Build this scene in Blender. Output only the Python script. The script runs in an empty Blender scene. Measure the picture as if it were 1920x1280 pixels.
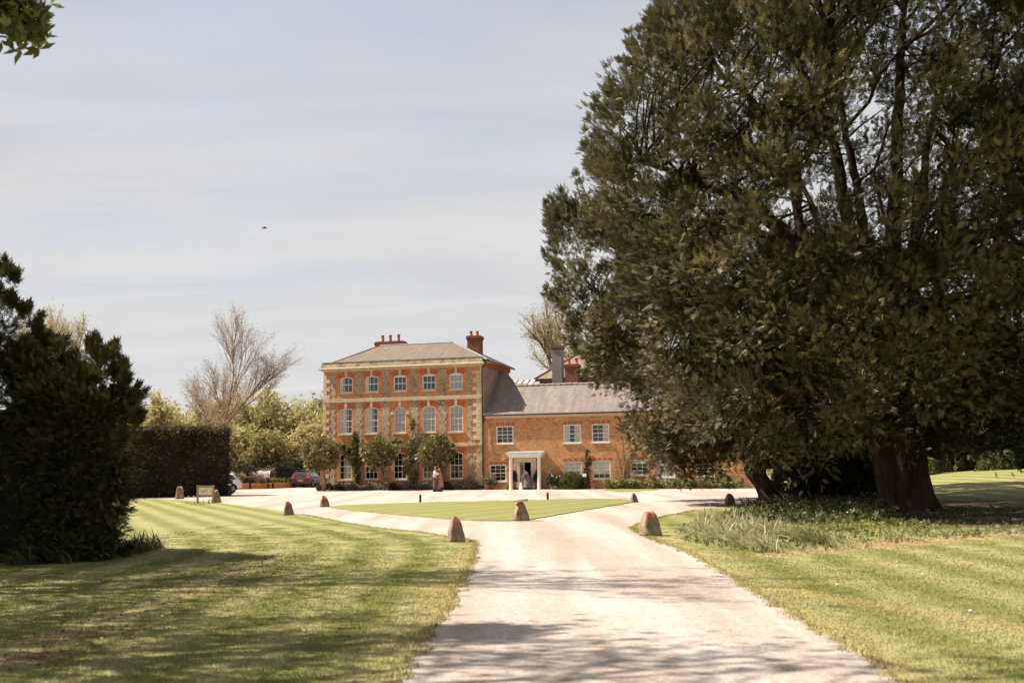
import bpy, bmesh, math, random
import numpy as np
from mathutils import Vector, Matrix
from mathutils.geometry import tessellate_polygon

R = math.radians
scn = bpy.context.scene
col = scn.collection
random.seed(7)
rng = np.random.default_rng(11)

# ------------------------------------------------------------------ camera
FPX = 2000.0                      # focal length in pixels of the 1920 wide photograph
PITCH = math.atan((876 - 640) / FPX)
ROLL = -0.011
EYE = Vector((0, 0, 1.65))
cF = Vector((0, math.cos(PITCH), math.sin(PITCH)))
cU0 = Vector((0, -math.sin(PITCH), math.cos(PITCH)))
cR0 = Vector((1, 0, 0))
cR = cR0 * math.cos(ROLL) + cU0 * math.sin(ROLL)
cU = -cR0 * math.sin(ROLL) + cU0 * math.cos(ROLL)
cd = bpy.data.cameras.new("camera")
cam = bpy.data.objects.new("camera", cd)
col.objects.link(cam)
m = Matrix((cR, cU, -cF)).transposed().to_4x4()
m.translation = EYE
cam.matrix_world = m
cd.sensor_width = 36
cd.lens = 36 * FPX / 1920
cd.clip_start = 0.1
cd.clip_end = 6000
cd.dof.use_dof = True
cd.dof.focus_distance = 60
cd.dof.aperture_fstop = 2.0
scn.camera = cam

# ------------------------------------------------------------------ light
SUN_EL = R(51)
SUN_AZ = R(172.5)          # direction towards the sun, angle from +X, counter-clockwise
SD = Vector((math.cos(SUN_EL) * math.cos(SUN_AZ), math.cos(SUN_EL) * math.sin(SUN_AZ), math.sin(SUN_EL)))
sl = bpy.data.lights.new("sun", 'SUN')
sl.energy = 5.0
sl.angle = R(0.6)
sl.color = (1.0, 0.92, 0.81)
so = bpy.data.objects.new("sun", sl)
so.rotation_euler = SD.to_track_quat('Z', 'Y').to_euler()
so.location = (-40, 0, 60)
col.objects.link(so)

w = bpy.data.worlds.new("World")
scn.world = w
w.use_nodes = True
nt = w.node_tree
nt.nodes.clear()


def N(nt, kind, **kw):
    n = nt.nodes.new(kind)
    for k, v in kw.items():
        if k == 'inp':
            for a, b in v.items():
                n.inputs[a].default_value = b
        else:
            setattr(n, k, v)
    return n


def L(nt, a, b):
    nt.links.new(a, b)


def ramp(nt, fac, stops, interp='LINEAR'):
    r = N(nt, 'ShaderNodeValToRGB')
    r.color_ramp.interpolation = interp
    el = r.color_ramp.elements
    while len(el) < len(stops):
        el.new(0.5)
    for e, (p, c) in zip(el, stops):
        e.position = p
        e.color = (c[0], c[1], c[2], 1) if not isinstance(c, (int, float)) else (c, c, c, 1)
    L(nt, fac, r.inputs[0])
    return r.outputs[0]


def mixc(nt, fac, a, b, mode='MIX'):
    x = N(nt, 'ShaderNodeMix', data_type='RGBA', blend_type=mode)
    for s, v in ((0, fac), (6, a), (7, b)):
        if isinstance(v, bpy.types.NodeSocket):
            L(nt, v, x.inputs[s])
        elif s == 0:
            x.inputs[0].default_value = v
        else:
            x.inputs[s].default_value = (v[0], v[1], v[2], 1)
    return x.outputs[2]


def mth(nt, op, a, b=None, c=None, clamp=False):
    x = N(nt, 'ShaderNodeMath', operation=op, use_clamp=clamp)
    for i, v in enumerate((a, b, c)):
        if v is None:
            continue
        if isinstance(v, bpy.types.NodeSocket):
            L(nt, v, x.inputs[i])
        else:
            x.inputs[i].default_value = v
    return x.outputs[0]


sky = N(nt, 'ShaderNodeTexSky', sky_type='NISHITA', sun_disc=False)
sky.sun_elevation = SUN_EL
sky.sun_rotation = math.atan2(SD.x, SD.y)
sky.air_density = 1.0
sky.dust_density = 2.5
sky.ozone_density = 1.0
tc = N(nt, 'ShaderNodeTexCoord')
sep = N(nt, 'ShaderNodeSeparateXYZ')
L(nt, tc.outputs['Generated'], sep.inputs[0])
# the thin cloud sheet: project the view direction on a plane overhead
zc = mth(nt, 'MAXIMUM', sep.outputs[2], 0.0)
den = mth(nt, 'ADD', zc, 0.14)
cx = mth(nt, 'DIVIDE', sep.outputs[0], den)
cy = mth(nt, 'DIVIDE', sep.outputs[1], den)
cmb = N(nt, 'ShaderNodeCombineXYZ')
L(nt, cx, cmb.inputs[0]); L(nt, cy, cmb.inputs[1])
mp = N(nt, 'ShaderNodeMapping')
mp.inputs['Rotation'].default_value = (0, 0, R(-20))
mp.inputs['Scale'].default_value = (0.5, 1.15, 1)
L(nt, cmb.outputs[0], mp.inputs[0])
n1 = N(nt, 'ShaderNodeTexNoise', inp={'Scale': 1.1, 'Detail': 6.0, 'Roughness': 0.52, 'Distortion': 0.5})
L(nt, mp.outputs[0], n1.inputs['Vector'])
n2 = N(nt, 'ShaderNodeTexNoise', inp={'Scale': 3.2, 'Detail': 5.0, 'Roughness': 0.55, 'Distortion': 0.9})
L(nt, mp.outputs[0], n2.inputs['Vector'])
cl = mth(nt, 'ADD', mth(nt, 'MULTIPLY', n1.outputs[0], 0.72), mth(nt, 'MULTIPLY', n2.outputs[0], 0.28))
mask = ramp(nt, cl, [(0.40, 0.80), (0.52, 0.93), (0.62, 1.0)])
hz = ramp(nt, zc, [(0.0, 0.14), (0.12, 0.10), (0.45, 0.0)])
mask2 = mth(nt, 'ADD', mask, hz, clamp=True)
cloudc = ramp(nt, zc, [(0.0, (3.62, 3.57, 3.53)), (0.16, (3.36, 3.37, 3.42)), (0.45, (2.80, 2.87, 3.08)), (1.0, (2.3, 2.38, 2.65))])
st1 = N(nt, 'ShaderNodeTexNoise', inp={'Scale': 2.2, 'Detail': 8.0, 'Roughness': 0.58, 'Distortion': 0.7})
mp2 = N(nt, 'ShaderNodeMapping')
mp2.inputs['Rotation'].default_value = (0, 0, R(-27))
mp2.inputs['Scale'].default_value = (0.45, 1.35, 1)
L(nt, cmb.outputs[0], mp2.inputs[0]); L(nt, mp2.outputs[0], st1.inputs['Vector'])
cloudc = mixc(nt, 1.0, cloudc, ramp(nt, mth(nt, 'ADD', mth(nt, 'MULTIPLY', st1.outputs[0], .6), mth(nt, 'MULTIPLY', n1.outputs[0], .4)), [(0.36, (0.90, 0.915, 0.945)), (0.5, (1.0, 1.0, 1.0)), (0.64, (1.09, 1.085, 1.07))]), 'MULTIPLY')
skyc = mixc(nt, mask2, sky.outputs[0], cloudc)
bg = N(nt, 'ShaderNodeBackground', inp={'Strength': 0.1})
L(nt, skyc, bg.inputs[0])
wo = N(nt, 'ShaderNodeOutputWorld')
L(nt, bg.outputs[0], wo.inputs[0])

vs = scn.view_settings
scn.display_settings.display_device = 'sRGB'
vs.view_transform = 'Standard'
vs.look = 'None'
vs.gamma = 1.0
vs.use_curve_mapping = False
vs.exposure = 1.08
scn.cycles.max_bounces = 6
scn.cycles.transparent_max_bounces = 12


# ------------------------------------------------------------------ helpers
def ray(px, py):
    return cF * FPX + cR * (px - 960) - cU * (py - 640)


def G(px, py, z=0.0):
    """the point of the ground plane seen at a pixel of the photograph"""
    r = ray(px, py)
    t = (z - EYE.z) / r.z
    return EYE + r * t


def AT(px, py, Y):
    """the point at depth Y seen at a pixel"""
    r = ray(px, py)
    return EYE + r * (Y / r.y)


TH = R(16.5)
P0 = Vector((-2.359, 82.046, 0))
HD = Vector((math.cos(TH), -math.sin(TH), 0))
HN = Vector((math.sin(TH), math.cos(TH), 0))


def FC(px, py, off=0.0):
    """(u, z) on the house's front plane, off metres behind it"""
    r = ray(px, py)
    P = P0 + HN * off
    t = (P - EYE).dot(HN) / r.dot(HN)
    X = EYE + r * t
    return (X - P0).dot(HD), X.z


def HW(u, v, z=0.0):
    return P0 + HD * u + HN * v + Vector((0, 0, z))


def smooth(t):
    t = np.clip(t, 0, 1)
    return t * t * (3 - 2 * t)


def hgt(x, y):
    st = 8 + 0.25 * np.maximum(np.asarray(y, float) - 37, 0)
    return 1.2 * smooth((np.asarray(x, float) - st) / 16) * smooth((np.asarray(y, float) - 25) / 40)


def tag(o, label=None, cat=None, group=None, kind=None):
    if label: o['label'] = label
    if cat: o['category'] = cat
    if group: o['group'] = group
    if kind: o['kind'] = kind
    return o


def thing(name, label, cat, loc=(0, 0, 0), rz=0.0, group=None, kind=None):
    o = bpy.data.objects.new(name, None)
    o.empty_display_size = 0.3
    o.location = loc
    o.rotation_euler = (0, 0, rz)
    col.objects.link(o)
    return tag(o, label, cat, group, kind)


def link(name, me, mat=None, parent=None, loc=None, rot=None, scale=None):
    o = bpy.data.objects.new(name, me)
    col.objects.link(o)
    if mat is not None and len(me.materials) == 0:
        me.materials.append(mat)
    if parent is not None: o.parent = parent
    if loc is not None: o.location = loc
    if rot is not None: o.rotation_euler = rot
    if scale is not None: o.scale = scale
    return o


def copy_tree(o, parent=None):
    c = o.copy()
    col.objects.link(c)
    if parent is not None: c.parent = parent
    for ch in list(o.children):
        copy_tree(ch, c)
    return c


class MB:
    """collects shapes for one mesh"""

    def __init__(s):
        s.v = []; s.f = []

    def add(s, vs_, fs):
        b = len(s.v)
        s.v += [tuple(p) for p in vs_]
        s.f += [tuple(i + b for i in f) for f in fs]
        return s

    def box(s, x0, x1, y0, y1, z0, z1):
        vs_ = [(x0, y0, z0), (x1, y0, z0), (x1, y1, z0), (x0, y1, z0), (x0, y0, z1), (x1, y0, z1), (x1, y1, z1), (x0, y1, z1)]
        return s.add(vs_, [(0, 3, 2, 1), (4, 5, 6, 7), (0, 1, 5, 4), (1, 2, 6, 5), (2, 3, 7, 6), (3, 0, 4, 7)])

    def prism(s, poly, y0, y1):
        """poly in (x, z), extruded from y0 to y1"""
        n = len(poly)
        vs_ = [(x, y0, z) for x, z in poly] + [(x, y1, z) for x, z in poly]
        fs = [tuple(range(n)), tuple(range(2 * n - 1, n - 1, -1))]
        fs += [(i, i + n, (i + 1) % n + n, (i + 1) % n) for i in range(n)]
        return s.add(vs_, fs)

    def ring(s, outer, inner, y0, y1):
        """a frame between two outlines of the same number of points (x, z)"""
        n = len(outer)
        vs_ = [(x, y0, z) for x, z in outer] + [(x, y0, z) for x, z in inner] + [(x, y1, z) for x, z in outer] + [(x, y1, z) for x, z in inner]
        fs = []
        for i in range(n):
            j = (i + 1) % n
            fs += [(i, j, n + j, n + i), (2 * n + i, 3 * n + i, 3 * n + j, 2 * n + j), (i, 2 * n + i, 2 * n + j, j), (n + i, n + j, 3 * n + j, 3 * n + i)]
        return s.add(vs_, fs)

    def tube(s, pts, rad, n=6, cap=True):
        pts = [Vector(p) for p in pts]
        if isinstance(rad, (int, float)): rad = [rad] * len(pts)
        b = len(s.v)
        prev = None
        for i, p in enumerate(pts):
            t = (pts[min(i + 1, len(pts) - 1)] - pts[max(i - 1, 0)])
            if t.length < 1e-6: t = Vector((0, 0, 1))
            t.normalize()
            if prev is None:
                a = t.orthogonal().normalized()
            else:
                a = (prev - t * prev.dot(t))
                a = a.normalized() if a.length > 1e-5 else t.orthogonal().normalized()
            prev = a
            c = t.cross(a)
            for k in range(n):
                q = 2 * math.pi * k / n
                s.v.append(tuple(p + (a * math.cos(q) + c * math.sin(q)) * rad[i]))
        for i in range(len(pts) - 1):
            for k in range(n):
                k2 = (k + 1) % n
                s.f.append((b + i * n + k, b + i * n + k2, b + (i + 1) * n + k2, b + (i + 1) * n + k))
        if cap:
            s.f.append(tuple(b + k for k in range(n - 1, -1, -1)))
            e = b + (len(pts) - 1) * n
            s.f.append(tuple(e + k for k in range(n)))
        return s

    def lathe(s, prof, n=16, c=(0, 0, 0)):
        b = len(s.v)
        for r_, z in prof:
            for k in range(n):
                q = 2 * math.pi * k / n
                s.v.append((c[0] + r_ * math.cos(q), c[1] + r_ * math.sin(q), c[2] + z))
        for i in range(len(prof) - 1):
            for k in range(n):
                k2 = (k + 1) % n
                s.f.append((b + i * n + k, b + i * n + k2, b + (i + 1) * n + k2, b + (i + 1) * n + k))
        s.f.append(tuple(b + k for k in range(n - 1, -1, -1)))
        e = b + (len(prof) - 1) * n
        s.f.append(tuple(e + k for k in range(n)))
        return s

    def mesh(s, name, mat=None, smooth_=False):
        me = bpy.data.meshes.new(name)
        me.from_pydata(s.v, [], s.f)
        if smooth_:
            me.polygons.foreach_set('use_smooth', [True] * len(me.polygons))
        if mat is not None: me.materials.append(mat)
        me.update()
        return me

    def build(s, name, mat=None, parent=None, smooth_=False, bevel=0.0, **kw):
        me = s.mesh(name, mat, smooth_)
        if bevel > 0:
            bm = bmesh.new(); bm.from_mesh(me)
            bmesh.ops.remove_doubles(bm, verts=bm.verts, dist=1e-5)
            bmesh.ops.recalc_face_normals(bm, faces=bm.faces)
            bmesh.ops.bevel(bm, geom=bm.edges[:], offset=bevel, segments=1, affect='EDGES')
            bm.to_mesh(me); bm.free()
        return link(name, me, mat, parent, **kw)


def np_mesh(name, V, F, mat, tint=None):
    """mesh from numpy arrays; F is (n, 3)"""
    me = bpy.data.meshes.new(name)
    V = np.ascontiguousarray(V, np.float32); F = np.ascontiguousarray(F, np.int32)
    me.vertices.add(len(V)); me.vertices.foreach_set('co', V.ravel())
    me.loops.add(F.size); me.loops.foreach_set('vertex_index', F.ravel())
    me.polygons.add(len(F))
    me.polygons.foreach_set('loop_start', np.arange(0, F.size, 3, dtype=np.int32))
    me.polygons.foreach_set('loop_total', np.full(len(F), 3, np.int32))
    if tint is not None:
        at = me.attributes.new('tint', 'FLOAT', 'POINT')
        at.data.foreach_set('value', np.ascontiguousarray(tint, np.float32))
    me.materials.append(mat)
    me.update(calc_edges=True)
    return me


def unit(a):
    return a / np.maximum(np.linalg.norm(a, axis=-1, keepdims=True), 1e-9)


def scatter(name, mat, P, D, S, tmpl, parent=None, tint=None, flat=0.0, loc=None):
    """copies of a template (list of triangles along +Y, blade in XY) at points P, pointing along D, sizes S, as ONE mesh"""
    TV, TF = tmpl
    n = len(P)
    D = unit(np.asarray(D, float))
    rnd = rng.normal(size=(n, 3))
    if flat > 0:
        rnd = rnd * (1 - flat) + np.array([0, 0, 1.0]) * flat * 3
    Z = unit(np.cross(D, np.cross(rnd, D) + 1e-6))
    Z = unit(rnd - D * np.sum(rnd * D, axis=1, keepdims=True))
    X = np.cross(D, Z)
    M = np.stack([X, D, Z], axis=1)             # rows: template x, y, z axis
    V = np.einsum('ki,nij->nkj', TV, M) * np.asarray(S, float)[:, None, None] + np.asarray(P)[:, None, :]
    F = (TF[None] + (np.arange(n) * len(TV))[:, None, None]).reshape(-1, 3)
    if tint is None: tint = rng.random(n)
    T = np.repeat(tint, len(TV)) + rng.normal(size=n * len(TV)) * 0.03
    me = np_mesh(name, V.reshape(-1, 3), F, mat, T)
    return link(name, me, None, parent, loc=loc)


def t_spray(k=7, ln=1.0, wd=0.16, spread=0.9, droop=0.25, seed=0):
    """a shoot: needled twiglets fanning from a stem along +Y"""
    r = np.random.default_rng(seed)
    V = []; F = []
    for i in range(k):
        t = i / max(k - 1, 1)
        base = np.array([0, 0.62 * t * ln, 0])
        if i == k - 1:
            ang = 0.0; l = 0.45 * ln
        else:
            ang = spread * (1 if i % 2 else -1) * (0.75 + 0.4 * r.random()); l = ln * (0.5 - 0.2 * t) * (0.8 + 0.4 * r.random())
        d = np.array([math.sin(ang), math.cos(ang), -droop * (0.2 + r.random())]); d /= np.linalg.norm(d)
        s = np.array([math.cos(ang), -math.sin(ang), 0.3 * (r.random() - .5)]) * wd * (0.7 + 0.5 * r.random()) * 0.5
        b = len(V)
        V += [base - s * 0.9, base + s * 0.9 + d * l * 0.12, base + d * l]
        F += [(b, b + 1, b + 2)]
    return np.array(V), np.array(F)


def t_tuft(k=4, wd=0.2, seed=0):
    """k single pointed leaves from a point, tris only"""
    r = np.random.default_rng(seed)
    V = []; F = []
    for i in range(k):
        a = (i / k * 2 - 1) * 0.95 + r.normal() * 0.2
        b_ = r.normal() * 0.45
        d = np.array([math.sin(a), math.cos(a), math.sin(b_)]); d /= np.linalg.norm(d)
        s = np.cross(d, [0, 0.2, 1]); s = s / np.linalg.norm(s) * wd * 0.5
        l = 0.7 + 0.5 * r.random()
        o = d * 0.12 * r.random()
        b = len(V)
        V += [o, o + d * l * 0.5 + s, o + d * l, o + d * l * 0.5 - s]
        F += [(b, b + 1, b + 2), (b, b + 2, b + 3)]
    return np.array(V), np.array(F)


def t_leaf(wd=0.5):
    V = np.array([[0, 0, 0], [wd / 2, .5, .06], [0, 1, -0.05], [-wd / 2, .5, .06]])
    return V, np.array([[0, 1, 2], [0, 2, 3]])


def t_tri(wd=0.6):
    return np.array([[-wd / 2, 0, 0], [wd / 2, 0.2, 0], [0, 1, 0]]), np.array([[0, 1, 2]])


# ------------------------------------------------------------------ materials
def mat(name):
    m_ = bpy.data.materials.new(name)
    m_.use_nodes = True
    nt_ = m_.node_tree
    b = nt_.nodes['Principled BSDF']
    return m_, nt_, b


def base_in(nt_, kind='Object'):
    t = N(nt_, 'ShaderNodeTexCoord')
    return t.outputs[kind]


def noise(nt_, vec, scale, detail=4, rough=0.55, dist=0.0):
    n = N(nt_, 'ShaderNodeTexNoise', inp={'Scale': scale, 'Detail': detail, 'Roughness': rough, 'Distortion': dist})
    L(nt_, vec, n.inputs['Vector'])
    return n.outputs[0]


def bump(nt_, b, h, strength=0.4, dist=0.02):
    n = N(nt_, 'ShaderNodeBump', inp={'Strength': strength, 'Distance': dist})
    L(nt_, h, n.inputs['Height'])
    L(nt_, n.outputs[0], b.inputs['Normal'])


def simple(name, c, rough=0.7, var=0.25, scale=6.0, metal=0.0, spec=0.3, bmp=0.0, c2=None, coat=0.0):
    m_, t, b = mat(name)
    v = base_in(t)
    n = noise(t, v, scale)
    c2 = c2 or tuple(x * (1 - var) for x in c)
    cc = ramp(t, n, [(0.32, c2), (0.68, c)])
    L(t, cc, b.inputs['Base Color'])
    b.inputs['Roughness'].default_value = rough
    b.inputs['Metallic'].default_value = metal
    b.inputs['Specular IOR Level'].default_value = spec
    b.inputs['Coat Weight'].default_value = coat
    if bmp: bump(t, b, noise(t, v, scale * 4), bmp, 0.01)
    return m_


def leafmat(name, dark, light, trans=0.25, rough=0.55, spec=0.25, tip=None):
    m_, t, b = mat(name)
    at = N(t, 'ShaderNodeAttribute', attribute_name='tint')
    stops = [(0.15, dark), (0.85, light)]
    if tip: stops.append((1.0, tip))
    cc = ramp(t, at.outputs['Fac'], stops)
    L(t, cc, b.inputs['Base Color'])
    b.inputs['Roughness'].default_value = rough
    b.inputs['Specular IOR Level'].default_value = spec
    tr = N(t, 'ShaderNodeBsdfTranslucent')
    L(t, mixc(t, 1.0, cc, (1.15, 1.12, 0.75), 'MULTIPLY'), tr.inputs[0])
    mx = N(t, 'ShaderNodeMixShader', inp={0: trans})
    L(t, b.outputs[0], mx.inputs[1]); L(t, tr.outputs[0], mx.inputs[2])
    L(t, mx.outputs[0], t.nodes['Material Output'].inputs[0])
    return m_


def brickmat(name, c1, c2, c3, mortar, patch=0.5, dirt=(0.12, 0.07, 0.04)):
    m_, t, b = mat(name)
    v = base_in(t)
    s = N(t, 'ShaderNodeSeparateXYZ'); L(t, v, s.inputs[0])
    c = N(t, 'ShaderNodeCombineXYZ')
    L(t, mth(t, 'ADD', s.outputs[0], s.outputs[1]), c.inputs[0]); L(t, s.outputs[2], c.inputs[1])
    br = N(t, 'ShaderNodeTexBrick', offset=0.5)
    br.inputs['Scale'].default_value = 1.0
    br.inputs['Brick Width'].default_value = 0.225
    br.inputs['Row Height'].default_value = 0.075
    br.inputs['Mortar Size'].default_value = 0.007
    br.inputs['Mortar Smooth'].default_value = 0.3
    br.inputs['Bias'].default_value = 0.0
    br.inputs['Color1'].default_value = (0, 0, 0, 1); br.inputs['Color2'].default_value = (1, 1, 1, 1); br.inputs['Mortar'].default_value = (.5, .5, .5, 1)
    L(t, c.outputs[0], br.inputs['Vector'])
    bc = ramp(t, br.outputs['Color'], [(0.0, c2), (0.45, c1), (0.8, c1), (1.0, c3)])
    mo = mixc(t, br.outputs['Fac'], bc, mortar)
    p = noise(t, v, 0.9, 5, 0.6, 0.4)
    pr = ramp(t, p, [(0.35, 0.0), (0.7, 1.0)])
    x = mixc(t, mth(t, 'MULTIPLY', pr, patch), mo, c3)
    f = noise(t, v, 4.5, 6, 0.8)
    x = mixc(t, mth(t, 'MULTIPLY', ramp(t, f, [(0.48, 0.0), (0.68, 1.0)]), 0.6), x, dirt)
    g = noise(t, v, 22, 2, 0.6)
    x = mixc(t, 0.55, x, ramp(t, g, [(0.3, (0.55, 0.55, 0.55)), (0.7, (1.35, 1.3, 1.25))]), 'MULTIPLY')
    L(t, x, b.inputs['Base Color'])
    b.inputs['Roughness'].default_value = 0.9
    b.inputs['Specular IOR Level'].default_value = 0.15
    h = mth(t, 'ADD', mth(t, 'MULTIPLY', br.outputs['Fac'], -1.0), mth(t, 'MULTIPLY', g, 0.5))
    bump(t, b, h, 0.5, 0.012)
    return m_


def flintmat(name):
    m_, t, b = mat(name)
    v = base_in(t)
    vo = N(t, 'ShaderNodeTexVoronoi', inp={'Scale': 11.5, 'Randomness': 1.0}); L(t, v, vo.inputs['Vector'])
    ve = N(t, 'ShaderNodeTexVoronoi', feature='DISTANCE_TO_EDGE', inp={'Scale': 11.5}); L(t, v, ve.inputs['Vector'])
    s = N(t, 'ShaderNodeSeparateColor'); L(t, vo.outputs['Color'], s.inputs[0])
    c = ramp(t, s.outputs[0], [(0.0, (0.06, 0.045, 0.045)), (0.2, (0.22, 0.14, 0.10)), (0.5, (0.36, 0.25, 0.16)), (0.72, (0.48, 0.35, 0.22)), (0.86, (0.52, 0.19, 0.07))], 'CONSTANT')
    e = ramp(t, ve.outputs[0], [(0.02, 0.0), (0.12, 1.0)])
    c = mixc(t, e, (0.40, 0.31, 0.2), c)
    p = noise(t, v, 0.8, 3)
    c = mixc(t, ramp(t, p, [(0.45, 0.0), (0.62, 0.55)]), c, (0.42, 0.33, 0.2))
    L(t, c, b.inputs['Base Color'])
    b.inputs['Roughness'].default_value = 0.75
    bump(t, b, e, 0.7, 0.03)
    return m_


def slatemat(name, c1, c2, lichen, roww=0.2, roh=0.16, slope=1.3, lich=0.5):
    m_, t, b = mat(name)
    v = base_in(t)
    s = N(t, 'ShaderNodeSeparateXYZ'); L(t, v, s.inputs[0])
    c = N(t, 'ShaderNodeCombineXYZ')
    L(t, s.outputs[0], c.inputs[0]); L(t, mth(t, 'MULTIPLY', s.outputs[1], slope), c.inputs[1])
    br = N(t, 'ShaderNodeTexBrick', offset=0.5)
    br.inputs['Scale'].default_value = 1.0
    br.inputs['Brick Width'].default_value = roww
    br.inputs['Row Height'].default_value = roh
    br.inputs['Mortar Size'].default_value = 0.012
    br.inputs['Color1'].default_value = (*c1, 1); br.inputs['Color2'].default_value = (*c2, 1)
    br.inputs['Mortar'].default_value = (*[x * 0.45 for x in c1], 1)
    L(t, c.outputs[0], br.inputs['Vector'])
    n = noise(t, v, 1.6, 6, 0.65, 0.5)
    x = mixc(t, mth(t, 'MULTIPLY', ramp(t, n, [(0.42, 0.0), (0.68, 1.0)]), lich), br.outputs['Color'], lichen)
    # rain streaks down the slope
    mp_ = N(t, 'ShaderNodeMapping'); mp_.inputs['Scale'].default_value = (2.2, 0.18, 0.18); L(t, v, mp_.inputs[0])
    st = noise(t, mp_.outputs[0], 1.6, 4, 0.6)
    x = mixc(t, 0.55, x, ramp(t, st, [(0.3, (0.62, 0.58, 0.52)), (0.65, (1.15, 1.13, 1.12))]), 'MULTIPLY')
    g = noise(t, v, 16, 3, 0.6)
    x = mixc(t, 0.35, x, ramp(t, g, [(0.3, (0.6, 0.6, 0.6)), (0.7, (1.3, 1.3, 1.3))]), 'MULTIPLY')
    L(t, x, b.inputs['Base Color'])
    b.inputs['Roughness'].default_value = 0.75
    bump(t, b, mth(t, 'ADD', mth(t, 'MULTIPLY', br.outputs['Fac'], -1.0), g), 0.5, 0.02)
    return m_


M = {}
M['brick'] = brickmat('orange_brick', (0.56, 0.195, 0.07), (0.36, 0.11, 0.05), (0.62, 0.29, 0.11), (0.48, 0.28, 0.16), 0.45, (0.28, 0.11, 0.06))
M['brick_red'] = brickmat('red_rubbed_brick', (0.44, 0.115, 0.052), (0.34, 0.08, 0.04), (0.5, 0.15, 0.062), (0.42, 0.18, 0.1), 0.2, (0.2, 0.06, 0.03))
M['brick_wing'] = brickmat('mottled_brown_brick', (0.54, 0.21, 0.085), (0.27, 0.105, 0.06), (0.60, 0.37, 0.17), (0.46, 0.34, 0.22), 0.75, (0.20, 0.10, 0.06))
M['brick_dark'] = brickmat('dark_red_brick', (0.22, 0.07, 0.042), (0.13, 0.045, 0.032), (0.32, 0.13, 0.07), (0.25, 0.15, 0.11), 0.3, (0.09, 0.045, 0.035))
M['flint'] = flintmat('flint')
M['stone'] = simple('limestone', (0.54, 0.43, 0.29), 0.85, scale=3.0, bmp=0.3, c2=(0.38, 0.29, 0.19))
M['quoin'] = simple('pale_quoin_stone', (0.60, 0.51, 0.38), 0.85, scale=3.5, bmp=0.3, c2=(0.44, 0.35, 0.22))
M['quoin2'] = simple('yellow_quoin_stone', (0.56, 0.44, 0.27), 0.85, scale=3.5, bmp=0.3, c2=(0.42, 0.31, 0.18))


def parapetmat():
    m_, t, b = mat('lichened_parapet_stone')
    v = base_in(t)
    n = noise(t, v, 2.2, 6, 0.7, 0.3)
    c = ramp(t, n, [(0.35, (0.16, 0.125, 0.08)), (0.5, (0.33, 0.26, 0.165)), (0.68, (0.45, 0.365, 0.24))])
    s = noise(t, v, 3.0, 6, 0.75)
    c = mixc(t, ramp(t, s, [(0.54, 0.0), (0.64, 0.85)]), c, (0.09, 0.07, 0.045))
    y = noise(t, v, 1.3, 5, 0.7)
    c = mixc(t, ramp(t, y, [(0.58, 0.0), (0.75, 0.5)]), c, (0.42, 0.34, 0.12))
    L(t, c, b.inputs['Base Color']); b.inputs['Roughness'].default_value = 0.9
    bump(t, b, s, 0.4, 0.02)
    return m_


M['parapet'] = parapetmat()
M['slate_main'] = slatemat('brown_stone_slate', (0.175, 0.135, 0.10), (0.125, 0.098, 0.078), (0.25, 0.155, 0.06), 0.24, 0.17, 1.15, 0.45)
M['slate_wing'] = slatemat('grey_slate', (0.225, 0.183, 0.160), (0.17, 0.14, 0.125), (0.30, 0.235, 0.165), 0.3, 0.16, 1.3, 0.4)
M['lead'] = simple('lead', (0.36, 0.35, 0.37), 0.5, scale=5, c2=(0.2, 0.19, 0.2))
M['white'] = simple('white_paint', (0.74, 0.70, 0.63), 0.45, var=0.08, scale=4, spec=0.4)
M['cream'] = simple('cream_paint', (0.66, 0.56, 0.42), 0.5, var=0.1, scale=3, spec=0.4)
M['black_metal'] = simple('black_cast_iron', (0.02, 0.018, 0.02), 0.45, scale=8, spec=0.4)
M['terracotta'] = simple('terracotta', (0.42, 0.17, 0.10), 0.8, scale=6, bmp=0.2, c2=(0.36, 0.11, 0.06))
M['render'] = simple('buff_render', (0.34, 0.245, 0.18), 0.9, scale=1.2, c2=(0.22, 0.15, 0.11))
M['rough_grey'] = simple('grey_roughcast', (0.30, 0.26, 0.235), 0.95, scale=9, bmp=0.5, c2=(0.18, 0.15, 0.135))
M['room'] = simple('unlit_room', (0.035, 0.028, 0.028), 0.9)  # near black: the gloom of unlit rooms put into the colour
M['curtain'] = simple('linen_curtain', (0.70, 0.60, 0.46), 0.9, scale=2, var=0.2)
M['net'] = simple('net_curtain', (0.46, 0.39, 0.32), 0.9, scale=2, var=0.3)
M['blind'] = simple('cream_blind', (0.70, 0.64, 0.55), 0.8, scale=1, var=0.06)
M['grey_blind'] = simple('grey_blind', (0.34, 0.33, 0.33), 0.6, scale=1, var=0.06)
M['timber'] = simple('new_timber', (0.50, 0.22, 0.085), 0.7, scale=5, c2=(0.36, 0.14, 0.05))
M['oak'] = simple('weathered_oak', (0.42, 0.28, 0.17), 0.8, scale=8, c2=(0.26, 0.16, 0.1), bmp=0.2)
M['tyre'] = simple('tyre_rubber', (0.018, 0.018, 0.018), 0.85)
M['alloy'] = simple('alloy_rim', (0.35, 0.34, 0.34), 0.35, metal=0.9)
M['car_dark'] = simple('metallic_brown_grey_paint', (0.075, 0.036, 0.030), 0.4, var=0.05, metal=0.0, spec=0.35, coat=0.2)
M['car_white'] = simple('white_car_paint', (0.70, 0.66, 0.63), 0.25, var=0.02, spec=0.5, coat=1.0)
M['trim'] = simple('black_plastic_trim', (0.02, 0.02, 0.022), 0.6)
M['red_lens'] = simple('red_lamp_lens', (0.65, 0.05, 0.02), 0.15, var=0.3, scale=12, spec=0.6, coat=1.0)
M['plate'] = simple('yellow_number_plate', (0.70, 0.42, 0.12), 0.4, var=0.1)
M['chrome'] = simple('chrome', (0.6, 0.6, 0.6), 0.2, metal=1.0)


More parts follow.
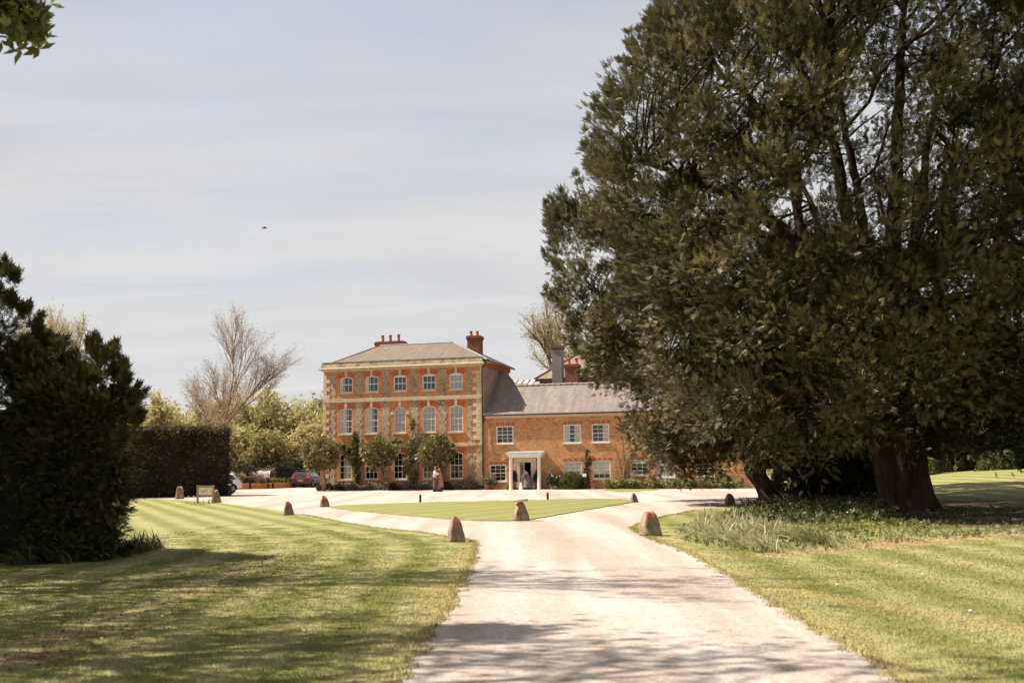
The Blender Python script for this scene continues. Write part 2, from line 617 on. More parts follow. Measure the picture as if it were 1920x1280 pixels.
def glassmat(name, tintc=(0.97, 0.97, 0.97), refl=0.16):
    m_, t, b = mat(name)
    tr = N(t, 'ShaderNodeBsdfTransparent'); tr.inputs[0].default_value = (*tintc, 1)
    gl = N(t, 'ShaderNodeBsdfGlossy'); gl.inputs['Roughness'].default_value = 0.03
    fr = N(t, 'ShaderNodeLayerWeight', inp={'Blend': 0.5})
    f = mth(t, 'MULTIPLY_ADD', mth(t, 'POWER', fr.outputs['Facing'], 4.0), 0.6, refl, clamp=True)
    n = noise(t, base_in(t), 2.5, 2)
    bm_ = N(t, 'ShaderNodeBump', inp={'Strength': 0.15, 'Distance': 0.02}); L(t, n, bm_.inputs['Height'])
    L(t, bm_.outputs[0], gl.inputs['Normal'])
    mx = N(t, 'ShaderNodeMixShader'); L(t, f, mx.inputs[0]); L(t, tr.outputs[0], mx.inputs[1]); L(t, gl.outputs[0], mx.inputs[2])
    L(t, mx.outputs[0], t.nodes['Material Output'].inputs[0])
    return m_


M['glass'] = glassmat('window_glass', refl=0.06)
M['car_glass'] = simple('tinted_car_glass', (0.03, 0.035, 0.04), 0.06, var=0.1, spec=0.8, coat=1.0)


def barkmat(name, c1, c2, scale=5.0, stretch=0.25):
    m_, t, b = mat(name)
    mp_ = N(t, 'ShaderNodeMapping'); mp_.inputs['Scale'].default_value = (1, 1, stretch); L(t, base_in(t), mp_.inputs[0])
    n = noise(t, mp_.outputs[0], scale, 6, 0.65, 0.6)
    L(t, ramp(t, n, [(0.35, c1), (0.65, c2)]), b.inputs['Base Color'])
    b.inputs['Roughness'].default_value = 0.9
    b.inputs['Specular IOR Level'].default_value = 0.15
    bump(t, b, n, 0.9, 0.06)
    return m_


M['yew_bark'] = barkmat('yew_bark', (0.018, 0.012, 0.010), (0.075, 0.042, 0.030), 4.0, 0.2)
M['bark'] = barkmat('grey_brown_bark', (0.10, 0.06, 0.045), (0.24, 0.155, 0.11), 4.0)
M['pale_bark'] = barkmat('pale_bark', (0.22, 0.15, 0.08), (0.46, 0.33, 0.18), 5.0)
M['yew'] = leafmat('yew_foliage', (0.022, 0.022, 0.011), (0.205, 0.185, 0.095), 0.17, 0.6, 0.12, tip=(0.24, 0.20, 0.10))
M['yew_left'] = leafmat('left_yew_foliage', (0.026, 0.025, 0.012), (0.14, 0.125, 0.05), 0.17, 0.6, 0.12, tip=(0.17, 0.11, 0.055))
M['hedge'] = leafmat('hedge_foliage', (0.045, 0.032, 0.017), (0.18, 0.13, 0.065), 0.12, 0.6, 0.15, tip=(0.24, 0.165, 0.08))
M['core'] = simple('dark_hedge_core', (0.022, 0.018, 0.01), 0.95, scale=9)  # for hedge cores: inner shade put into the dark colour
M['magnolia'] = leafmat('glossy_evergreen_leaf', (0.07, 0.062, 0.02), (0.30, 0.26, 0.11), 0.25, 0.5, 0.25, tip=(0.40, 0.34, 0.17))
M['climber'] = leafmat('climber_leaf', (0.11, 0.10, 0.04), (0.42, 0.38, 0.19), 0.3, 0.5, 0.2)
M['spring'] = leafmat('spring_leaf_olive', (0.235, 0.205, 0.105), (0.49, 0.43, 0.235), 0.4, 0.7, 0.1)
M['spring2'] = leafmat('spring_leaf_yellow', (0.29, 0.25, 0.13), (0.57, 0.50, 0.285), 0.4, 0.7, 0.1)
M['bud'] = leafmat('pinkish_buds', (0.24, 0.18, 0.13), (0.46, 0.37, 0.25), 0.35, 0.6, 0.2)
M['holly'] = leafmat('dark_shrub_leaf', (0.022, 0.024, 0.012), (0.11, 0.10, 0.05), 0.2, 0.5, 0.3)
M['green'] = leafmat('fresh_green_leaf', (0.07, 0.08, 0.022), (0.26, 0.27, 0.085), 0.3, 0.55, 0.25)
M['greyleaf'] = leafmat('grey_green_leaf', (0.10, 0.09, 0.055), (0.30, 0.27, 0.19), 0.2, 0.7, 0.2)
M['strap'] = leafmat('strap_leaf', (0.075, 0.085, 0.035), (0.30, 0.30, 0.15), 0.25, 0.5, 0.35)
M['strap_pale'] = leafmat('pale_strap_leaf', (0.14, 0.14, 0.085), (0.48, 0.46, 0.32), 0.25, 0.5, 0.3)
M['under'] = leafmat('ground_cover_leaf', (0.03, 0.035, 0.012), (0.17, 0.18, 0.07), 0.25, 0.5, 0.3)


def line_dist(t, X, Y, A, B):
    """shader: signed distance from the line A-B (positive on its left when walking from A to B)"""
    d = (B - A); d.z = 0; d.normalize()
    nx, ny = -d.y, d.x
    return mth(t, 'ADD', mth(t, 'ADD', mth(t, 'MULTIPLY', X, nx), mth(t, 'MULTIPLY', Y, ny)), -(nx * A.x + ny * A.y))


def grass_colour(t, zone):
    geo = N(t, 'ShaderNodeNewGeometry')
    pos = geo.outputs['Position']
    s = N(t, 'ShaderNodeSeparateXYZ'); L(t, pos, s.inputs[0])
    X, Y = s.outputs[0], s.outputs[1]
    wob = mth(t, 'MULTIPLY', mth(t, 'SUBTRACT', noise(t, pos, 0.5, 2), 0.5), 0.5)
    dark = (0.186, 0.192, 0.058); light = (0.282, 0.270, 0.110)
    straw = (0.36, 0.27, 0.12)
    if zone == 'island':
        sv = line_dist(t, X, Y, Vector((0, 33, 0)), Vector((3.8, 42.2, 0)))
        sv = mth(t, 'MULTIPLY', mth(t, 'ADD', sv, wob), 2 * math.pi / 1.5)
        amp = ramp(t, mth(t, 'MULTIPLY_ADD', mth(t, 'SINE', sv), 0.5, 0.5), [(0.1, 0.25), (0.9, 0.65)])
        edge = None
    else:
        d1 = line_dist(t, X, Y, G(770, 1240), G(893, 1018))
        d2 = line_dist(t, X, Y, G(862, 1010), G(520, 955))
        d2n = mth(t, 'MAXIMUM', d2, 0.0)
        sm = N(t, 'ShaderNodeMath', operation='SMOOTH_MIN'); L(t, d1, sm.inputs[0]); L(t, d2, sm.inputs[1]); sm.inputs[2].default_value = 2.5
        left = mth(t, 'SINE', mth(t, 'MULTIPLY', mth(t, 'ADD', sm.outputs[0], wob), 2 * math.pi / 1.15))
        d3 = line_dist(t, X, Y, G(1280, 1030), G(1640, 1240))
        right = mth(t, 'SINE', mth(t, 'MULTIPLY', mth(t, 'ADD', d3, wob), 2 * math.pi / 1.3))
        isl = mth(t, 'GREATER_THAN', d1, -1.5)
        st = mth(t, 'ADD', mth(t, 'MULTIPLY', left, isl), mth(t, 'MULTIPLY', mth(t, 'MULTIPLY', right, 0.8), mth(t, 'SUBTRACT', 1.0, isl)))
        amp = ramp(t, mth(t, 'MULTIPLY_ADD', st, 0.5, 0.5), [(0.15, 0.0), (0.85, 1.0)])
        e1 = mth(t, 'MINIMUM', mth(t, 'ABSOLUTE', d1), mth(t, 'ABSOLUTE', d3))
        e1 = mth(t, 'MINIMUM', e1, mth(t, 'ABSOLUTE', d2))
        edge = ramp(t, mth(t, 'ADD', e1, mth(t, 'MULTIPLY', noise(t, pos, 2.2, 4, 0.7), 0.6)), [(0.32, 0.55), (0.75, 0.0)])
    # mown bands: the sheen of leaning blades put into the colour
    c = mixc(t, amp, dark, light)
    big = noise(t, pos, 0.35, 4, 0.6)
    c = mixc(t, 0.6, c, ramp(t, big, [(0.3, (0.80, 0.86, 0.8)), (0.7, (1.15, 1.08, 1.2))]), 'MULTIPLY')
    fine = noise(t, pos, 9.0, 5, 0.75)
    c = mixc(t, 0.5, c, ramp(t, fine, [(0.3, (0.68, 0.72, 0.6)), (0.7, (1.28, 1.22, 1.3))]), 'MULTIPLY')
    if edge is not None:
        c = mixc(t, edge, c, straw)
        # worn band down the left lawn
        dx = mth(t, 'ABSOLUTE', mth(t, 'ADD', X, 4.45))
        nn = noise(t, pos, 1.3, 6, 0.7, 0.3)
        band = mth(t, 'SUBTRACT', .95, mth(t, 'MULTIPLY', dx, 1.35))
        yl = mth(t, 'MULTIPLY', mth(t, 'SUBTRACT', 21.3, Y), 0.35, clamp=True)
        wn = mth(t, 'MULTIPLY', mth(t, 'ADD', band, mth(t, 'MULTIPLY', mth(t, 'SUBTRACT', nn, 0.62), 6.0), clamp=True), yl)
        n3 = noise(t, pos, 14.0, 4, 0.7)
        soil = ramp(t, n3, [(0.35, (0.095, 0.05, 0.028)), (0.55, (0.24, 0.14, 0.075)), (0.72, (0.38, 0.19, 0.10))])
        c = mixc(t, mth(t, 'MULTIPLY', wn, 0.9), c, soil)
        # dry strip between rough and mown grass on the right
        d4 = mth(t, 'ABSOLUTE', line_dist(t, X, Y, G(1430, 1040), G(1900, 1000)))
        rx = mth(t, 'MULTIPLY', mth(t, 'SUBTRACT', X, 3.6), 0.6, clamp=True)
        b2 = mth(t, 'SUBTRACT', 1.1, mth(t, 'MULTIPLY', d4, 1.2))
        w2 = mth(t, 'MULTIPLY', mth(t, 'ADD', b2, mth(t, 'MULTIPLY', mth(t, 'SUBTRACT', nn, 0.5), 3.0), clamp=True), rx)
        c = mixc(t, mth(t, 'MULTIPLY', w2, 0.8), c, ramp(t, n3, [(0.35, (0.27, 0.17, 0.09)), (0.65, (0.46, 0.32, 0.18))]))
        # dark brown ground under the yew
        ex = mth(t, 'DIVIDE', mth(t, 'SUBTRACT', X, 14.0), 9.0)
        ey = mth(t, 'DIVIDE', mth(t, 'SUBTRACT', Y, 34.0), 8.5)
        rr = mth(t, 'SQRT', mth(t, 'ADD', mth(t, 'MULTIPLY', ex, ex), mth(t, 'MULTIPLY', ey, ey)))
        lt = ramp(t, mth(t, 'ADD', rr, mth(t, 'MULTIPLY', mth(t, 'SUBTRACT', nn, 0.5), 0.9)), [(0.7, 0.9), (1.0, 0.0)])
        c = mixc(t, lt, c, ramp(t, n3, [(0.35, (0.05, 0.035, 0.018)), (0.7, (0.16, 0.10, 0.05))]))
    return c, fine, pos


def grassmat(name, zone, blade=False):
    m_, t, b = mat(name)
    c, fine, pos = grass_colour(t, zone)
    if blade:
        oi = N(t, 'ShaderNodeObjectInfo')
        at = N(t, 'ShaderNodeAttribute', attribute_name='tint')
        c = mixc(t, 1.0, c, ramp(t, at.outputs['Fac'], [(0.0, (1.25, 1.25, 1.15)), (1.0, (1.75, 1.68, 1.75))]), 'MULTIPLY')
        # short blades bend every way: shade them about the upright so a mown sward reflects like a lawn
        va = N(t, 'ShaderNodeVectorMath', operation='SCALE'); L(t, N(t, 'ShaderNodeNewGeometry').outputs['Normal'], va.inputs[0]); va.inputs['Scale'].default_value = .35
        vb = N(t, 'ShaderNodeVectorMath', operation='ADD'); L(t, va.outputs[0], vb.inputs[0]); vb.inputs[1].default_value = (0, 0, 1)
        vn = N(t, 'ShaderNodeVectorMath', operation='NORMALIZE'); L(t, vb.outputs[0], vn.inputs[0]); L(t, vn.outputs[0], b.inputs['Normal'])
        tr = N(t, 'ShaderNodeBsdfTranslucent'); L(t, c, tr.inputs[0])
        mx = N(t, 'ShaderNodeMixShader', inp={0: 0.2}); L(t, b.outputs[0], mx.inputs[1]); L(t, tr.outputs[0], mx.inputs[2])
        L(t, mx.outputs[0], t.nodes['Material Output'].inputs[0])
    else:
        f2 = noise(t, pos, 34.0, 3, 0.7)
        c = mixc(t, 0.6, c, ramp(t, f2, [(0.3, (0.6, 0.62, 0.55)), (0.7, (1.35, 1.3, 1.3))]), 'MULTIPLY')
        bump(t, b, mth(t, 'ADD', fine, f2), 0.55, 0.05)
    L(t, c, b.inputs['Base Color'])
    b.inputs['Roughness'].default_value = 0.8
    b.inputs['Specular IOR Level'].default_value = 0.12
    return m_


def gravelmat():
    m_, t, b = mat('pale_gravel')
    geo = N(t, 'ShaderNodeNewGeometry'); pos = geo.outputs['Position']
    s = N(t, 'ShaderNodeSeparateXYZ'); L(t, pos, s.inputs[0])
    n = noise(t, pos, 0.45, 5, 0.6, 0.3)
    c = ramp(t, n, [(0.3, (0.375, 0.315, 0.268)), (0.7, (0.432, 0.376, 0.330))])
    vo = N(t, 'ShaderNodeTexVoronoi', inp={'Scale': 42.0}); L(t, pos, vo.inputs['Vector'])
    sc_ = N(t, 'ShaderNodeSeparateColor'); L(t, vo.outputs['Color'], sc_.inputs[0])
    c = mixc(t, 0.75, c, ramp(t, sc_.outputs[0], [(0.0, (0.68, 0.62, 0.56)), (0.5, (1.0, 0.98, 0.95)), (1.0, (1.22, 1.21, 1.2))]), 'MULTIPLY')
    v2 = N(t, 'ShaderNodeTexVoronoi', inp={'Scale': 13.0}); L(t, pos, v2.inputs['Vector'])
    s2 = N(t, 'ShaderNodeSeparateColor'); L(t, v2.outputs['Color'], s2.inputs[0])
    c = mixc(t, 0.4, c, ramp(t, s2.outputs[1], [(0.0, (0.7, 0.64, 0.58)), (0.35, (1, 1, 1)), (1.0, (1.12, 1.12, 1.12))]), 'MULTIPLY')
    # wheel tracks, worn pale, following the drive
    mp_ = N(t, 'ShaderNodeMapping'); mp_.inputs['Rotation'].default_value = (0, 0, R(-7)); mp_.inputs['Scale'].default_value = (0.9, 0.06, 1); L(t, pos, mp_.inputs[0])
    tr = noise(t, mp_.outputs[0], 1.0, 3, 0.5, 0.4)
    c = mixc(t, 0.8, c, ramp(t, tr, [(0.38, (0.80, 0.75, 0.71)), (0.56, (1.10, 1.12, 1.14))]), 'MULTIPLY')
    L(t, c, b.inputs['Base Color'])
    b.inputs['Roughness'].default_value = 0.9
    b.inputs['Specular IOR Level'].default_value = 0.15
    f = noise(t, pos, 30.0, 4, 0.8)
    bump(t, b, mth(t, 'ADD', vo.outputs['Distance'], f), 0.3, 0.015)
    return m_


M['grass'] = grassmat('mown_grass', 'main')
M['grass_isl'] = grassmat('island_grass', 'island')
M['blade'] = grassmat('grass_blades', 'main', True)
M['gravel'] = gravelmat()

# ------------------------------------------------------------------ the ground
xs = np.concatenate([-np.geomspace(60, 2500, 14)[::-1], np.linspace(-55, 60, 116), np.geomspace(64, 2500, 14)])
ys = np.concatenate([-np.geomspace(10, 2500, 12)[::-1], np.linspace(-6, 115, 122), np.geomspace(120, 3500, 16)])
XX, YY = np.meshgrid(xs, ys, indexing='ij')
ZZ = hgt(XX, YY)
V = np.stack([XX, YY, ZZ], -1).reshape(-1, 3)
ny = len(ys)
ii, jj = np.meshgrid(np.arange(len(xs) - 1), np.arange(ny - 1), indexing='ij')
a = (ii * ny + jj).ravel()
F = np.concatenate([np.stack([a, a + ny, a + ny + 1], 1), np.stack([a, a + ny + 1, a + 1], 1)])
gm = np_mesh('ground', V, F, M['grass'])
gm.polygons.foreach_set('use_smooth', [True] * len(gm.polygons))
tag(link('ground', gm), kind='structure')


def chaikin(p, n=2, closed=True):
    p = np.array(p, float)
    for _ in range(n):
        q = np.roll(p, -1, 0)
        p = np.stack([p * .75 + q * .25, p * .25 + q * .75], 1).reshape(-1, 2)
    return p


def densify(p, step=0.25, jit=0.05, near=60):
    out = []
    n = len(p)
    for i in range(n):
        A, B = np.array(p[i]), np.array(p[(i + 1) % n])
        ln = np.linalg.norm(B - A)
        dd = min(abs(A[1]), abs(B[1]))
        st = step if dd < near else 2.0
        k = max(1, int(ln / st))
        for j in range(k):
            q = A + (B - A) * j / k
            d = (B - A) / max(ln, 1e-6)
            q = q + np.array([-d[1], d[0]]) * rng.normal() * jit * (1 if dd < near else 0.3)
            out.append(q)
    return out


def sheet(name, poly, z, mat_, hole=None):
    loops = [[Vector((x, y, 0)) for x, y in poly]]
    tri = tessellate_polygon(loops)
    me = bpy.data.meshes.new(name)
    me.from_pydata([(x, y, z) for x, y in poly], [], [t for t in tri])
    bm = bmesh.new(); bm.from_mesh(me)
    for f in bm.faces:
        if f.normal.z < 0: f.normal_flip()
    bm.to_mesh(me); bm.free()
    return link(name, me, mat_)


def gp(lst):
    return [(G(x, y).x, G(x, y).y) for x, y in lst]


left_edge = gp([(893, 1018), (886, 1012), (868, 1010), (840, 1006), (780, 997), (700, 989), (640, 979), (560, 963), (520, 956), (440, 946), (395, 941.5), (340, 937), (290, 935.5), (238, 935)])
right_edge = gp([(1225, 1010), (1200, 1000), (1186, 990), (1200, 981), (1240, 969), (1300, 957), (1370, 948), (1430, 941)])
drive = []
drive += [(-1.35, -4), (-1.1, 4)]
drive += gp([(745, 1290), (772, 1240), (805, 1190), (838, 1140), (862, 1100), (880, 1062), (890, 1035)])
drive += left_edge
drive += [(-40, 66), (-60, 80), (-60, 99), (-38, 99), (-28.5, 96.5), (-20, 104), (-13.4, 103), (-14.8, 86.5)]
drive += [tuple(HW(-13.2, 0.2)[:2]), tuple(HW(16, 0.3)[:2]), tuple(HW(24, -1)[:2]), (24.5, 72.5), (20, 66), (15.5, 60)]
drive += right_edge[::-1]
drive += gp([(1215, 1008), (1280, 1031), (1340, 1062), (1400, 1097), (1500, 1160), (1560, 1196), (1640, 1242), (1700, 1285)])
drive += [(3.55, 4), (4.2, -4)]
# the drive leaves the edge stones and the right edge list in order, both ends meet behind the camera
drive = densify(drive, 0.16, 0.022, 40)
tag(sheet('gravel_drive', drive, 0.004, M['gravel']), kind='structure')
island = gp([(612, 951), (640, 947.5), (700, 945), (800, 942), (905, 939.5), (1030, 936.5), (1100, 935), (1160, 935.2), (1186, 938), (1188, 941.5), (1160, 946.5), (1100, 956), (1020, 970), (976, 976.5), (900, 977), (840, 973.5), (780, 968.5), (700, 961.5), (640, 955)])
island_p = densify(chaikin(island, 1), 0.3, 0.04, 60)
MBI = MB()
n_ = len(island_p)
isl = sheet('island_lawn', island_p, 0.03, M['grass_isl'])
tag(isl, kind='structure')
v_ = [(x, y, 0.03) for x, y in island_p] + [(x, y, 0.0) for x, y in island_p]
MB().add(v_, [(i, (i + 1) % n_, n_ + (i + 1) % n_, n_ + i) for i in range(n_)]).build('lawn_edge', simple('bare_earth_edge', (0.30, 0.2, 0.12), 0.9, scale=9, c2=(0.2, 0.13, 0.07)), isl)
verge = gp([(1128, 917.5), (1160, 916), (1200, 915.5), (1232, 916.5), (1236, 918.5), (1210, 920.5), (1160, 921), (1135, 919.5)])
tag(sheet('wall_verge', densify(chaikin(verge, 1), 0.4, 0.03, 200), 0.02, M['grass_isl']), kind='structure')


# ------------------------------------------------------------------ house parts
def arch(u0, u1, z1, rise, n=8):
    """head of an opening from (u1, z1 - rise) to (u0, z1 - rise), highest z1"""
    if rise <= 0: return [(u1, z1), (u0, z1)]
    wv = (u1 - u0) / 2; c = (u0 + u1) / 2
    if rise >= wv * 0.98:
        return [(c + wv * math.cos(q), z1 - wv + wv * math.sin(q)) for q in np.linspace(0, math.pi, n + 3)]
    r_ = (wv * wv + rise * rise) / (2 * rise)
    a0 = math.asin(wv / r_)
    return [(c + r_ * math.sin(q), z1 - r_ + r_ * math.cos(q)) for q in np.linspace(a0, -a0, n + 1)]


def outline(u0, u1, z0, z1, rise, n=8):
    return [(u0, z0), (u1, z0)] + arch(u0, u1, z1, rise, n)


def wall(name, outer, holes, mat_, parent, v=0.0, reveal=0.16):
    loops = [[Vector((u, z, 0)) for u, z in outer]] + [[Vector((u, z, 0)) for u, z in h] for h in holes]
    flat = [p for l in loops for p in l]
    tri = tessellate_polygon(loops)
    b = MB()
    fs = []
    for t in tri:
        A, B, C_ = (flat[i] for i in t)
        if (B - A).cross(C_ - A).z < 0: t = (t[0], t[2], t[1])
        fs.append(t)
    b.add([(p.x, v, p.y) for p in flat], fs)
    for h in holes:
        n = len(h)
        b.add([(u, v, z) for u, z in h] + [(u, v + reveal, z) for u, z in h], [(i, n + i, n + (i + 1) % n, (i + 1) % n) for i in range(n)])
    return b.build(name, mat_, parent)


PANE = {}


def pane_mesh(wd, h):
    k = (round(wd, 3), round(h, 3))
    if k not in PANE:
        PANE[k] = MB().box(-wd / 2, wd / 2, 0, 0.004, -h / 2, h / 2).mesh('pane', M['glass'])
    return PANE[k]


def curtain(name, u0, u1, z0, z1, v, mat_, parent, pleat=0.05, per=0.13):
    n = max(4, int((u1 - u0) / per * 6))
    b = MB()
    pts = [(u0 + (u1 - u0) * i / n, v + pleat * 0.5 * math.sin(2 * math.pi * (u0 + (u1 - u0) * i / n) / per + 0.7 * math.sin(i))) for i in range(n + 1)]
    b.add([(x, y, z0) for x, y in pts] + [(x, y, z1) for x, y in pts], [(i, i + 1, n + 2 + i, n + 1 + i) for i in range(n)])
    return b.build(name, mat_, parent, True)


def window(parent, u0, u1, z0, z1, rise=0.0, cols=3, rows=4, dress='none', head=0.0, v=0.07, mid=True, label=None):
    fw = 0.075
    o = outline(u0 - 0.005, u1 + 0.005, z0, z1 + 0.005, rise)
    i_ = outline(u0 + fw, u1 - fw, z0 + 0.1, z1 - fw - head, max(0, rise - 0.02) if rise < 0.3 else rise)
    if rise >= 0.3:
        i_ = outline(u0 + fw, u1 - fw, z0 + 0.1, z1 - fw, (u1 - u0) / 2 - fw)
        o = outline(u0 - 0.005, u1 + 0.005, z0, z1 + 0.005, (u1 - u0) / 2 + 0.005)
    if head > 0:
        i_ = [(u0 + fw, z0 + 0.1), (u1 - fw, z0 + 0.1)] + [(u1 - fw - (u1 - u0 - 2 * fw) * k / (len(o) - 3), z1 - fw - head) for k in range(len(o) - 2)]
    f = MB().ring(o, i_, v, v + 0.08)
    w_ = f.build('window', M['white'], parent)
    if label: w_['label'] = label
    iu0, iu1, iz0, iz1 = u0 + fw, u1 - fw, z0 + 0.1, z1 - fw - head
    g = MB()
    bar = 0.026
    spring = iz1 - ((iu1 - iu0) / 2 if rise >= 0.3 else 0)
    for c in range(1, cols):
        x = iu0 + (iu1 - iu0) * c / cols
        g.box(x - bar / 2, x + bar / 2, v + 0.015, v + 0.045, iz0, spring if rise >= 0.3 else iz1)
    ztop = spring if rise >= 0.3 else iz1
    for r_ in range(1, rows):
        z = iz0 + (ztop - iz0) * r_ / rows
        hh = 0.05 if (mid and r_ == rows // 2) else bar
        g.box(iu0, iu1, v + 0.012, v + 0.05, z - hh / 2, z + hh / 2)
    if rise >= 0.3:                                  # fanlight of the round head
        g.box(iu0, iu1, v + 0.012, v + 0.05, spring - 0.015, spring + 0.015)
        cx_ = (iu0 + iu1) / 2; rr = (iu1 - iu0) / 2
        for q in (45, 90, 135):
            d = (math.cos(R(q)), math.sin(R(q)))
            p = (-d[1], d[0])
            g.prism([(cx_ + d[0] * .14 - p[0] * .012, spring + d[1] * .14 - p[1] * .012), (cx_ + d[0] * rr - p[0] * .012, spring + d[1] * rr - p[1] * .012), (cx_ + d[0] * rr + p[0] * .012, spring + d[1] * rr + p[1] * .012), (cx_ + d[0] * .14 + p[0] * .012, spring + d[1] * .14 + p[1] * .012)], v + .015, v + .045)
        ar = [(cx_ + .15 * math.cos(q), spring + .15 * math.sin(q)) for q in np.linspace(0, math.pi, 7)]
        ar2 = [(cx_ + .125 * math.cos(q), spring + .125 * math.sin(q)) for q in np.linspace(0, math.pi, 7)]
        g.prism(ar + ar2[::-1], v + .014, v + .046)
    g.build('glazing_bars', M['white'], w_)
    pw = (iu1 - iu0) / cols; ph = (ztop - iz0) / rows
    for c in range(cols):
        for r_ in range(rows):
            link('pane', pane_mesh(pw - 0.004, ph - 0.004), None, w_, loc=(iu0 + pw * (c + .5), v + 0.03, iz0 + ph * (r_ + .5)), rot=(random.gauss(0, .006), 0, random.gauss(0, .006)))
    if rise >= 0.3:
        MB().prism([(iu0, spring)] + arch(iu0, iu1, iz1, rr)[::-1], v + .028, v + .032).build('fan_pane', M['glass'], w_)
    cz0, cz1, cv = iz0 - .02, iz1 + .01, v + 0.085
    W_ = iu1 - iu0
    if dress in ('left', 'both'): curtain('curtain', iu0 - .03, iu0 + W_ * (.30 if dress == 'both' else .42), cz0, cz1, cv, M['curtain'], w_)
    if dress == 'slip': curtain('curtain', iu0 - .03, iu0 + W_ * .2, cz0, cz1, cv, M['curtain'], w_)
    if dress in ('right', 'both'): curtain('curtain', iu1 - W_ * .34, iu1 + .03, cz0, cz1, cv, M['curtain'], w_)
    if dress == 'wide': curtain('curtain', iu0 + W_ * .36, iu1 + .03, cz0, cz1, cv, M['curtain'], w_)
    if dress == 'half': curtain('curtain', iu0 - .03, iu0 + W_ * .52, cz0, cz1, cv, M['curtain'], w_)
    if dress == 'net': curtain('net_curtain', iu0 - .03, iu1 + .03, cz0, cz1, cv, M['net'], w_, 0.06, 0.17)
    if dress == 'grey': MB().box(iu0 - .03, iu1 + .03, cv, cv + .01, cz0, cz1).build('blind', M['grey_blind'], w_)
    if dress.startswith('blind'):
        fr_ = float(dress[5:])
        MB().box(iu0, iu1, v + 0.058, v + .066, cz1 - (cz1 - cz0) * fr_, cz1).build('blind', M['blind'], w_)
    return w_


def sill(parent, u0, u1, z, mat_='stone', h=0.1, out=0.09):
    return MB().box(u0 - 0.12, u1 + 0.12, -out, 0.1, z - h, z).build('sill', M[mat_], parent, bevel=0.01)


# ------------------------------------------------------------------ the three storey house
house = thing('brick_house', 'tall three-storey orange brick and flint house with pale quoins', 'house', P0, -TH)
UL, UR, DEP = -13.42, 0.0, 7.3
ZC = 9.45
cen = [-11.44, -9.22, -6.80, -4.37, -2.12]
hw = 0.56
holes = []
wins = []
for k, c in enumerate(cen):
    wins.append((c, 0.82, 2.9, 0.14, 3, 4, ['wide', 'none', 'none', 'none', 'none'][k], 0.0))
    if k == 2:
        wins.append((c, 4.42, 6.5, 0.5, 3, 4, 'net', 0.0))
    else:
        wins.append((c, 4.42, 6.5, 0.14, 3, 4, ['half', 'half', '', 'net', 'net'][k], 0.0))
    wins.append((c, 7.72, 9.0, 0.13, 3, 2, ['slip', 'slip', 'none', 'none', 'grey'][k], [0, 0, .10, .10, .10][k]))
for (c, z0, z1, rise, *_r) in wins:
    h_ = hw - (0.06 if rise > .3 else 0)
    holes.append(outline(c - h_, c + h_, z0, z1, rise if rise < .3 else h_))
wall('wall', [(UL, 0), (UR, 0), (UR, ZC), (UL, ZC)], holes, M['brick'], house)
wb = MB()
wb.add([(UR, 0, 0), (UR, DEP, 0), (UR, DEP, 9.55), (UR, 0, 9.55)], [(0, 1, 2, 3)])
wb.build('side_wall', M['render'], house)
wb = MB()
wb.add([(UL, 0, 0), (UL, DEP, 0), (UL, DEP, 9.55), (UL, 0, 9.55)], [(3, 2, 1, 0)])
wb.add([(UL, DEP, 0), (UR, DEP, 0), (UR, DEP, 9.55), (UL, DEP, 9.55)], [(3, 2, 1, 0)])
wb.build('rear_walls', M['brick'], house)
# brick eaves course on the right-hand side
MB().box(UR - .02, UR + .13, 0.32, DEP, 9.50, 9.86).build('eaves_course', M['brick_red'], house)
MB().add([(UL + .1, 1.3, 0), (UR - .1, 1.3, 0), (UR - .1, 1.3, 9.4), (UL + .1, 1.3, 9.4)], [(0, 1, 2, 3)]).build('dark_backing', M['room'], house)  # dark sheet standing in for the unlit rooms
for z_ in (0.1, 3.4, 7.1):
    MB().box(UL + .1, UR - .1, .25, 1.3, z_, z_ + .05).build('floor', M['room'], house)
for (c, z0, z1, rise, cols, rows, dress, head) in wins:
    h_ = hw - (0.06 if rise > .3 else 0)
    window(house, c - h_, c + h_, z0, z1, rise, cols, rows, dress, head,
           label={'net': 'sash window hung with net curtains', 'half': 'sash window with a linen curtain across its left half', 'grey': 'sash window with a grey blind', 'wide': 'sash window with a linen curtain at its right'}.get(dress))
    sill(house, c - h_, c + h_, z0, 'stone')
    # keystone and rubbed brick arch
    top = {0: 3.31, 1: 6.95, 2: ZC}[0 if z1 < 3 else (1 if z1 < 7 else 2)]
    MB().prism([(c - .085, z1 - 0.01), (c + .085, z1 - 0.01), (c + .13, top), (c - .13, top)], -0.07, 0.02).build('keystone', M['stone'], house)
    if rise < .3:
        a1 = arch(c - h_ - .02, c + h_ + .02, z1 + .012, rise)[::-1]
        a2 = [(c - h_ - .30, z1 + .22), (c - .02 - h_ * .5, z1 + .36)] + [(c, z1 + .40)] + [(c + .02 + h_ * .5, z1 + .36), (c + h_ + .30, z1 + .22)]
        poly = a1 + a2[::-1]
        lo = [Vector((x, z, 0)) for x, z in poly]
        b_ = MB().add([(x, -.012, z) for x, z in poly], [t_ for t_ in tessellate_polygon([lo])])
        b_.build('arch', M['brick_red'], house)
# impost blocks of the round-headed window
for s_ in (-1, 1):
    MB().box(-6.8 + s_ * .64 - .15, -6.8 + s_ * .64 + .15, -.06, .02, 5.88, 6.06).build('impost', M['quoin'], house)
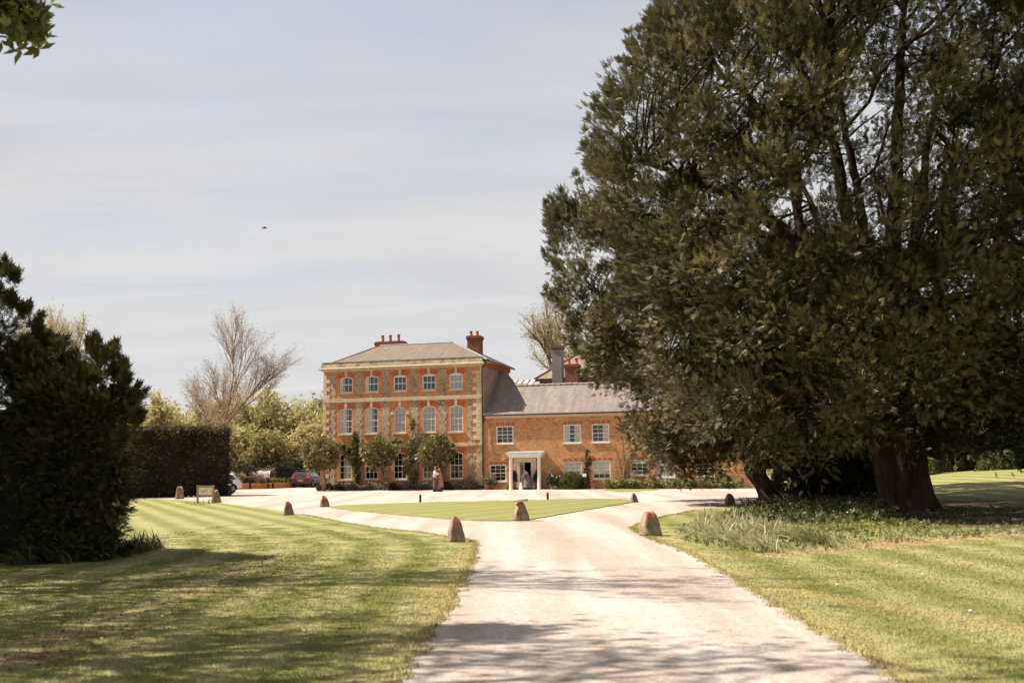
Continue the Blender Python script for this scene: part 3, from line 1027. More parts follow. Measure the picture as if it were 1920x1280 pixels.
# flint panels between the windows
mids = [(-12.83, -12.36)] + [((cen[i] + cen[i + 1]) / 2 - .33, (cen[i] + cen[i + 1]) / 2 + .33) for i in range(4)] + [(-1.2, -0.78)]
for (a_, b_) in mids:
    for (z0, z1) in ((0.35, 3.3), (3.54, 6.94), (7.26, ZC - .02)):
        n = int((z1 - z0) / .3)
        left, right = [], []
        for i in range(n + 1):                      # toothed edges
            z = z0 + (z1 - z0) * i / n
            o_ = 0.045 * (1 if i % 2 else -1)
            left.append((a_ - o_, z)); right.append((b_ + o_, z))
            if i < n: left.append((a_ - o_, z + (z1 - z0) / n)); right.append((b_ + o_, z + (z1 - z0) / n))
        poly = right + left[::-1]
        lo = [Vector((x, z, 0)) for x, z in poly]
        tris = tessellate_polygon([lo])
        MB().add([(x, -.02, z) for x, z in poly], [t_ for t_ in tris]).build('flint_panel', M['flint'], house)
for k, c in enumerate(cen):
    MB().box(c - .24, c + .24, -.018, 0.0, 7.27, 7.5).build('flint_panel', M['flint'], house)
# bands, plinth, cornice, parapet
MB().box(UL - .03, UR + .0, -.09, .05, 6.95, 7.24).build('string_course', M['stone'], house, bevel=.012)
MB().box(UL - .03, UR + .0, -.09, .05, 3.31, 3.53).build('string_course', M['stone'], house, bevel=.012)
MB().box(UL - .02, UR, -.05, .05, 0.0, 0.34).build('plinth', M['flint'], house)


def prof(p, u0, u1, name, mat_, parent):
    n = len(p)
    b = MB()
    b.add([(u0 - e, y, z) for y, z, e in p] + [(u1 + e, y, z) for y, z, e in p], [(i, n + i, n + (i + 1) % n, (i + 1) % n) for i in range(n)] + [tuple(range(n)), tuple(range(2 * n - 1, n - 1, -1))])
    return b.build(name, mat_, parent)


prof([(.3, 9.44, 0), (-.05, 9.44, .04), (-.14, 9.52, .12), (-.26, 9.56, .24), (-.34, 9.62, .33), (-.34, 9.69, .33), (-.22, 9.74, .22), (.3, 9.74, .1)], UL, UR - .02, 'cornice', M['stone'], house)
prof([(.3, 9.74, .1), (-.2, 9.74, .2), (-.12, 10.16, .08), (.3, 10.18, .05)], UL, UR - .05, 'parapet', M['parapet'], house)
prof([(.3, 10.18, .05), (-.16, 10.165, .1), (-.16, 10.20, .1), (.3, 10.225, .05)], UL, UR - .05, 'parapet_capping', M['lead'], house)
# quoin stones
for side in (0, 1):
    for i in range(30):
        z0 = 0.02 + i * .315
        if z0 + .3 > ZC: break
        if any(z0 < b1 and z0 + .3 > b0 for b0, b1 in ((3.30, 3.54), (6.94, 7.25))):
            lo_, hi_ = z0, z0 + .3
            if z0 < 3.31 < z0 + .3 or (3.31 <= z0 < 3.54): continue
            continue
        ln = 0.55 if i % 2 == (1 if side == 0 else 0) else 0.27
        ln += random.gauss(0, .01)
        q = MB()
        if side == 0:
            q.box(UL - .03, UL + ln, -.045, .3, z0, z0 + .300)
        else:
            q.box(UR - ln - .18, UR - .16, -.045, .02, z0, z0 + .300)
        q.build('quoin_stone', M['quoin2'] if (random.random() < .3 or (side == 1 and z0 < 3.3)) else M['quoin'], house, bevel=.012)
MB().box(UR - .165, UR + .01, -.04, .3, 0, ZC).build('corner_pier', M['quoin2'], house)
# roof
rb = 9.98; ry0, ry1 = .2, DEP + .3
rl0, rl1 = UL - .1, UR + .38
rid = (ry0 + ry1) / 2 - .1
ra, rc = -10.15, -3.62
zr = 11.86
zb = 9.86
rf = [(rl0, ry0, rb), (rl1, ry0, rb - .0), (rl1, ry1, zb), (rl0, ry1, zb), (ra, rid, zr), (rc, rid, zr)]
roof = MB().add(rf, [(0, 1, 5, 4), (1, 2, 5), (2, 3, 4, 5), (3, 0, 4)]).build('roof', M['slate_main'], house)
MB().tube([(rl1, ry0 + .1, rb), (rc, rid, zr + .02)], .07, 6).build('hip_capping', M['lead'], roof)
MB().tube([(rl0, ry0, rb), (ra, rid, zr + .02)], .055, 6).build('hip_capping', M['brick_dark'], roof)
MB().tube([(ra, rid, zr + .02), (rc, rid, zr + .02)], .06, 6).build('ridge_capping', M['lead'], roof)
MB().tube([(rl1, ry1, zb), (rc, rid, zr + .02)], .055, 6).build('hip_capping', M['brick_dark'], roof)
MB().tube([(rl1 + .04, ry0, rb - .05), (rl1 + .04, ry1, zb - .06)], .065, 8).build('gutter', M['black_metal'], house)
MB().box(UR + .1, rl1, ry0 + .1, ry1, 9.82, 9.86).build('soffit', M['white'], house)
# rain-water pipe at the corner
MB().tube([(rl1 - .02, .1, 9.85), (.25, -.02, 9.72), (.1, -.1, 9.35), (.06, -.12, 9.1), (.06, -.12, 5.6), (.08, -.12, 4.5), (.06, -.12, .05)], .055, 8).build('downpipe', M['black_metal'], house)
hp = MB()
for z_ in (8.2, 6.2, 4.2, 2.2, .5): hp.tube([(.06, -.12, z_), (.06, -.12, z_ + .09)], .075, 8)
hp.build('pipe_collars', M['black_metal'], house)
# chimneys
def stack(parent, u0, u1, v0, v1, z0, z1, mat_, pots, pot_h=.5, pot_r=.13, lab=None):
    b = MB().box(u0, u1, v0, v1, z0, z1 - .34)
    s_ = b.build('chimney', mat_, parent)
    MB().box(u0 - .05, u1 + .05, v0 - .05, v1 + .05, z1 - .34, z1 - .2).box(u0 - .09, u1 + .09, v0 - .09, v1 + .09, z1 - .2, z1 - .08).box(u0 - .03, u1 + .03, v0 - .03, v1 + .03, z1 - .08, z1).build('chimney_cap', M['brick_dark'] if mat_ != M['rough_grey'] else M['brick_dark'], s_)
    for (u, v, hh) in pots:
        MB().lathe([(pot_r * 1.1, 0), (pot_r * 1.1, .06), (pot_r * .92, .1), (pot_r * .85, hh - .08), (pot_r * 1.08, hh - .06), (pot_r * 1.08, hh), (pot_r * .7, hh), (pot_r * .7, hh - .2)], 12, (u, v, z1)).build('chimney_pot', M['terracotta'], s_, True)
    return s_


stack(house, -3.0, -1.95, 5.3, 6.3, 10.6, 12.55, M['brick_dark'], [(-2.75, 5.6, .42), (-2.2, 5.6, .40)])
stack(house, -11.0, -8.55, 4.7, 5.6, 11.0, 12.33, M['brick_dark'], [(-10.45, 5.0, .55), (-9.75, 5.0, .55), (-9.0, 5.0, .58)], pot_r=.14)

# ------------------------------------------------------------------ the low wing
wing = thing('low_wing', 'low brick wing with grey slate roof right of the tall house', 'house', P0, -TH)
WR = 20.5
wwins = [(1.12, 2.48, 3.45, 4.79, 0, 3, 4, 'none', 0), (6.39, 7.74, 3.40, 4.79, 0, 3, 4, 'both', 0), (8.56, 9.88, 3.42, 4.79, 0, 3, 4, 'right', 0),
         (0.56, 1.88, 0.6, 1.87, 0, 3, 4, 'none', 0), (6.38, 7.76, 0.68, 2.04, 0, 3, 4, 'blind0.78', 0), (8.58, 9.93, 0.72, 2.07, 0, 3, 4, 'blind0.72', 0),
         (11.42, 12.74, 0.98, 2.12, 0, 3, 3, 'blind0.0', .22), (13.34, 14.66, 0.80, 2.04, 0, 3, 4, 'blind0.98', 0), (16.2, 17.5, .85, 2.05, 0, 3, 4, 'none', 0), (16.2, 17.5, 3.42, 4.79, 0, 3, 4, 'none', 0)]
door_u0, door_u1, door_z = 2.62, 4.18, 2.3
holes = [outline(a_, b_, z0, z1, 0) for (a_, b_, z0, z1, *_r) in wwins] + [outline(door_u0 + .02, door_u1 - .02, 0.12, door_z, 0)]
wall('wall', [(.0, 0), (WR, 0), (WR, 5.47), (.0, 5.47)], holes, M['brick_wing'], wing, 0.03, .14)
MB().add([(WR, .03, 0), (WR, 5.4, 0), (WR, 5.4, 5.6), (WR, 2.7, 8.0), (WR, .03, 5.6)], [(0, 1, 2, 3, 4)]).add([(0, 5.4, 0), (WR, 5.4, 0), (WR, 5.4, 5.6), (0, 5.4, 5.6)], [(3, 2, 1, 0)]).build('rear_walls', M['brick_wing'], wing)
MB().add([(.1, 1.5, 0), (WR - .1, 1.5, 0), (WR - .1, 1.5, 5.4), (.1, 1.5, 5.4)], [(0, 1, 2, 3)]).build('dark_backing', M['room'], wing)  # dark sheet behind the windows in place of unlit rooms
for z_ in (.08, 2.7):
    MB().box(.1, WR - .1, .25, 1.5, z_, z_ + .05).build('floor', M['room'], wing)
for (a_, b_, z0, z1, rise, cols, rows, dress, head) in wwins:
    window(wing, a_, b_, z0, z1, 0, cols, rows, dress if dress != 'blind0.0' else 'none', head, v=.05,
           label={'both': 'sash window with curtains at both sides', 'right': 'sash window with a curtain at its right', 'blind0.78': 'sash window with its blind drawn low behind the bush', 'blind0.72': 'sash window with its cream blind drawn three quarters down', 'blind0.98': 'sash window with its blind fully down'}.get(dress))
    MB().box(a_ - .05, b_ + .05, -.05, .14, z0 - .06, z0).build('sill', M['white'], wing)
    # flat gauged-brick lintel
    n = 12
    for k in range(n):
        x0 = a_ - .1 + (b_ - a_ + .2) * k / n; x1 = a_ - .1 + (b_ - a_ + .2) * (k + 1) / n - .014
        t_ = ((k + .5) / n - .5) * .12
        MB().add([(x0, .018, z1 + .01), (x1, .018, z1 + .01), (x1 + t_, .018, z1 + .24), (x0 + t_, .018, z1 + .24)], [(0, 1, 2, 3)]).build('lintel_brick', M['brick_red' if k % 3 else 'brick'], wing)
MB().box(.12, WR, -.07, .06, 5.40, 5.60).build('eaves_fascia', simple('cream_eaves_board', (0.70, 0.50, 0.34), .8, scale=4, var=.15), wing)
MB().tube([(.12, -.16, 5.63), (WR, -.16, 5.64)], .06, 8).build('gutter', M['black_metal'], wing)
MB().tube([(.14, -.16, 5.6), (.2, -.05, 5.35), (.1, -.1, 5.1), (.08, -.12, 4.9)], .05, 8).build('downpipe', M['black_metal'], wing)
S_ = .84
def rz_(v): return 5.76 + S_ * v
rp = [(.02, -.12, rz_(-.12)), (WR + .1, -.12, rz_(-.12)), (WR + .1, 2.7, rz_(2.7)), (2.0, 2.7, rz_(2.7)), (.55, 4.25, rz_(4.25)), (.02, 4.3, rz_(4.3))]
wr = MB().add(rp, [(0, 1, 2, 3, 4, 5)]).build('roof', M['slate_wing'], wing)
MB().add([(2.0, 2.7, rz_(2.7)), (WR + .1, 2.7, rz_(2.7)), (WR + .1, 5.6, 5.7), (2.0, 5.6, 5.7), (.02, 4.3, rz_(4.3)), (.55, 4.25, rz_(4.25)), (.02, 7.2, 6.6), (2.6, 7.2, 6.6)], [(0, 3, 2, 1), (4, 6, 7, 5), (5, 7, 3), (5, 3, 0)]).build('rear_slope', M['slate_wing'], wr)
MB().tube([(2.02, 2.7, rz_(2.7) + .02), (1.3, 3.45, rz_(3.45) + .02), (.55, 4.25, rz_(4.25) + .02)], .07, 6).build('verge_capping', M['render'], wr)
MB().add([(.015, 0, rz_(0)), (.015, 4.3, rz_(4.3)), (.13, 4.3, rz_(4.3)), (.13, -.1, rz_(-.1))], [(0, 3, 2, 1)]).build('flashing', M['lead'], wr, loc=(0, 0, .015))
rt = MB(); rt.tube([(-.2, 0, 0), (.2, 0, 0)], .1, 8).tube([(.17, 0, 0), (.225, 0, 0)], .125, 8)
rtm = rt.mesh('ridge_tile', M['terracotta'] if False else simple('grey_ridge_tile', (.33, .26, .22), .85, scale=5, bmp=.3, c2=(.22, .17, .14)))
u = 2.2
while u < WR:
    link('ridge_tile', rtm, None, wr, loc=(u, 2.7, rz_(2.7) + .015 + random.gauss(0, .008)), rot=(0, random.gauss(0, .02), random.gauss(0, .02)))
    u += .45
MB().box(5.2, 5.52, .02, .04, 1.62, 1.82).build('wall_plaque', simple('stone_plaque', (.36, .28, .22), .8), wing)

# doorway and porch
dr = MB().ring(outline(door_u0, door_u1, 0.12, door_z, 0), outline(door_u0 + .36, door_u1 - .34, 0.12, door_z - .27, 0), -.03, .1)
dr.build('door_surround', M['cream'], wing)
MB().ring(outline(door_u0 - .06, door_u1 + .06, 0.12, door_z + .06, 0), outline(door_u0, door_u1, 0.12, door_z, 0), -.05, .05).build('architrave', M['cream'], wing)
dl = MB().box(door_u0 + .38, door_u0 + .68, .1, .14, .14, 2.0).build('door', M['cream'], wing)
dl['label'] = 'half-glazed cream door leaf standing ajar'
MB().box(door_u0 + .43, door_u0 + .62, .094, .10, .98, 1.9).build('pane', M['car_glass'], dl)
for k in (1, 2): MB().box(door_u0 + .43 + k * .063 - .008, door_u0 + .43 + k * .063 + .008, .088, .094, .98, 1.9).build('glazing_bar', M['cream'], dl)
MB().tube([(door_u0 + .52, .06, .80), (door_u0 + .52, .10, .80)], .035, 8).build('letter_plate', M['black_metal'], dl)
MB().box(door_u0 - .1, door_u1 + .2, -.38, .2, 0, .12).build('doorstep', simple('dark_stone_step', (.10, .07, .06), .8), wing)
MB().box(door_u0 + .1, door_u1 - .1, .3, 1.4, 0.0, .13).build('hall_floor', M['room'], wing)
PV = -.8
porch = thing('porch', 'white open porch with two columns and a flat lead roof over the door', 'porch', HW(0, 0), -TH)
pcx = [FC(958.3, 900, PV)[0], FC(1011, 900, PV)[0]]
pz = FC(984, 852, PV)[1]
for c_ in pcx:
    MB().lathe([(.16, 0), (.16, .06), (.145, .09), (.14, .12), (.125, pz - .3), (.15, pz - .27), (.15, pz - .2)], 14, (c_, PV, 0)).build('column', M['white'], porch, True)
    MB().prism([(c_ - .13, pz - .2), (c_ + .13, pz - .2), (c_ + .16, pz - .08), (c_ - .16, pz - .08)], PV - .12, PV + .12).build('capital', M['white'], porch)
pu0, pu1 = pcx[0] - .13, pcx[1] + .13
prof([(-.0, pz - .22, -.0), (PV - .13, pz - .22, .0), (PV - .14, pz - .12, .03), (PV - .22, pz + .02, .14), (PV - .3, pz + .10, .24), (-.0, pz + .1, .24)], pu0, pu1, 'entablature', M['white'], porch)
prof([(.02, pz + .28, .1), (-.02, pz + .1, .3), (PV - .34, pz + .1, .3), (PV - .34, pz + .14, .3)], pu0, pu1, 'porch_roof', M['lead'], porch)

# ------------------------------------------------------------------ buildings behind
rear = thing('rear_house', 'red brick building with a hipped roof rising behind the low wing', 'house', P0, -TH)
ru0, ru1, rv0, rv1, rz0 = 1.75, 15.0, 9.0, 19.0, 9.05
MB().box(ru0 + .35, ru1 - .35, rv0 + .35, rv1 - .35, 0, rz0).build('wall', M['brick_dark'], rear)
rr_ = MB().add([(ru0, rv0, rz0), (ru1, rv0, rz0), (ru1, rv1, rz0), (ru0, rv1, rz0), (ru0 + 4.6, 14, 12.6), (ru1 - 4.6, 14, 12.6)], [(0, 1, 5, 4), (1, 2, 5), (2, 3, 4, 5), (3, 0, 4), (3, 2, 1, 0)]).build('roof', slatemat('buff_roof_tiles', (.24, .17, .12), (.2, .14, .1), (.28, .21, .13), .25, .14, 1.1, .4), rear)
MB().tube([(ru0, rv0, rz0 + .03), (ru0 + 4.6, 14, 12.63)], .08, 6).build('hip_capping', M['brick_dark'], rr_)
MB().box(ru0 - .05, ru1, rv0 - .1, rv0 + .02, rz0 - .14, rz0 + .01).build('gutter', M['black_metal'], rear)
MB().box(ru0, ru1, rv0 + .02, rv0 + .35, rz0 - .2, rz0 - .15).build('soffit', M['white'], rear)
s_ = stack(rear, 3.5, 4.33, 8.2, 9.0, 7.0, 11.75, M['rough_grey'], [])
s_['label'] = 'tall grey roughcast chimney'
s_ = stack(rear, 4.95, 6.05, 6.7, 7.5, 5.5, 10.0, M['brick_dark'], [(5.22, 7.1, .5), (5.85, 7.1, .5)], pot_r=.15)
s_['label'] = 'short red brick chimney with two pots'
gl = thing('glazed_lantern', 'low glass-roofed lantern between the tall house and the rear building', 'roof lantern', P0, -TH)
MB().box(-.5, 1.9, 7.6, 9.5, 6.5, 8.45).build('wall', M['trim'], gl)
MB().box(1.05, 1.75, 7.55, 7.62, 8.02, 8.42).build('window_frame', M['cream'], gl)
MB().box(1.12, 1.68, 7.53, 7.56, 8.07, 8.36).build('pane', M['grey_blind'], gl)
lr = MB().add([(-.6, 7.5, 8.47), (2.0, 7.5, 8.5), (2.0, 8.6, 9.0), (-.6, 8.6, 9.0)], [(0, 1, 2, 3)]).build('glass_roof', simple('milky_glass_roof', (.45, .43, .44), .3, spec=.6), gl)
for k in range(6): MB().tube([(-.6 + k * .52, 7.48, 8.5), (-.6 + k * .52, 8.6, 9.03)], .03, 5).build('glazing_bar', M['black_metal'], lr)
MB().box(-.6, 2.0, 7.46, 7.52, 8.41, 8.48).build('gutter', M['lead'], gl)


# ------------------------------------------------------------------ trees and hedges
def poly_world(pix, Y):
    return np.array([(AT(x, y, Y).x, AT(x, y, Y).z) for x, y in pix])


def inside(P, poly):
    x, y = P[:, 0], P[:, 1]
    r = np.zeros(len(P), bool)
    n = len(poly)
    for i in range(n):
        x1, y1 = poly[i]; x2, y2 = poly[(i + 1) % n]
        c = ((y1 > y) != (y2 > y)) & (x < (x2 - x1) * (y - y1) / (y2 - y1 + 1e-12) + x1)
        r ^= c
    return r


def edge_dist(P, poly):
    d = np.full(len(P), 1e9)
    n = len(poly)
    for i in range(n):
        A, B = poly[i], poly[(i + 1) % n]
        ab = B - A
        t = np.clip(((P - A) @ ab) / max(ab @ ab, 1e-9), 0, 1)
        d = np.minimum(d, np.linalg.norm(P - (A + t[:, None] * ab), axis=1))
    return d


def crown_points(poly, Y, n, thick, grow, hollow=0.45, thin=(), shell=0.7, front=0.6, inset=0.0, plume=2.4, depthk=0.0, plk=0.0):
    """clump centres in a rounded volume that has this outline; returns points and outward directions"""
    lo, hi = poly.min(0), poly.max(0)
    out = []; dirs = []
    while sum(map(len, out)) < n:
        P = rng.uniform(lo, hi, (n * 2, 2))
        P = P[inside(P, poly)]
        d = edge_dist(P, poly) - inset * rng.uniform(.55, 1.25, len(P))
        P = P[d > 0]; d = d[d > 0]
        t = thick * np.sqrt(1 - (1 - np.clip(d / grow, 0, 1)) ** 2)
        k = len(P)
        on = rng.random(k) < shell
        side = np.where(rng.random(k) < front, -1, 1)
        s = np.where(on, side * (1 - 0.18 * rng.random(k) ** 2), rng.uniform(-1, 1, k))
        bmp = np.sin(P[:, 0] * plume + 1.2 * np.sin(P[:, 1] * plume * .65)) * np.sin(P[:, 1] * plume * .8 + 1.1 * np.sin(P[:, 0] * plume * .7) + s)
        y = Y + (t + depthk * bmp) * s
        Q = np.stack([P[:, 0], y, P[:, 1]], 1)
        keep = np.ones(k, bool)
        for (cx_, cz_, rx, rz, p) in thin:          # thinner places in the crown where the limbs and sky show
            q = ((P[:, 0] - cx_) / rx) ** 2 + ((P[:, 1] - cz_) / rz) ** 2
            keep &= ~((q < 1) & (rng.random(k) < p * np.clip(1.6 * (1 - q), 0, 1)))
        # uneven density
        nn = np.sin(Q[:, 0] * 1.1 + 1.3 * np.sin(Q[:, 2] * .9)) + np.sin(Q[:, 2] * 1.37 + Q[:, 1] * .8) + np.sin(Q[:, 1] * 1.21 + Q[:, 0] * .53)
        keep &= rng.random(k) < (1.0 + hollow * nn * 0.5) * np.clip(.62 + plk * bmp, .05, 1)
        Q = Q[keep]; s = s[keep]; t = t[keep]; P = P[keep]
        # outward direction, from the middle line of the crown
        c = poly.mean(0)
        dx = (P - c); dx = dx / (np.linalg.norm(dx, axis=1, keepdims=True) + 1e-6)
        dd = np.clip(1 - edge_dist(P, poly) / grow, 0, 1)
        D = np.stack([dx[:, 0] * (0.35 + dd), s * 1.0, dx[:, 1] * (0.2 + dd)], 1)
        out.append(Q); dirs.append(unit(D))
    return np.concatenate(out)[:n], np.concatenate(dirs)[:n]


def sprays_from_clumps(C, D, per, rad, up=0.45, size=(0.22, 0.4), squash=0.7, tintv=0.25, droop=0.0):
    """each clump is a plume: sprays spread in it and pointing outwards and up"""
    n = len(C)
    r = rad * (0.6 + 0.8 * rng.random(n))
    ct = rng.normal(0, tintv, n)
    rr = rng.normal(size=(n, per, 3))
    rr = unit(rr) * (rng.random((n, per, 1)) ** 0.45)
    rr[..., 2] *= squash
    ax = D[:, None, :] * (rng.random((n, per, 1)) * 0.9)
    P = C[:, None, :] + (rr + ax * 0.8) * r[:, None, None]
    dr = unit(rr * 0.9 + D[:, None, :] * 0.55 + np.array([0, 0, up]) + rng.normal(0, .28, (n, per, 3)) + np.array([0, 0, -droop]))
    depth = np.linalg.norm(rr, axis=2)
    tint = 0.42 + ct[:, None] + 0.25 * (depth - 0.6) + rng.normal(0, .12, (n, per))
    S = rng.uniform(*size, (n, per))
    return P.reshape(-1, 3), dr.reshape(-1, 3), S.ravel(), np.clip(tint, 0, 1).ravel()


def spires(poly, Y, n, ln=(.5, 1.3), r0=.42, depth=2.0, up=.7, part=None):
    C = []; D = []; Rr_ = []
    m_ = len(poly); c = poly.mean(0)
    seg = np.linalg.norm(np.roll(poly, -1, 0) - poly, axis=1); cum = np.cumsum(seg) / seg.sum()
    for _ in range(n):
        i = int(np.searchsorted(cum, rng.random())); i = min(i, m_ - 1)
        t = rng.random(); p = poly[i] * (1 - t) + poly[(i + 1) % m_] * t
        o = p - c; o = o / np.linalg.norm(o)
        if o[1] < -.35: continue
        d = np.array([o[0], rng.normal(0, .3), o[1] * .8 + up]); d /= np.linalg.norm(d)
        l = rng.uniform(*ln)
        s0 = np.array([p[0] - o[0] * r0 * 1.6, Y + rng.uniform(-depth, depth), p[1] - o[1] * r0 * 1.6])
        for k in range(4):
            C.append(s0 + d * l * k / 3); D.append(d); Rr_.append(r0 * (1 - .24 * k))
    return np.array(C), np.array(D), np.array(Rr_)


def spire_sprays(poly, Y, n, size, per=16, **kw):
    C, D, r = spires(poly, Y, n, **kw)
    k = len(C)
    off = unit(rng.normal(size=(k, per, 3))) * rng.random((k, per, 1)) ** .5
    P = C[:, None, :] + off * r[:, None, None]
    Dd = unit(off * .5 + D[:, None, :] + rng.normal(0, .3, (k, per, 3)))
    return P.reshape(-1, 3), Dd.reshape(-1, 3), rng.uniform(*size, k * per), np.clip(.5 + rng.normal(0, .15, k * per), 0, 1)


def cat4(a, b):
    return [np.concatenate([x, y]) for x, y in zip(a, b)]


def limb_path(A, B, sag=0.15, n=6, wob=0.15):
    A, B = Vector(A), Vector(B)
    pts = []
    ln = (B - A).length
    off = Vector((random.gauss(0, 1), random.gauss(0, 1), 0)) * wob * ln * .3
    for i in range(n + 1):
        t = i / n
        p = A.lerp(B, t)
        p.z += math.sin(math.pi * t) * sag * ln
        p += off * math.sin(math.pi * t) + Vector((random.gauss(0, 1), random.gauss(0, 1), random.gauss(0, 1))) * 0.012 * ln * (0 < i < n)
        pts.append(p)
    return pts


def fluted_trunk(b, pts, rad, n=26, lobes=7, amp=0.16, seed=1):
    """a trunk with flutes and roots"""
    rr = random.Random(seed)
    ph = [rr.random() * 6.28 for _ in range(4)]
    base = len(b.v)
    for i, (p, r_) in enumerate(zip(pts, rad)):
        p = Vector(p)
        t = i / (len(pts) - 1)
        for k in range(n):
            q = 2 * math.pi * k / n
            f = 1 + amp * (math.sin(lobes * q + ph[0] + t * 1.2) + .6 * math.sin((lobes + 4) * q + ph[1] - t) + .5 * math.sin(3 * q + ph[2]))
            b.v.append((p.x + r_ * f * math.cos(q), p.y + r_ * f * math.sin(q), p.z))
    for i in range(len(pts) - 1):
        for k in range(n):
            k2 = (k + 1) % n
            b.f.append((base + i * n + k, base + i * n + k2, base + (i + 1) * n + k2, base + (i + 1) * n + k))


def branchlets(b, C, limbs_pts, maxn=200, r0=0.05, sub=0.35):
    """thin boughs from the nearest limb point out to clump centres"""
    LP = np.array([tuple(p) for p in limbs_pts])
    idx = rng.permutation(len(C))[:maxn]
    for i in idx:
        c = C[i]
        d = np.linalg.norm(LP - c, axis=1) + np.maximum(0, LP[:, 2] - c[2]) * 0.6
        j = int(np.argmin(d + rng.random(len(d)) * 0.6))
        ln = np.linalg.norm(LP[j] - c)
        if ln < 0.4: continue
        rr = r0 * (0.5 + 0.14 * ln)
        b.tube(limb_path(LP[j], c, -0.06 + 0.12 * random.random(), 4, 0.4), [rr, rr * .85, rr * .7, rr * .5, rr * .25], 4, cap=False)


SPR = [t_spray(7, 1.0, 0.185, 0.9, 0.3, s) for s in range(4)]


def multi_scatter(name, mat_, P, D, S, T, parent, tm=SPR, flat=0.35, loc=None):
    """several templates, joined as one mesh"""
    k = len(tm)
    Vs = []; Fs = []; Ts = []; off = 0
    sel = rng.integers(0, k, len(P))
    for i in range(k):
        q = sel == i
        if not q.any(): continue
        TV, TF = tm[i]
        Dq = unit(D[q]); n = len(Dq)
        rnd = rng.normal(size=(n, 3)) * (1 - flat) + np.array([0, 0, 1.0]) * flat * 3
        Z = unit(rnd - Dq * np.sum(rnd * Dq, axis=1, keepdims=True))
        X = np.cross(Dq, Z)
        Mx = np.stack([X, Dq, Z], axis=1)
        Vv = np.einsum('ki,nij->nkj', TV, Mx) * S[q][:, None, None] + P[q][:, None, :]
        Ff = (TF[None] + (np.arange(n) * len(TV))[:, None, None]).reshape(-1, 3) + off
        off += n * len(TV)
        Vs.append(Vv.reshape(-1, 3)); Fs.append(Ff)
        Ts.append(np.repeat(T[q], len(TV)) + rng.normal(size=n * len(TV)) * .04)
    me = np_mesh(name, np.concatenate(Vs), np.concatenate(Fs), mat_, np.concatenate(Ts))
    return link(name, me, None, parent, loc=loc)


def apx(px, py, Y):
    p = AT(px, py, Y)
    return (p.x, p.y, p.z)


# --- the great yew on the right
yA = thing('yew_tree', 'huge dark yew with thick fluted forked trunk right of the drive', 'tree', (0, 0, 0), group=None)
YA = 36.0
outA = poly_world([(1240, -10), (1218, 60), (1165, 120), (1140, 180), (1112, 235), (1118, 290), (1092, 330), (1110, 400), (1150, 430), (1125, 470), (1180, 520), (1160, 600), (1215, 640), (1180, 700), (1260, 790), (1320, 830), (1430, 880), (1530, 890), (1600, 868), (1650, 848), (1725, 858), (1810, 858), (1900, 862), (2000, 860), (2150, 800), (2260, 500), (2250, 200), (2150, -100), (1900, -330), (1550, -330), (1320, -160)], YA)


def thinpx(cx_, cy_, rx, ry, p, Y):
    a_, b_ = AT(cx_, cy_, Y), AT(cx_ + rx, cy_ + ry, Y)
    return (a_.x, a_.z, abs(b_.x - a_.x), abs(b_.z - a_.z), p)


thinA = [thinpx(1560, 320, 80, 180, .68, YA), thinpx(1700, 260, 80, 150, .5, YA), thinpx(1490, 420, 50, 65, .85, YA), thinpx(1380, 360, 110, 40, .45, YA), thinpx(1800, 230, 60, 90, .4, YA), thinpx(1330, 440, 80, 36, .45, YA), thinpx(1250, 300, 100, 40, .25, YA)]
CA, DA = crown_points(outA, YA, 2450, 6.2, 4.2, 0.6, thinA, shell=0.78, front=.64, inset=.7, plume=1.9, depthk=.75, plk=.55)
# keep the lower right interior dense, the trunk clear
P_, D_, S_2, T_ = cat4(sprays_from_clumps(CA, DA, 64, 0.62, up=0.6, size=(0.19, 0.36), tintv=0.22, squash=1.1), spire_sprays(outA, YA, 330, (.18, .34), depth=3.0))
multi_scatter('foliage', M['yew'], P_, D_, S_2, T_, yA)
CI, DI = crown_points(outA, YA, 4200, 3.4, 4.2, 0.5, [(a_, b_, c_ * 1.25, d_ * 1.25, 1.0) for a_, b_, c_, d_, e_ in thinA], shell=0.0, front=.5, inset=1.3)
multi_scatter('inner_dark_sprays', M['yew'], CI, unit(rng.normal(size=(len(CI), 3)) + np.array([0, 0, .3])), rng.uniform(.3, .6, len(CI)), np.clip(.12 + rng.normal(0, .06, len(CI)), 0, 1), yA)  # dark-tinted sprays added inside to close gaps and deepen the shade
b = MB()
tb = [(13.45, 36.4, -.15), (13.4, 36.4, .15), (13.3, 36.4, .6), (13.2, 36.4, 1.3), (13.1, 36.4, 2.2), (13.0, 36.4, 3.0)]
fluted_trunk(b, tb, [1.22, .98, .84, .80, .86, .95], amp=.13)
limbs = []
def limb(b, pts, r0, r1, n=9, seg=7, wob=.12):
    P = [Vector(p) for p in pts]
    out = []
    for i in range(len(P) - 1):
        q0 = P[max(i - 1, 0)]; q1 = P[i]; q2 = P[i + 1]; q3 = P[min(i + 2, len(P) - 1)]
        for k in range(seg):
            t = k / seg
            v = 0.5 * ((2 * q1) + (q2 - q0) * t + (2 * q0 - 5 * q1 + 4 * q2 - q3) * t * t + (3 * q1 - q0 - 3 * q2 + q3) * t ** 3)
            out.append(v + Vector((random.gauss(0, 1), random.gauss(0, 1), random.gauss(0, 1))) * .02)
    out.append(P[-1])
    N_ = len(out)
    b.tube(out, [r0 + (r1 - r0) * (i / (N_ - 1)) ** .8 for i in range(N_)], n, cap=False)
    limbs.extend(out)
    return out
def L_(*pp): return [apx(x, y, d) for x, y, d in pp]
limb(b, L_((1690, 850, 36.4), (1640, 770, 36.2), (1590, 640, 36), (1540, 520, 35.8), (1430, 400, 35), (1330, 350, 34.5), (1200, 300, 34)), 0.663, .06)
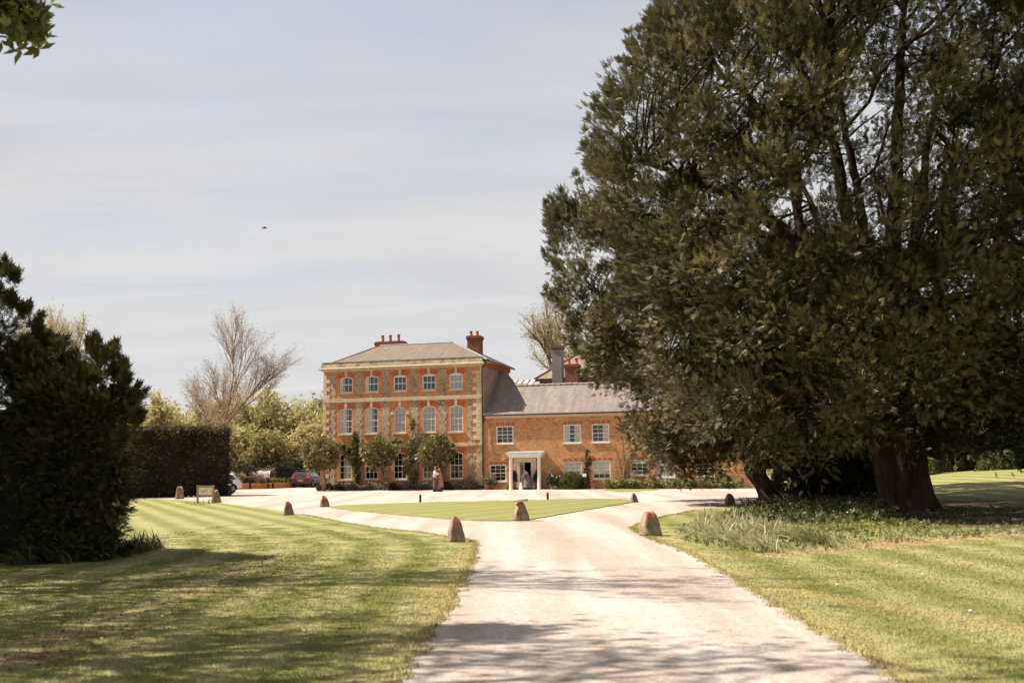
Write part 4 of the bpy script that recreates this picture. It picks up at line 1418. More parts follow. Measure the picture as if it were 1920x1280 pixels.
limb(b, L_((1680, 840, 36.4), (1640, 700, 36.6), (1610, 560, 36.8), (1590, 420, 37), (1560, 260, 37), (1500, 130, 37), (1440, 20, 37)), 0.468, .07)
limb(b, L_((1620, 640, 36.4), (1625, 500, 36), (1610, 360, 35.6), (1580, 220, 35.4), (1560, 60, 35.4)), 0.281, .06)
limb(b, L_((1650, 700, 36.5), (1672, 520, 36.5), (1680, 350, 36.5), (1685, 200, 36.2), (1692, 60, 36), (1700, -60, 36)), 0.390, .08)
limb(b, L_((1660, 700, 37), (1700, 540, 37.2), (1725, 380, 37.3), (1745, 240, 37.4), (1790, 100, 37.4)), 0.328, .06)
limb(b, L_((1735, 850, 36.4), (1800, 760, 36.2), (1850, 620, 36), (1880, 430, 36), (1950, 230, 36), (2000, 50, 36)), 0.585, .08)
limb(b, L_((1820, 740, 36.2), (1770, 600, 35.5), (1760, 460, 35.2), (1800, 330, 35), (1860, 250, 35)), 0.234, .05)
limb(b, L_((1600, 620, 36), (1500, 560, 34.5), (1400, 540, 33.8), (1280, 560, 33.4)), 0.265, .05)
limb(b, L_((1560, 540, 36), (1500, 420, 36.4), (1490, 300, 36.8), (1420, 200, 37), (1330, 120, 37)), 0.234, .05)
limb(b, L_((1500, 470, 35.8), (1400, 430, 36.4), (1300, 410, 37), (1180, 400, 37.2)), 0.187, .05)
limb(b, L_((1600, 560, 36.8), (1540, 440, 38), (1520, 380, 38.6), (1460, 250, 39.5)), 0.203, .05)
limb(b, L_((1515, 470, 36.6), (1490, 380, 36.7), (1480, 300, 36.8), (1495, 180, 37)), 0.133, .05)
limb(b, L_((1640, 760, 36.2), (1560, 730, 34), (1480, 740, 32.8), (1420, 790, 32.2)), 0.234, .05)
limb(b, L_((1720, 800, 36.2), (1740, 640, 34), (1720, 560, 32.6), (1700, 500, 31.8)), 0.234, .05)
branchlets(b, CA, limbs, 520, .055)
b.build('trunk', M['yew_bark'], yA, True)

# --- the second yew behind it, leaning trunk, crown in front of the wing
limbs = []
yB = thing('yew_tree', 'second yew with slim leaning trunk and a crown hiding the wing', 'tree', (0, 0, 0))
YB = 48.0
outB = poly_world([(1022, 392), (1040, 420), (1015, 480), (1045, 520), (1030, 580), (1065, 610), (1050, 650), (1092, 668), (1102, 715), (1128, 750), (1143, 800), (1172, 845), (1204, 884), (1266, 904), (1332, 910), (1385, 895), (1440, 880), (1500, 890), (1560, 915), (1660, 900), (1750, 800), (1720, 600), (1600, 470), (1400, 420), (1250, 440), (1150, 425), (1110, 400), (1070, 382)], YB)
thinB = [thinpx(1290, 470, 70, 50, .5, YB), thinpx(1090, 470, 25, 60, .5, YB)]
CB, DB = crown_points(outB, YB, 1120, 6.5, 4.5, 0.8, thinB, shell=.85, front=.8, inset=.85, plume=1.7, depthk=.8, plk=.7)
P_, D_, S_2, T_ = cat4(sprays_from_clumps(CB, DB, 64, 0.62, up=0.5, size=(0.20, 0.40), tintv=0.22, squash=1.1), spire_sprays(outB, YB, 170, (.22, .40), depth=3.0))
multi_scatter('foliage', M['yew'], P_, D_, S_2, T_, yB)
b = MB()
fluted_trunk(b, [apx(1452, 941, 50), apx(1447, 930, 50), apx(1435, 912, 50), apx(1418, 890, 50), apx(1410, 860, 50), apx(1412, 800, 50)], [.85, .58, .48, .50, .5, .45], 16, 5, .12)
limb(b, L_((1412, 830, 50), (1400, 700, 49.5), (1330, 590, 49), (1200, 490, 48.5), (1100, 420, 48)), .42, .05)
limb(b, L_((1412, 830, 50), (1450, 700, 50), (1500, 600, 50), (1560, 520, 50)), .36, .05)
limb(b, L_((1405, 760, 49.5), (1330, 700, 46), (1240, 660, 44), (1150, 640, 43.5)), .26, .05)
limb(b, L_((1160, 480, 48.4), (1140, 440, 48.2), (1130, 400, 48)), .08, .03)
limb(b, L_((1405, 800, 49.5), (1350, 780, 46), (1290, 800, 44), (1240, 850, 43)), .2, .04)
branchlets(b, CB, limbs, 260, .05)
b.build('trunk', M['yew_bark'], yB, True)

# --- third crown at the right edge, nearer
limbs = []
yC = thing('yew_tree', 'nearer yew bough crown at the right edge of the photograph', 'tree', (0, 0, 0))
YC = 31.0
outC = poly_world([(1890, 225), (1860, 300), (1835, 420), (1850, 470), (1825, 560), (1850, 640), (1870, 720), (1900, 790), (1990, 830), (2200, 780), (2350, 560), (2300, 260), (2100, 120), (1960, 140)], YC)
CC, DC = crown_points(outC, YC, 330, 3.0, 2.5, .5, (), .8, .7, .4)
P_, D_, S_2, T_ = cat4(sprays_from_clumps(CC, DC, 76, 0.62, up=0.5, size=(0.18, 0.36), tintv=0.18), spire_sprays(outC, YC, 60, (.16, .3), depth=1.5))
multi_scatter('foliage', M['yew'], P_, D_, S_2, T_, yC)
b = MB()
fluted_trunk(b, [(22, 31.5, -.1), (21.9, 31.5, .5), (21.7, 31.5, 2.5), (21.4, 31.4, 4.5)], [.9, .6, .5, .42], 14, 5, .12)
limb(b, [(21.5, 31.4, 4.2), (20.5, 31.2, 6), (18.5, 31, 8), (17, 31, 10)], .36, .05)
limb(b, [(21.5, 31.4, 4.2), (22.2, 31.2, 7), (22, 31, 10)], .3, .05)
branchlets(b, CC, limbs, 60, .05)
b.build('trunk', M['yew_bark'], yC, True)


# --- clipped and unclipped evergreens on the left
def mass(name, label, cat, pix, Y, nclump, thick, grow, per, rad, size, mat_, trunk, front=.7, tint=.15, up=.4, hollow=.35, thin=()):
    t = thing(name, label, cat)
    o = poly_world(pix, Y)
    C, D = crown_points(o, Y, nclump, thick, grow, hollow, thin, .85, front, rad * (1.25 if rad > .3 else 1.6), 5.0, .12, .3)
    P, Dd, S, T = sprays_from_clumps(C, D, per, rad, up=up, size=size, tintv=tint)
    P, Dd, S, T = cat4((P, Dd, S, T), spire_sprays(o, Y, 110, size, 16, ln=(.05, .28), r0=.12, depth=.5))
    k = P[:, 2] > 0.0
    multi_scatter('foliage', mat_, P[k], Dd[k], S[k], T[k], t)
    b = MB()
    x, z = trunk
    top = C[C[:, 2] > np.percentile(C[:, 2], 70)]
    lp = []
    for i in range(5):
        c = top[rng.integers(len(top))]
        pts = limb_path((x + random.gauss(0, .25), Y + random.gauss(0, .25), -.05), (c[0], c[1], c[2]), .05, 8, .1)
        b.tube(pts, [.13 - .012 * j for j in range(9)], 7, cap=False)
        lp += pts[2:]
    branchlets(b, C, lp, 90, .03)
    b.build('stems', M['yew_bark'], t, True)
    return t


mass('yew_bush', 'tall dark yew bush at the left edge with ragged top', 'tree', [(0, 492), (28, 512), (14, 548), (48, 565), (70, 595), (88, 632), (122, 655), (140, 700), (140, 760), (125, 900), (120, 1150), (-160, 1150), (-420, 1060), (-450, 700), (-300, 480), (-120, 440)], 21.5, 520, 1.6, 1.2, 62, .34, (.12, .24), M['yew_left'], (-10.6, 0), hollow=.15)
mass('yew_bush', 'dark yew bush with ragged pointed top at the end of the left hedge', 'tree', [(20, 640), (85, 640), (125, 650), (142, 680), (160, 690), (176, 658), (190, 642), (206, 645), (222, 682), (242, 715), (264, 750), (266, 785), (262, 810), (254, 860), (248, 960), (250, 1150), (150, 1150), (70, 1150)], 21.0, 380, 1.0, .9, 62, .25, (.11, .21), M['yew_left'], (-8.6, 0), hollow=.15)
# the clipped hedge face joining them
def box_hedge(name, label, A, B, depth, h, dens, size, mat_, wavy=.12, parent=None, ends=True):
    """a clipped hedge from A to B (plan), depth behind that line, with a solid dark core added to block light and a skin of leaves"""
    A, B = Vector((*A, 0)), Vector((*B, 0))
    d = (B - A); ln = d.length; d.normalize(); nrm = Vector((d.y, -d.x, 0))     # outward, towards the camera side
    t = thing(name, label, 'hedge')
    b = MB()
    nu, nz = max(3, int(ln / .6)), max(3, int(h / .6))
    def bulge(u, z): return wavy * (math.sin(u * .9 + z) + .6 * math.sin(u * 2.3 - z * 1.7 + 1) + .4 * math.sin(z * 3.1 + u * .4))
    def pt(u, z, s, ins=.12):
        q = bulge(u, z) - ins
        if s == 0: return A + d * u + nrm * q + Vector((0, 0, z))
        return A + d * u - nrm * (depth + q) + Vector((0, 0, z))
    idx = {}
    for s in (0, 1):
        for i in range(nu + 1):
            for j in range(nz + 1):
                idx[s, i, j] = len(b.v); b.v.append(tuple(pt(ln * i / nu, (h - .1) * j / nz, s)))
    for i in range(nu):
        for j in range(nz):
            b.f.append((idx[0, i, j], idx[0, i + 1, j], idx[0, i + 1, j + 1], idx[0, i, j + 1]))
            b.f.append((idx[1, i + 1, j], idx[1, i, j], idx[1, i, j + 1], idx[1, i + 1, j + 1]))
        b.f.append((idx[0, i, nz], idx[0, i + 1, nz], idx[1, i + 1, nz], idx[1, i, nz]))
    for j in range(nz):
        b.f.append((idx[1, 0, j], idx[0, 0, j], idx[0, 0, j + 1], idx[1, 0, j + 1]))
        b.f.append((idx[0, nu, j], idx[1, nu, j], idx[1, nu, j + 1], idx[0, nu, j + 1]))
    b.build('solid_core', M['core'], t)  # solid core added inside the hedge to block light
    P = []; D = []
    n1 = int(ln * h * dens); n2 = int(ln * depth * dens); n3 = int(depth * h * dens)
    for _ in range(n1):
        u, z = random.random() * ln, random.random() * h
        P.append(pt(u, z, 0, random.random() * .22 - .02)); D.append(nrm)
    for _ in range(n2):
        u, s = random.random() * ln, random.random()
        P.append(pt(u, h - .05 + bulge(u, 3) * .5, 0, 0).lerp(pt(u, h - .05 + bulge(u * 1.3, 1) * .5, 1, 0), s)); D.append(Vector((0, 0, 1)))
    for e, uu in ((-1, 0), (1, ln)):
        for _ in range(n3):
            z, s = random.random() * h, random.random()
            P.append(pt(uu, z, 0, 0).lerp(pt(uu, z, 1, 0), s) + d * e * (bulge(s * 3, z) - .02)); D.append(d * e)
    P = np.array([tuple(p) for p in P]); D = np.array([tuple(p) for p in D])
    n = len(P)
    # looser tufts: lumps of lighter growth
    lump = np.sin(P[:, 0] * 2.1 + 1.7 * np.sin(P[:, 2] * 2.3)) * np.sin(P[:, 2] * 2.9 + P[:, 1]) 
    Dd = unit(D * 0.9 + rng.normal(0, .55, (n, 3)) + np.array([0, 0, .25]))
    multi_scatter('foliage', mat_, P + Dd * 0.03, Dd, rng.uniform(*size, n), np.clip(.38 + .22 * lump + rng.normal(0, .2, n), 0, 1), t, flat=.1)
    return t


box_hedge('clipped_hedge', 'tall dark clipped hedge face filling the lower left corner', (-16.0, 18.6), (-8.05, 20.4), 3.2, 2.75, 230, (.09, .19), M['yew_left'], .06)
box_hedge('clipped_hedge', 'long brown flat-topped clipped hedge behind the sign board', (-36.0, 60.2), (-18.75, 70.9), 3.0, 4.35, 70, (.18, .36), M['hedge'], .10)


# --- deciduous trees built branch by branch
BAN = [False]


def seen(p):
    return p.z < 2.5 + .47 * p.y and p.x > -.53 * p.y - .4 and p.y > 0


def grow(b, p, d, ln, r, lev, tips, spread=.5, up=.12, kids=(3, 4), seg=4, ratio=.68, bend=.12, minlev=0):
    if BAN[0] and (seen(p) or seen(p + d * ln)): return
    pts = [p.copy()]; dd = d.copy()
    for i in range(seg):
        dd = (dd + Vector((random.gauss(0, bend), random.gauss(0, bend), random.gauss(0, bend) + up * .25))).normalized()
        pts.append(pts[-1] + dd * (ln / seg))
    n = 7 if r > .12 else (5 if r > .04 else 3)
    b.tube(pts, [r * (1 - .45 * i / seg) for i in range(seg + 1)], n, cap=False)
    if lev <= minlev:
        tips += pts[1:]
        return
    k = random.randint(*kids)
    for i in range(k):
        t = .35 + .65 * (i + random.random() * .6) / k
        j = min(int(t * seg), seg - 1)
        q = pts[j].lerp(pts[j + 1], t * seg - j)
        a = dd.orthogonal().normalized()
        a = Matrix.Rotation(random.random() * 6.283, 3, dd) @ a
        nd = (dd * math.cos(spread) + a * math.sin(spread) * random.uniform(.7, 1.3) + Vector((0, 0, up))).normalized()
        grow(b, q, nd, ln * ratio * random.uniform(.75, 1.15), r * (.52 if lev > 1 else .5), lev - 1, tips, spread, up, kids, max(2, seg - 1) if lev < 3 else seg, ratio, bend, minlev)
    grow(b, pts[-1], dd, ln * ratio, r * .55, lev - 1, tips, spread, up, kids, seg, ratio, bend, minlev)


TUF = [t_tuft(3, .35, s) for s in range(3)]


def leafy(tips, n, spread, size, cloud=None):
    T = np.array([tuple(t) for t in tips])
    P = T[rng.integers(0, len(T), n)] + rng.normal(0, spread, (n, 3))
    D = unit(rng.normal(size=(n, 3)) + np.array([0, 0, .3]))
    ph = np.sin(P[:, 0] * .9) * np.sin(P[:, 2] * 1.1 + 1) * np.sin(P[:, 1])
    return P, D, rng.uniform(*size, n), np.clip(.5 + .25 * ph + rng.normal(0, .2, n), 0, 1)


def decid(name, label, base, h, lev, r, nleaf, lmat, size, spread=.5, up=.12, stems=1, lean=.15, first=.36, lspread=.35, kids=(3, 4), ratio=.68, bark='bark', fork=0, group=None, ivy=False):
    t = thing(name, label, 'tree', base, group=group)
    b = MB(); tips = []
    for s in range(stems):
        q = random.random() * 6.28
        d = Vector((math.cos(q) * lean, math.sin(q) * lean, 1)).normalized()
        grow(b, Vector((math.cos(q) * .1 * stems, math.sin(q) * .1 * stems, -.1)), d, h * first, r, lev, tips, spread, up, kids, 5, ratio, .10)
    b.build('trunk', M[bark], t)
    P, D, S, T = leafy(tips, nleaf, lspread, size)
    P = P[P[:, 2] > .2]; n = len(P)
    multi_scatter('foliage', M[lmat], P, D[:n], S[:n], T[:n], t, TUF, 0)
    return t


def base(px, Y):
    p = AT(px, 880, Y)
    return (p.x, Y, 0)


random.seed(40)
decid('bare_tree', 'tall almost bare budding tree with many upright limbs behind the clipped hedge', base(400, 104), 17.4, 6, .24, 8000, 'bud', (.06, .13), .40, .10, 1, .0, .36, .14, (3, 3), .70)
decid('bare_tree', 'slim spreading bare tree just right of the tall budding tree', base(436, 101), 10.0, 5, .11, 2200, 'bud', (.07, .14), .55, .16, 1, .2, .42, .2, (2, 3), .74)
random.seed(5)
decid('poplar_tree', 'narrow upright thinly leaved tree above the dark bushes on the left', base(128, 72), 14.4, 4, .13, 15000, 'spring2', (.06, .14), .26, .42, 3, .10, .44, .20, (4, 5), .56)
random.seed(9)
decid('ash_tree', 'large thinly leaved tree rising behind the roofs beside the yew', base(1062, 125), 20.8, 5, .45, 6500, 'spring', (.12, .24), .5, .12, 1, .06, .44, .25, (3, 4), .66, group=None)
decid('leafy_tree', 'small pale green leafy tree behind the grey roughcast chimney', base(1035, 118), 17.0, 4, .22, 9000, 'spring2', (.18, .32), .55, .1, 1, .1, .46, .45, (3, 4), .66)

# the wooded background: each tree its own
random.seed(33)
woods = [(262, 128, 10.5, 'spring'), (300, 122, 12.0, 'spring2'), (345, 130, 12.5, 'spring'), (388, 138, 12.0, 'spring2'), (440, 132, 12.6, 'spring'), (487, 126, 13.2, 'spring2'), (528, 134, 12.0, 'spring'), (566, 124, 11.2, 'spring2'), (600, 130, 11.8, 'spring'), (225, 135, 9.5, 'spring'), (640, 136, 11, 'spring2'), (465, 112, 7.0, 'spring'), (590, 112, 7.4, 'spring2'), (505, 108, 6.0, 'spring')]
wl = ['rounded olive tree at the far left of the wood', 'pale yellow-green tree behind the hedge left part', 'broad olive tree left of the budding tree', 'pale tree right behind the tall budding tree', 'olive tree just right of the budding tree', 'highest pale tree in the wood above the planter', 'olive tree left of the house with grey limbs', 'pale yellow tree close to the house corner', 'olive tree peeping past the house corner', 'low tree beside the dark yew bush top', 'pale tree hidden behind the tall house', 'low willow-like tree above the white car', 'low pale tree above the parked dark car', 'small olive tree above the netted cage']
for (px, Y, h, lm), lb in zip(woods, wl):
    decid('woodland_tree', lb, base(px, Y), h, 4, .2 + .012 * h, 4300, lm, (.27, .50), .62, .06, 2, .22, .36, .42, (3, 4), .66, group='trees of the wood left of the house')

# dark shrubs behind the cars
def shrub(name, label, c, rx, ry, rz, n, size, mat_, cat='shrub', group=None, tm=None, tint=.42, flatb=.05, stems=True, core=True):
    t = thing(name, label, cat, c, group=group)
    U = unit(rng.normal(size=(n, 3)))
    U[:, 2] = np.abs(U[:, 2]) * 1.0 - flatb
    lump = 1 + .13 * np.sin(U[:, 0] * 5 + c[0]) * np.sin(U[:, 2] * 6 + c[1]) + .1 * np.sin(U[:, 1] * 7 + U[:, 0] * 4)
    r_ = (1 - .35 * rng.random(n) ** 1.6) * lump
    P = U * r_[:, None] * np.array([rx, ry, rz])
    D = unit(U + rng.normal(0, .5, (n, 3)) + np.array([0, 0, .3]))
    k = P[:, 2] > 0.02
    T = np.clip(tint + rng.normal(0, .2, n), 0, 1)
    multi_scatter('foliage', M[mat_], P[k], D[k], rng.uniform(*size, n)[k], T[k], t, tm or TUF, .05)
    if stems:
        b = MB()
        for i in range(7):
            q = random.random() * 6.28
            b.tube(limb_path((0, 0, -.03), (math.cos(q) * rx * .55, math.sin(q) * ry * .55, rz * random.uniform(.5, .85)), .1, 4), [.03 * rz] * 2 + [.02 * rz] * 2 + [.01 * rz], 4, cap=False)
        b.build('stems', M['bark'], t)
    return t


for i, (px, Y, rx, rz, lb) in enumerate([(455, 99, 1.6, 2.4, 'dark shrub above the white car'), (480, 101, 1.7, 1.9, 'dark spreading shrub behind the netted cage'), (530, 104, 1.6, 2.3, 'dark shrub left of the dark shed'), (550, 106, 1.5, 2.5, 'dark pointed shrub behind the parked dark car'), (575, 107, 2.0, 2.6, 'dark shrub behind the ball-headed tree at the house corner'), (500, 108, 2.2, 2.9, 'olive shrub among the trees above the cage')]):
    shrub('evergreen_shrub', lb, base(px, Y), rx, rx, rz, 2600, (.14, .26), 'holly', group='evergreen shrubs behind the car park')

# the overhanging trees at the near left, tips in the top left corner, their shade on the lawn and drive
BAN[0] = True
def near_tree(label, loc, seed, n, tipleaf, h1, r0, d0=(.1, 0, 1), leaf=(.10, .20), extra=None, lev=5, spr=.62, up=.03, cl=.16):
    random.seed(seed)
    t = thing('broadleaf_tree', label, 'tree', (0, 0, 0))
    b = MB(); tips = []
    grow(b, Vector((loc[0], loc[1], -.1)), Vector(d0).normalized(), h1, r0, lev, tips, spr, up, (3, 4), 5, .72, .12)
    if extra: extra(b, tips)
    b.build('trunk', M['bark'], t)
    P, D, S, T = leafy(tips, n, cl, leaf)
    k = ~((P[:, 2] < 1.8 + .45 * P[:, 1]) & (P[:, 0] > -.50 * P[:, 1] - .3) & ~((P[:, 0] < -.49 * P[:, 1] + .5) & (P[:, 2] > 1.65 + .405 * P[:, 1])))
    multi_scatter('foliage', M['green'], P[k], D[k], S[k], T[k], t, TUF, 0)
    return t


def tipfun(b, tips):
    pts = [(-10.5, 10, 7.2), (-8.6, 11, 8.2), (-7.0, 11.6, 8.0), (-6.15, 12, 7.35), (-5.75, 12.1, 6.95)]
    b.tube(pts, [.12, .08, .05, .025, .008], 6, cap=False)
    for q in range(16):
        t = random.uniform(.55, 1)
        i = min(int(t * 4), 3); A_ = Vector(pts[i]).lerp(Vector(pts[i + 1]), t * 4 - i)
        Bq = A_ + Vector((random.uniform(-.3, .3), random.uniform(-.3, .3), random.uniform(-.3, .25)))
        b.tube([A_, A_.lerp(Bq, .5) + Vector((0, 0, .05)), Bq], [.014, .009, .004], 4, cap=False)
        tips += [A_.lerp(Bq, .7), Bq, Bq] * 26


near_tree('young-leaved tree whose twig tips hang into the top left corner', (-12.5, 10.5), 77, 7500, 0, 5.2, .32, extra=tipfun)
near_tree('second young-leaved tree off to the left whose shade dapples the near lawn', (-15.6, 6.4), 79, 3000, 0, 6.0, .32, d0=(.16, .03, 1), lev=4)
near_tree('fourth young-leaved tree off to the left whose long boughs shade the worn grass', (-12.5, 14.5), 83, 4500, 0, 6.0, .3, d0=(.12, 0, 1))
near_tree('third young-leaved tree off to the left shading the dark hedge', (-19.0, 17.0), 81, 30000, 0, 6.2, .36)
BAN[0] = False


# ------------------------------------------------------------------ marker stones
def stonemat():
    m_, t, b = mat('lichened_marker_stone')
    v = base_in(t)
    n = noise(t, v, 5, 6, .7, .4)
    c = ramp(t, n, [(.3, (.085, .055, .036)), (.5, (.22, .155, .10)), (.72, (.40, .31, .23))])
    n2 = noise(t, v, 9, 5, .75)
    c = mixc(t, ramp(t, n2, [(.55, 0.), (.66, .8)]), c, (.30, .21, .07))
    L(t, c, b.inputs['Base Color']); b.inputs['Roughness'].default_value = .95
    bump(t, b, n2, .8, .03)
    return m_


M['marker'] = stonemat()
M['red_paint'] = simple('red_reflective_paint', (.62, .06, .035), .5, scale=14, c2=(.45, .05, .03))
cube = {}


def marker(px, py, wpx, hpx, label, seed, red='tri', lean=0.0, cap=False, topf=.42, rz=.35):
    p = G(px, py)
    k = p.y / FPX
    wd, h = wpx * k, hpx * k * 1.02
    rr = random.Random(seed)
    t = thing('marker_stone', label, 'stone', (p.x, p.y, 0), group='marker stones along the drive')
    bm = bmesh.new()
    bmesh.ops.create_cube(bm, size=1)
    bmesh.ops.subdivide_edges(bm, edges=bm.edges[:], cuts=5, use_grid_fill=True)
    for v in bm.verts:
        z = v.co.z + .5
        f = 1 - (1 - topf) * z ** 1.25
        if z > .8: f *= 1 - .35 * ((z - .8) / .2) ** 2
        x, y = v.co.x * f, v.co.y * f
        # rounded square
        m_ = max(abs(x), abs(y)); r_ = math.hypot(x, y)
        q = .16 * m_ / max(r_, 1e-6) + .80 if r_ > 0 else 1
        x *= q; y *= q
        nx = math.sin(x * 11 + seed) * math.sin(z * 9 + seed * 2) * .035 + rr.gauss(0, .007)
        v.co = ((x + nx * (1 if x > 0 else -1)) * wd * .98 + lean * z * h, (y + nx) * wd * .88, z * h * (1 + .04 * math.sin(x * 9 + seed)) - .03)
    me = bpy.data.meshes.new('stone'); bm.to_mesh(me); bm.free()
    me.polygons.foreach_set('use_smooth', [True] * len(me.polygons))
    so_ = link('stone', me, M['marker'], t, rot=(0, 0, .30))
    if red:
        fy = -wd * .92 * .5
        def at(u, z):       # on the front face
            f = 1 - (1 - topf) * z ** 1.25
            return (u * wd + lean * z * h, fy * f * .92 - .02 - .02 * wd, z * h)
        if red == 'tri': pts = [(-.16, .70), (.15, .70), (.02, .93)]
        elif red == 'tri2': pts = [(-.17, .78), (.12, .72), (-.06, .95)]
        elif red == 'strip': pts = [(-.07, .68), (.03, .68), (.05, .88), (-.04, .90)]
        else: pts = [(-.16, .72), (.16, .74), (.12, .97), (-.12, .97)]
        q = [at(u, z) for u, z in pts]
        n = len(q)
        MB().add(q + [(x, y + .035, z) for x, y, z in q], [tuple(range(n)), tuple(range(2 * n - 1, n - 1, -1))] + [(i, (i + 1) % n, n + (i + 1) % n, n + i)[::-1] for i in range(n)]).build('red_marker', M['red_paint'], t)
    if cap:
        c_ = MB().lathe([(.02, 0), (wd * .40, .0), (wd * .47, .035), (wd * .46, .075), (wd * .2, .11), (.02, .115)], 22, (0, 0, h * .985))
        c_.build('cap_slab', simple('pale_cap_stone', (.55, .44, .36), .9, scale=8, bmp=.3), t, True)
    return t


marker(855, 1015, 33, 47, 'brown marker stone with small red patch on the left drive corner', 3, 'strip', topf=.46)
marker(1220, 1004, 38, 47, 'broad marker stone with bright red triangle right of the drive', 5, 'tri', -.04, topf=.55)
marker(976, 976, 32, 35, 'marker stone with a pale round slab on top at the island tip', 7, 'tri2', cap=True, topf=.42)
marker(541, 965, 21, 25, 'red-topped marker stone at the edge of the left lawn', 9, 'top', -.03, topf=.5)
marker(609, 950, 20, 21, 'red-topped marker stone at the left tip of the island lawn', 11, 'top', -.08, topf=.42)
marker(1190, 941.5, 14, 18, 'small leaning marker stone at the right tip of the island lawn', 13, 'tri2', -.14, topf=.45)
marker(1368, 946, 19, 21, 'orange lichened marker stone left of the leaning yew trunk', 15, 'tri', .06, topf=.5)
marker(337, 935, 17, 24, 'plain marker stone in front of the long clipped hedge', 17, None, topf=.6)
marker(406, 942, 20, 24, 'marker stone half hidden behind the sign board', 19, None, -.08, topf=.4)

# ------------------------------------------------------------------ sign board
sp = G(385, 943)
sk = sp.y / FPX
sg = thing('sign_board', 'cream notice board in an oak post frame at the hedge end', 'sign', (sp.x, sp.y, 0), -.12)
sw, sh = 33.5 * sk, 33 * sk
for s_ in (-1, 1):
    MB().box(-.045, .045, -.045, .045, -.05, sh).build('post', M['oak'], sg, bevel=.008, loc=(s_ * (sw / 2 - .045), 0, 0))
MB().box(-sw / 2 + .09, sw / 2 - .09, -.03, .03, sh - .11, sh - .02).build('top_rail', M['oak'], sg, bevel=.006)
MB().box(-sw / 2 + .09, sw / 2 - .09, -.03, .03, sh * .385, sh * .385 + .08).build('bottom_rail', M['oak'], sg, bevel=.006)
pn = MB().box(-sw / 2 + .09, sw / 2 - .09, -.012, .012, sh * .385 + .08, sh - .11).build('panel', simple('cream_sign_panel', (.80, .76, .64), .5, var=.05), sg)
ink = simple('dark_sign_ink', (.12, .12, .10), .6)
zc_ = sh * .385 + .08; ph_ = sh - .11 - zc_
lt = MB()
lt.add([(-.05, -.016, zc_ + ph_ * .80), (0, -.016, zc_ + ph_ * .90), (.05, -.016, zc_ + ph_ * .80), (0, -.016, zc_ + ph_ * .85)], [(0, 3, 1), (3, 2, 1)])
lt.build('emblem', ink, pn)
ls = MB()
rr = random.Random(4)
for (zz, hh, x0, x1, step) in ((.60, .05, -.24, .28, .042), (.40, .04, -.32, .34, .034), (.27, .02, -.22, .22, .03)):
    x = x0
    while x < x1:
        if rr.random() > .16:
            ls.box(x, x + .010, -.016, -.0125, zc_ + ph_ * zz, zc_ + ph_ * zz + hh).box(x + .0105, x + step * .55, -.016, -.0125, zc_ + ph_ * zz + hh * rr.choice((0, .4, .8)), zc_ + ph_ * zz + hh * rr.choice((.2, 1.0)) + .006)
        x += step
ls.build('lettering', ink, pn)

# ------------------------------------------------------------------ bollards
def bollard(px, py, hpx, label, r_=.055, topm=None, band=True, fat=False):
    p = G(px, py); k = p.y / FPX; h = hpx * k
    t = thing('bollard', label, 'bollard', (p.x, p.y, 0), group='dark bollards beside the gravel')
    MB().lathe([(r_, -.02), (r_, h - .02), (r_ * .8, h)], 12).build('post', M['black_metal'], t)
    if band: MB().lathe([(r_ * 1.06, h * .80), (r_ * 1.06, h * .88)], 12).build('top_band', M['red_paint'] if topm is None else topm, t)  # red band put in after a lens colour fringe on the post top
    return t


bollard(788, 942, 15, 'dark bollard on the far left edge of the island lawn')
bollard(1027, 937.5, 15, 'dark bollard on the far right edge of the island lawn')
bollard(430, 929.5, 25, 'stout black bollard with pale top band at the hedge end', .11, M['white'])
bollard(1117, 915.8, 13, 'short black bollard lamp below the half-blinded wing window', .06, None, False)
bollard(952, 918.5, 6, 'tiny dark peg left of the porch', .05, None, False)

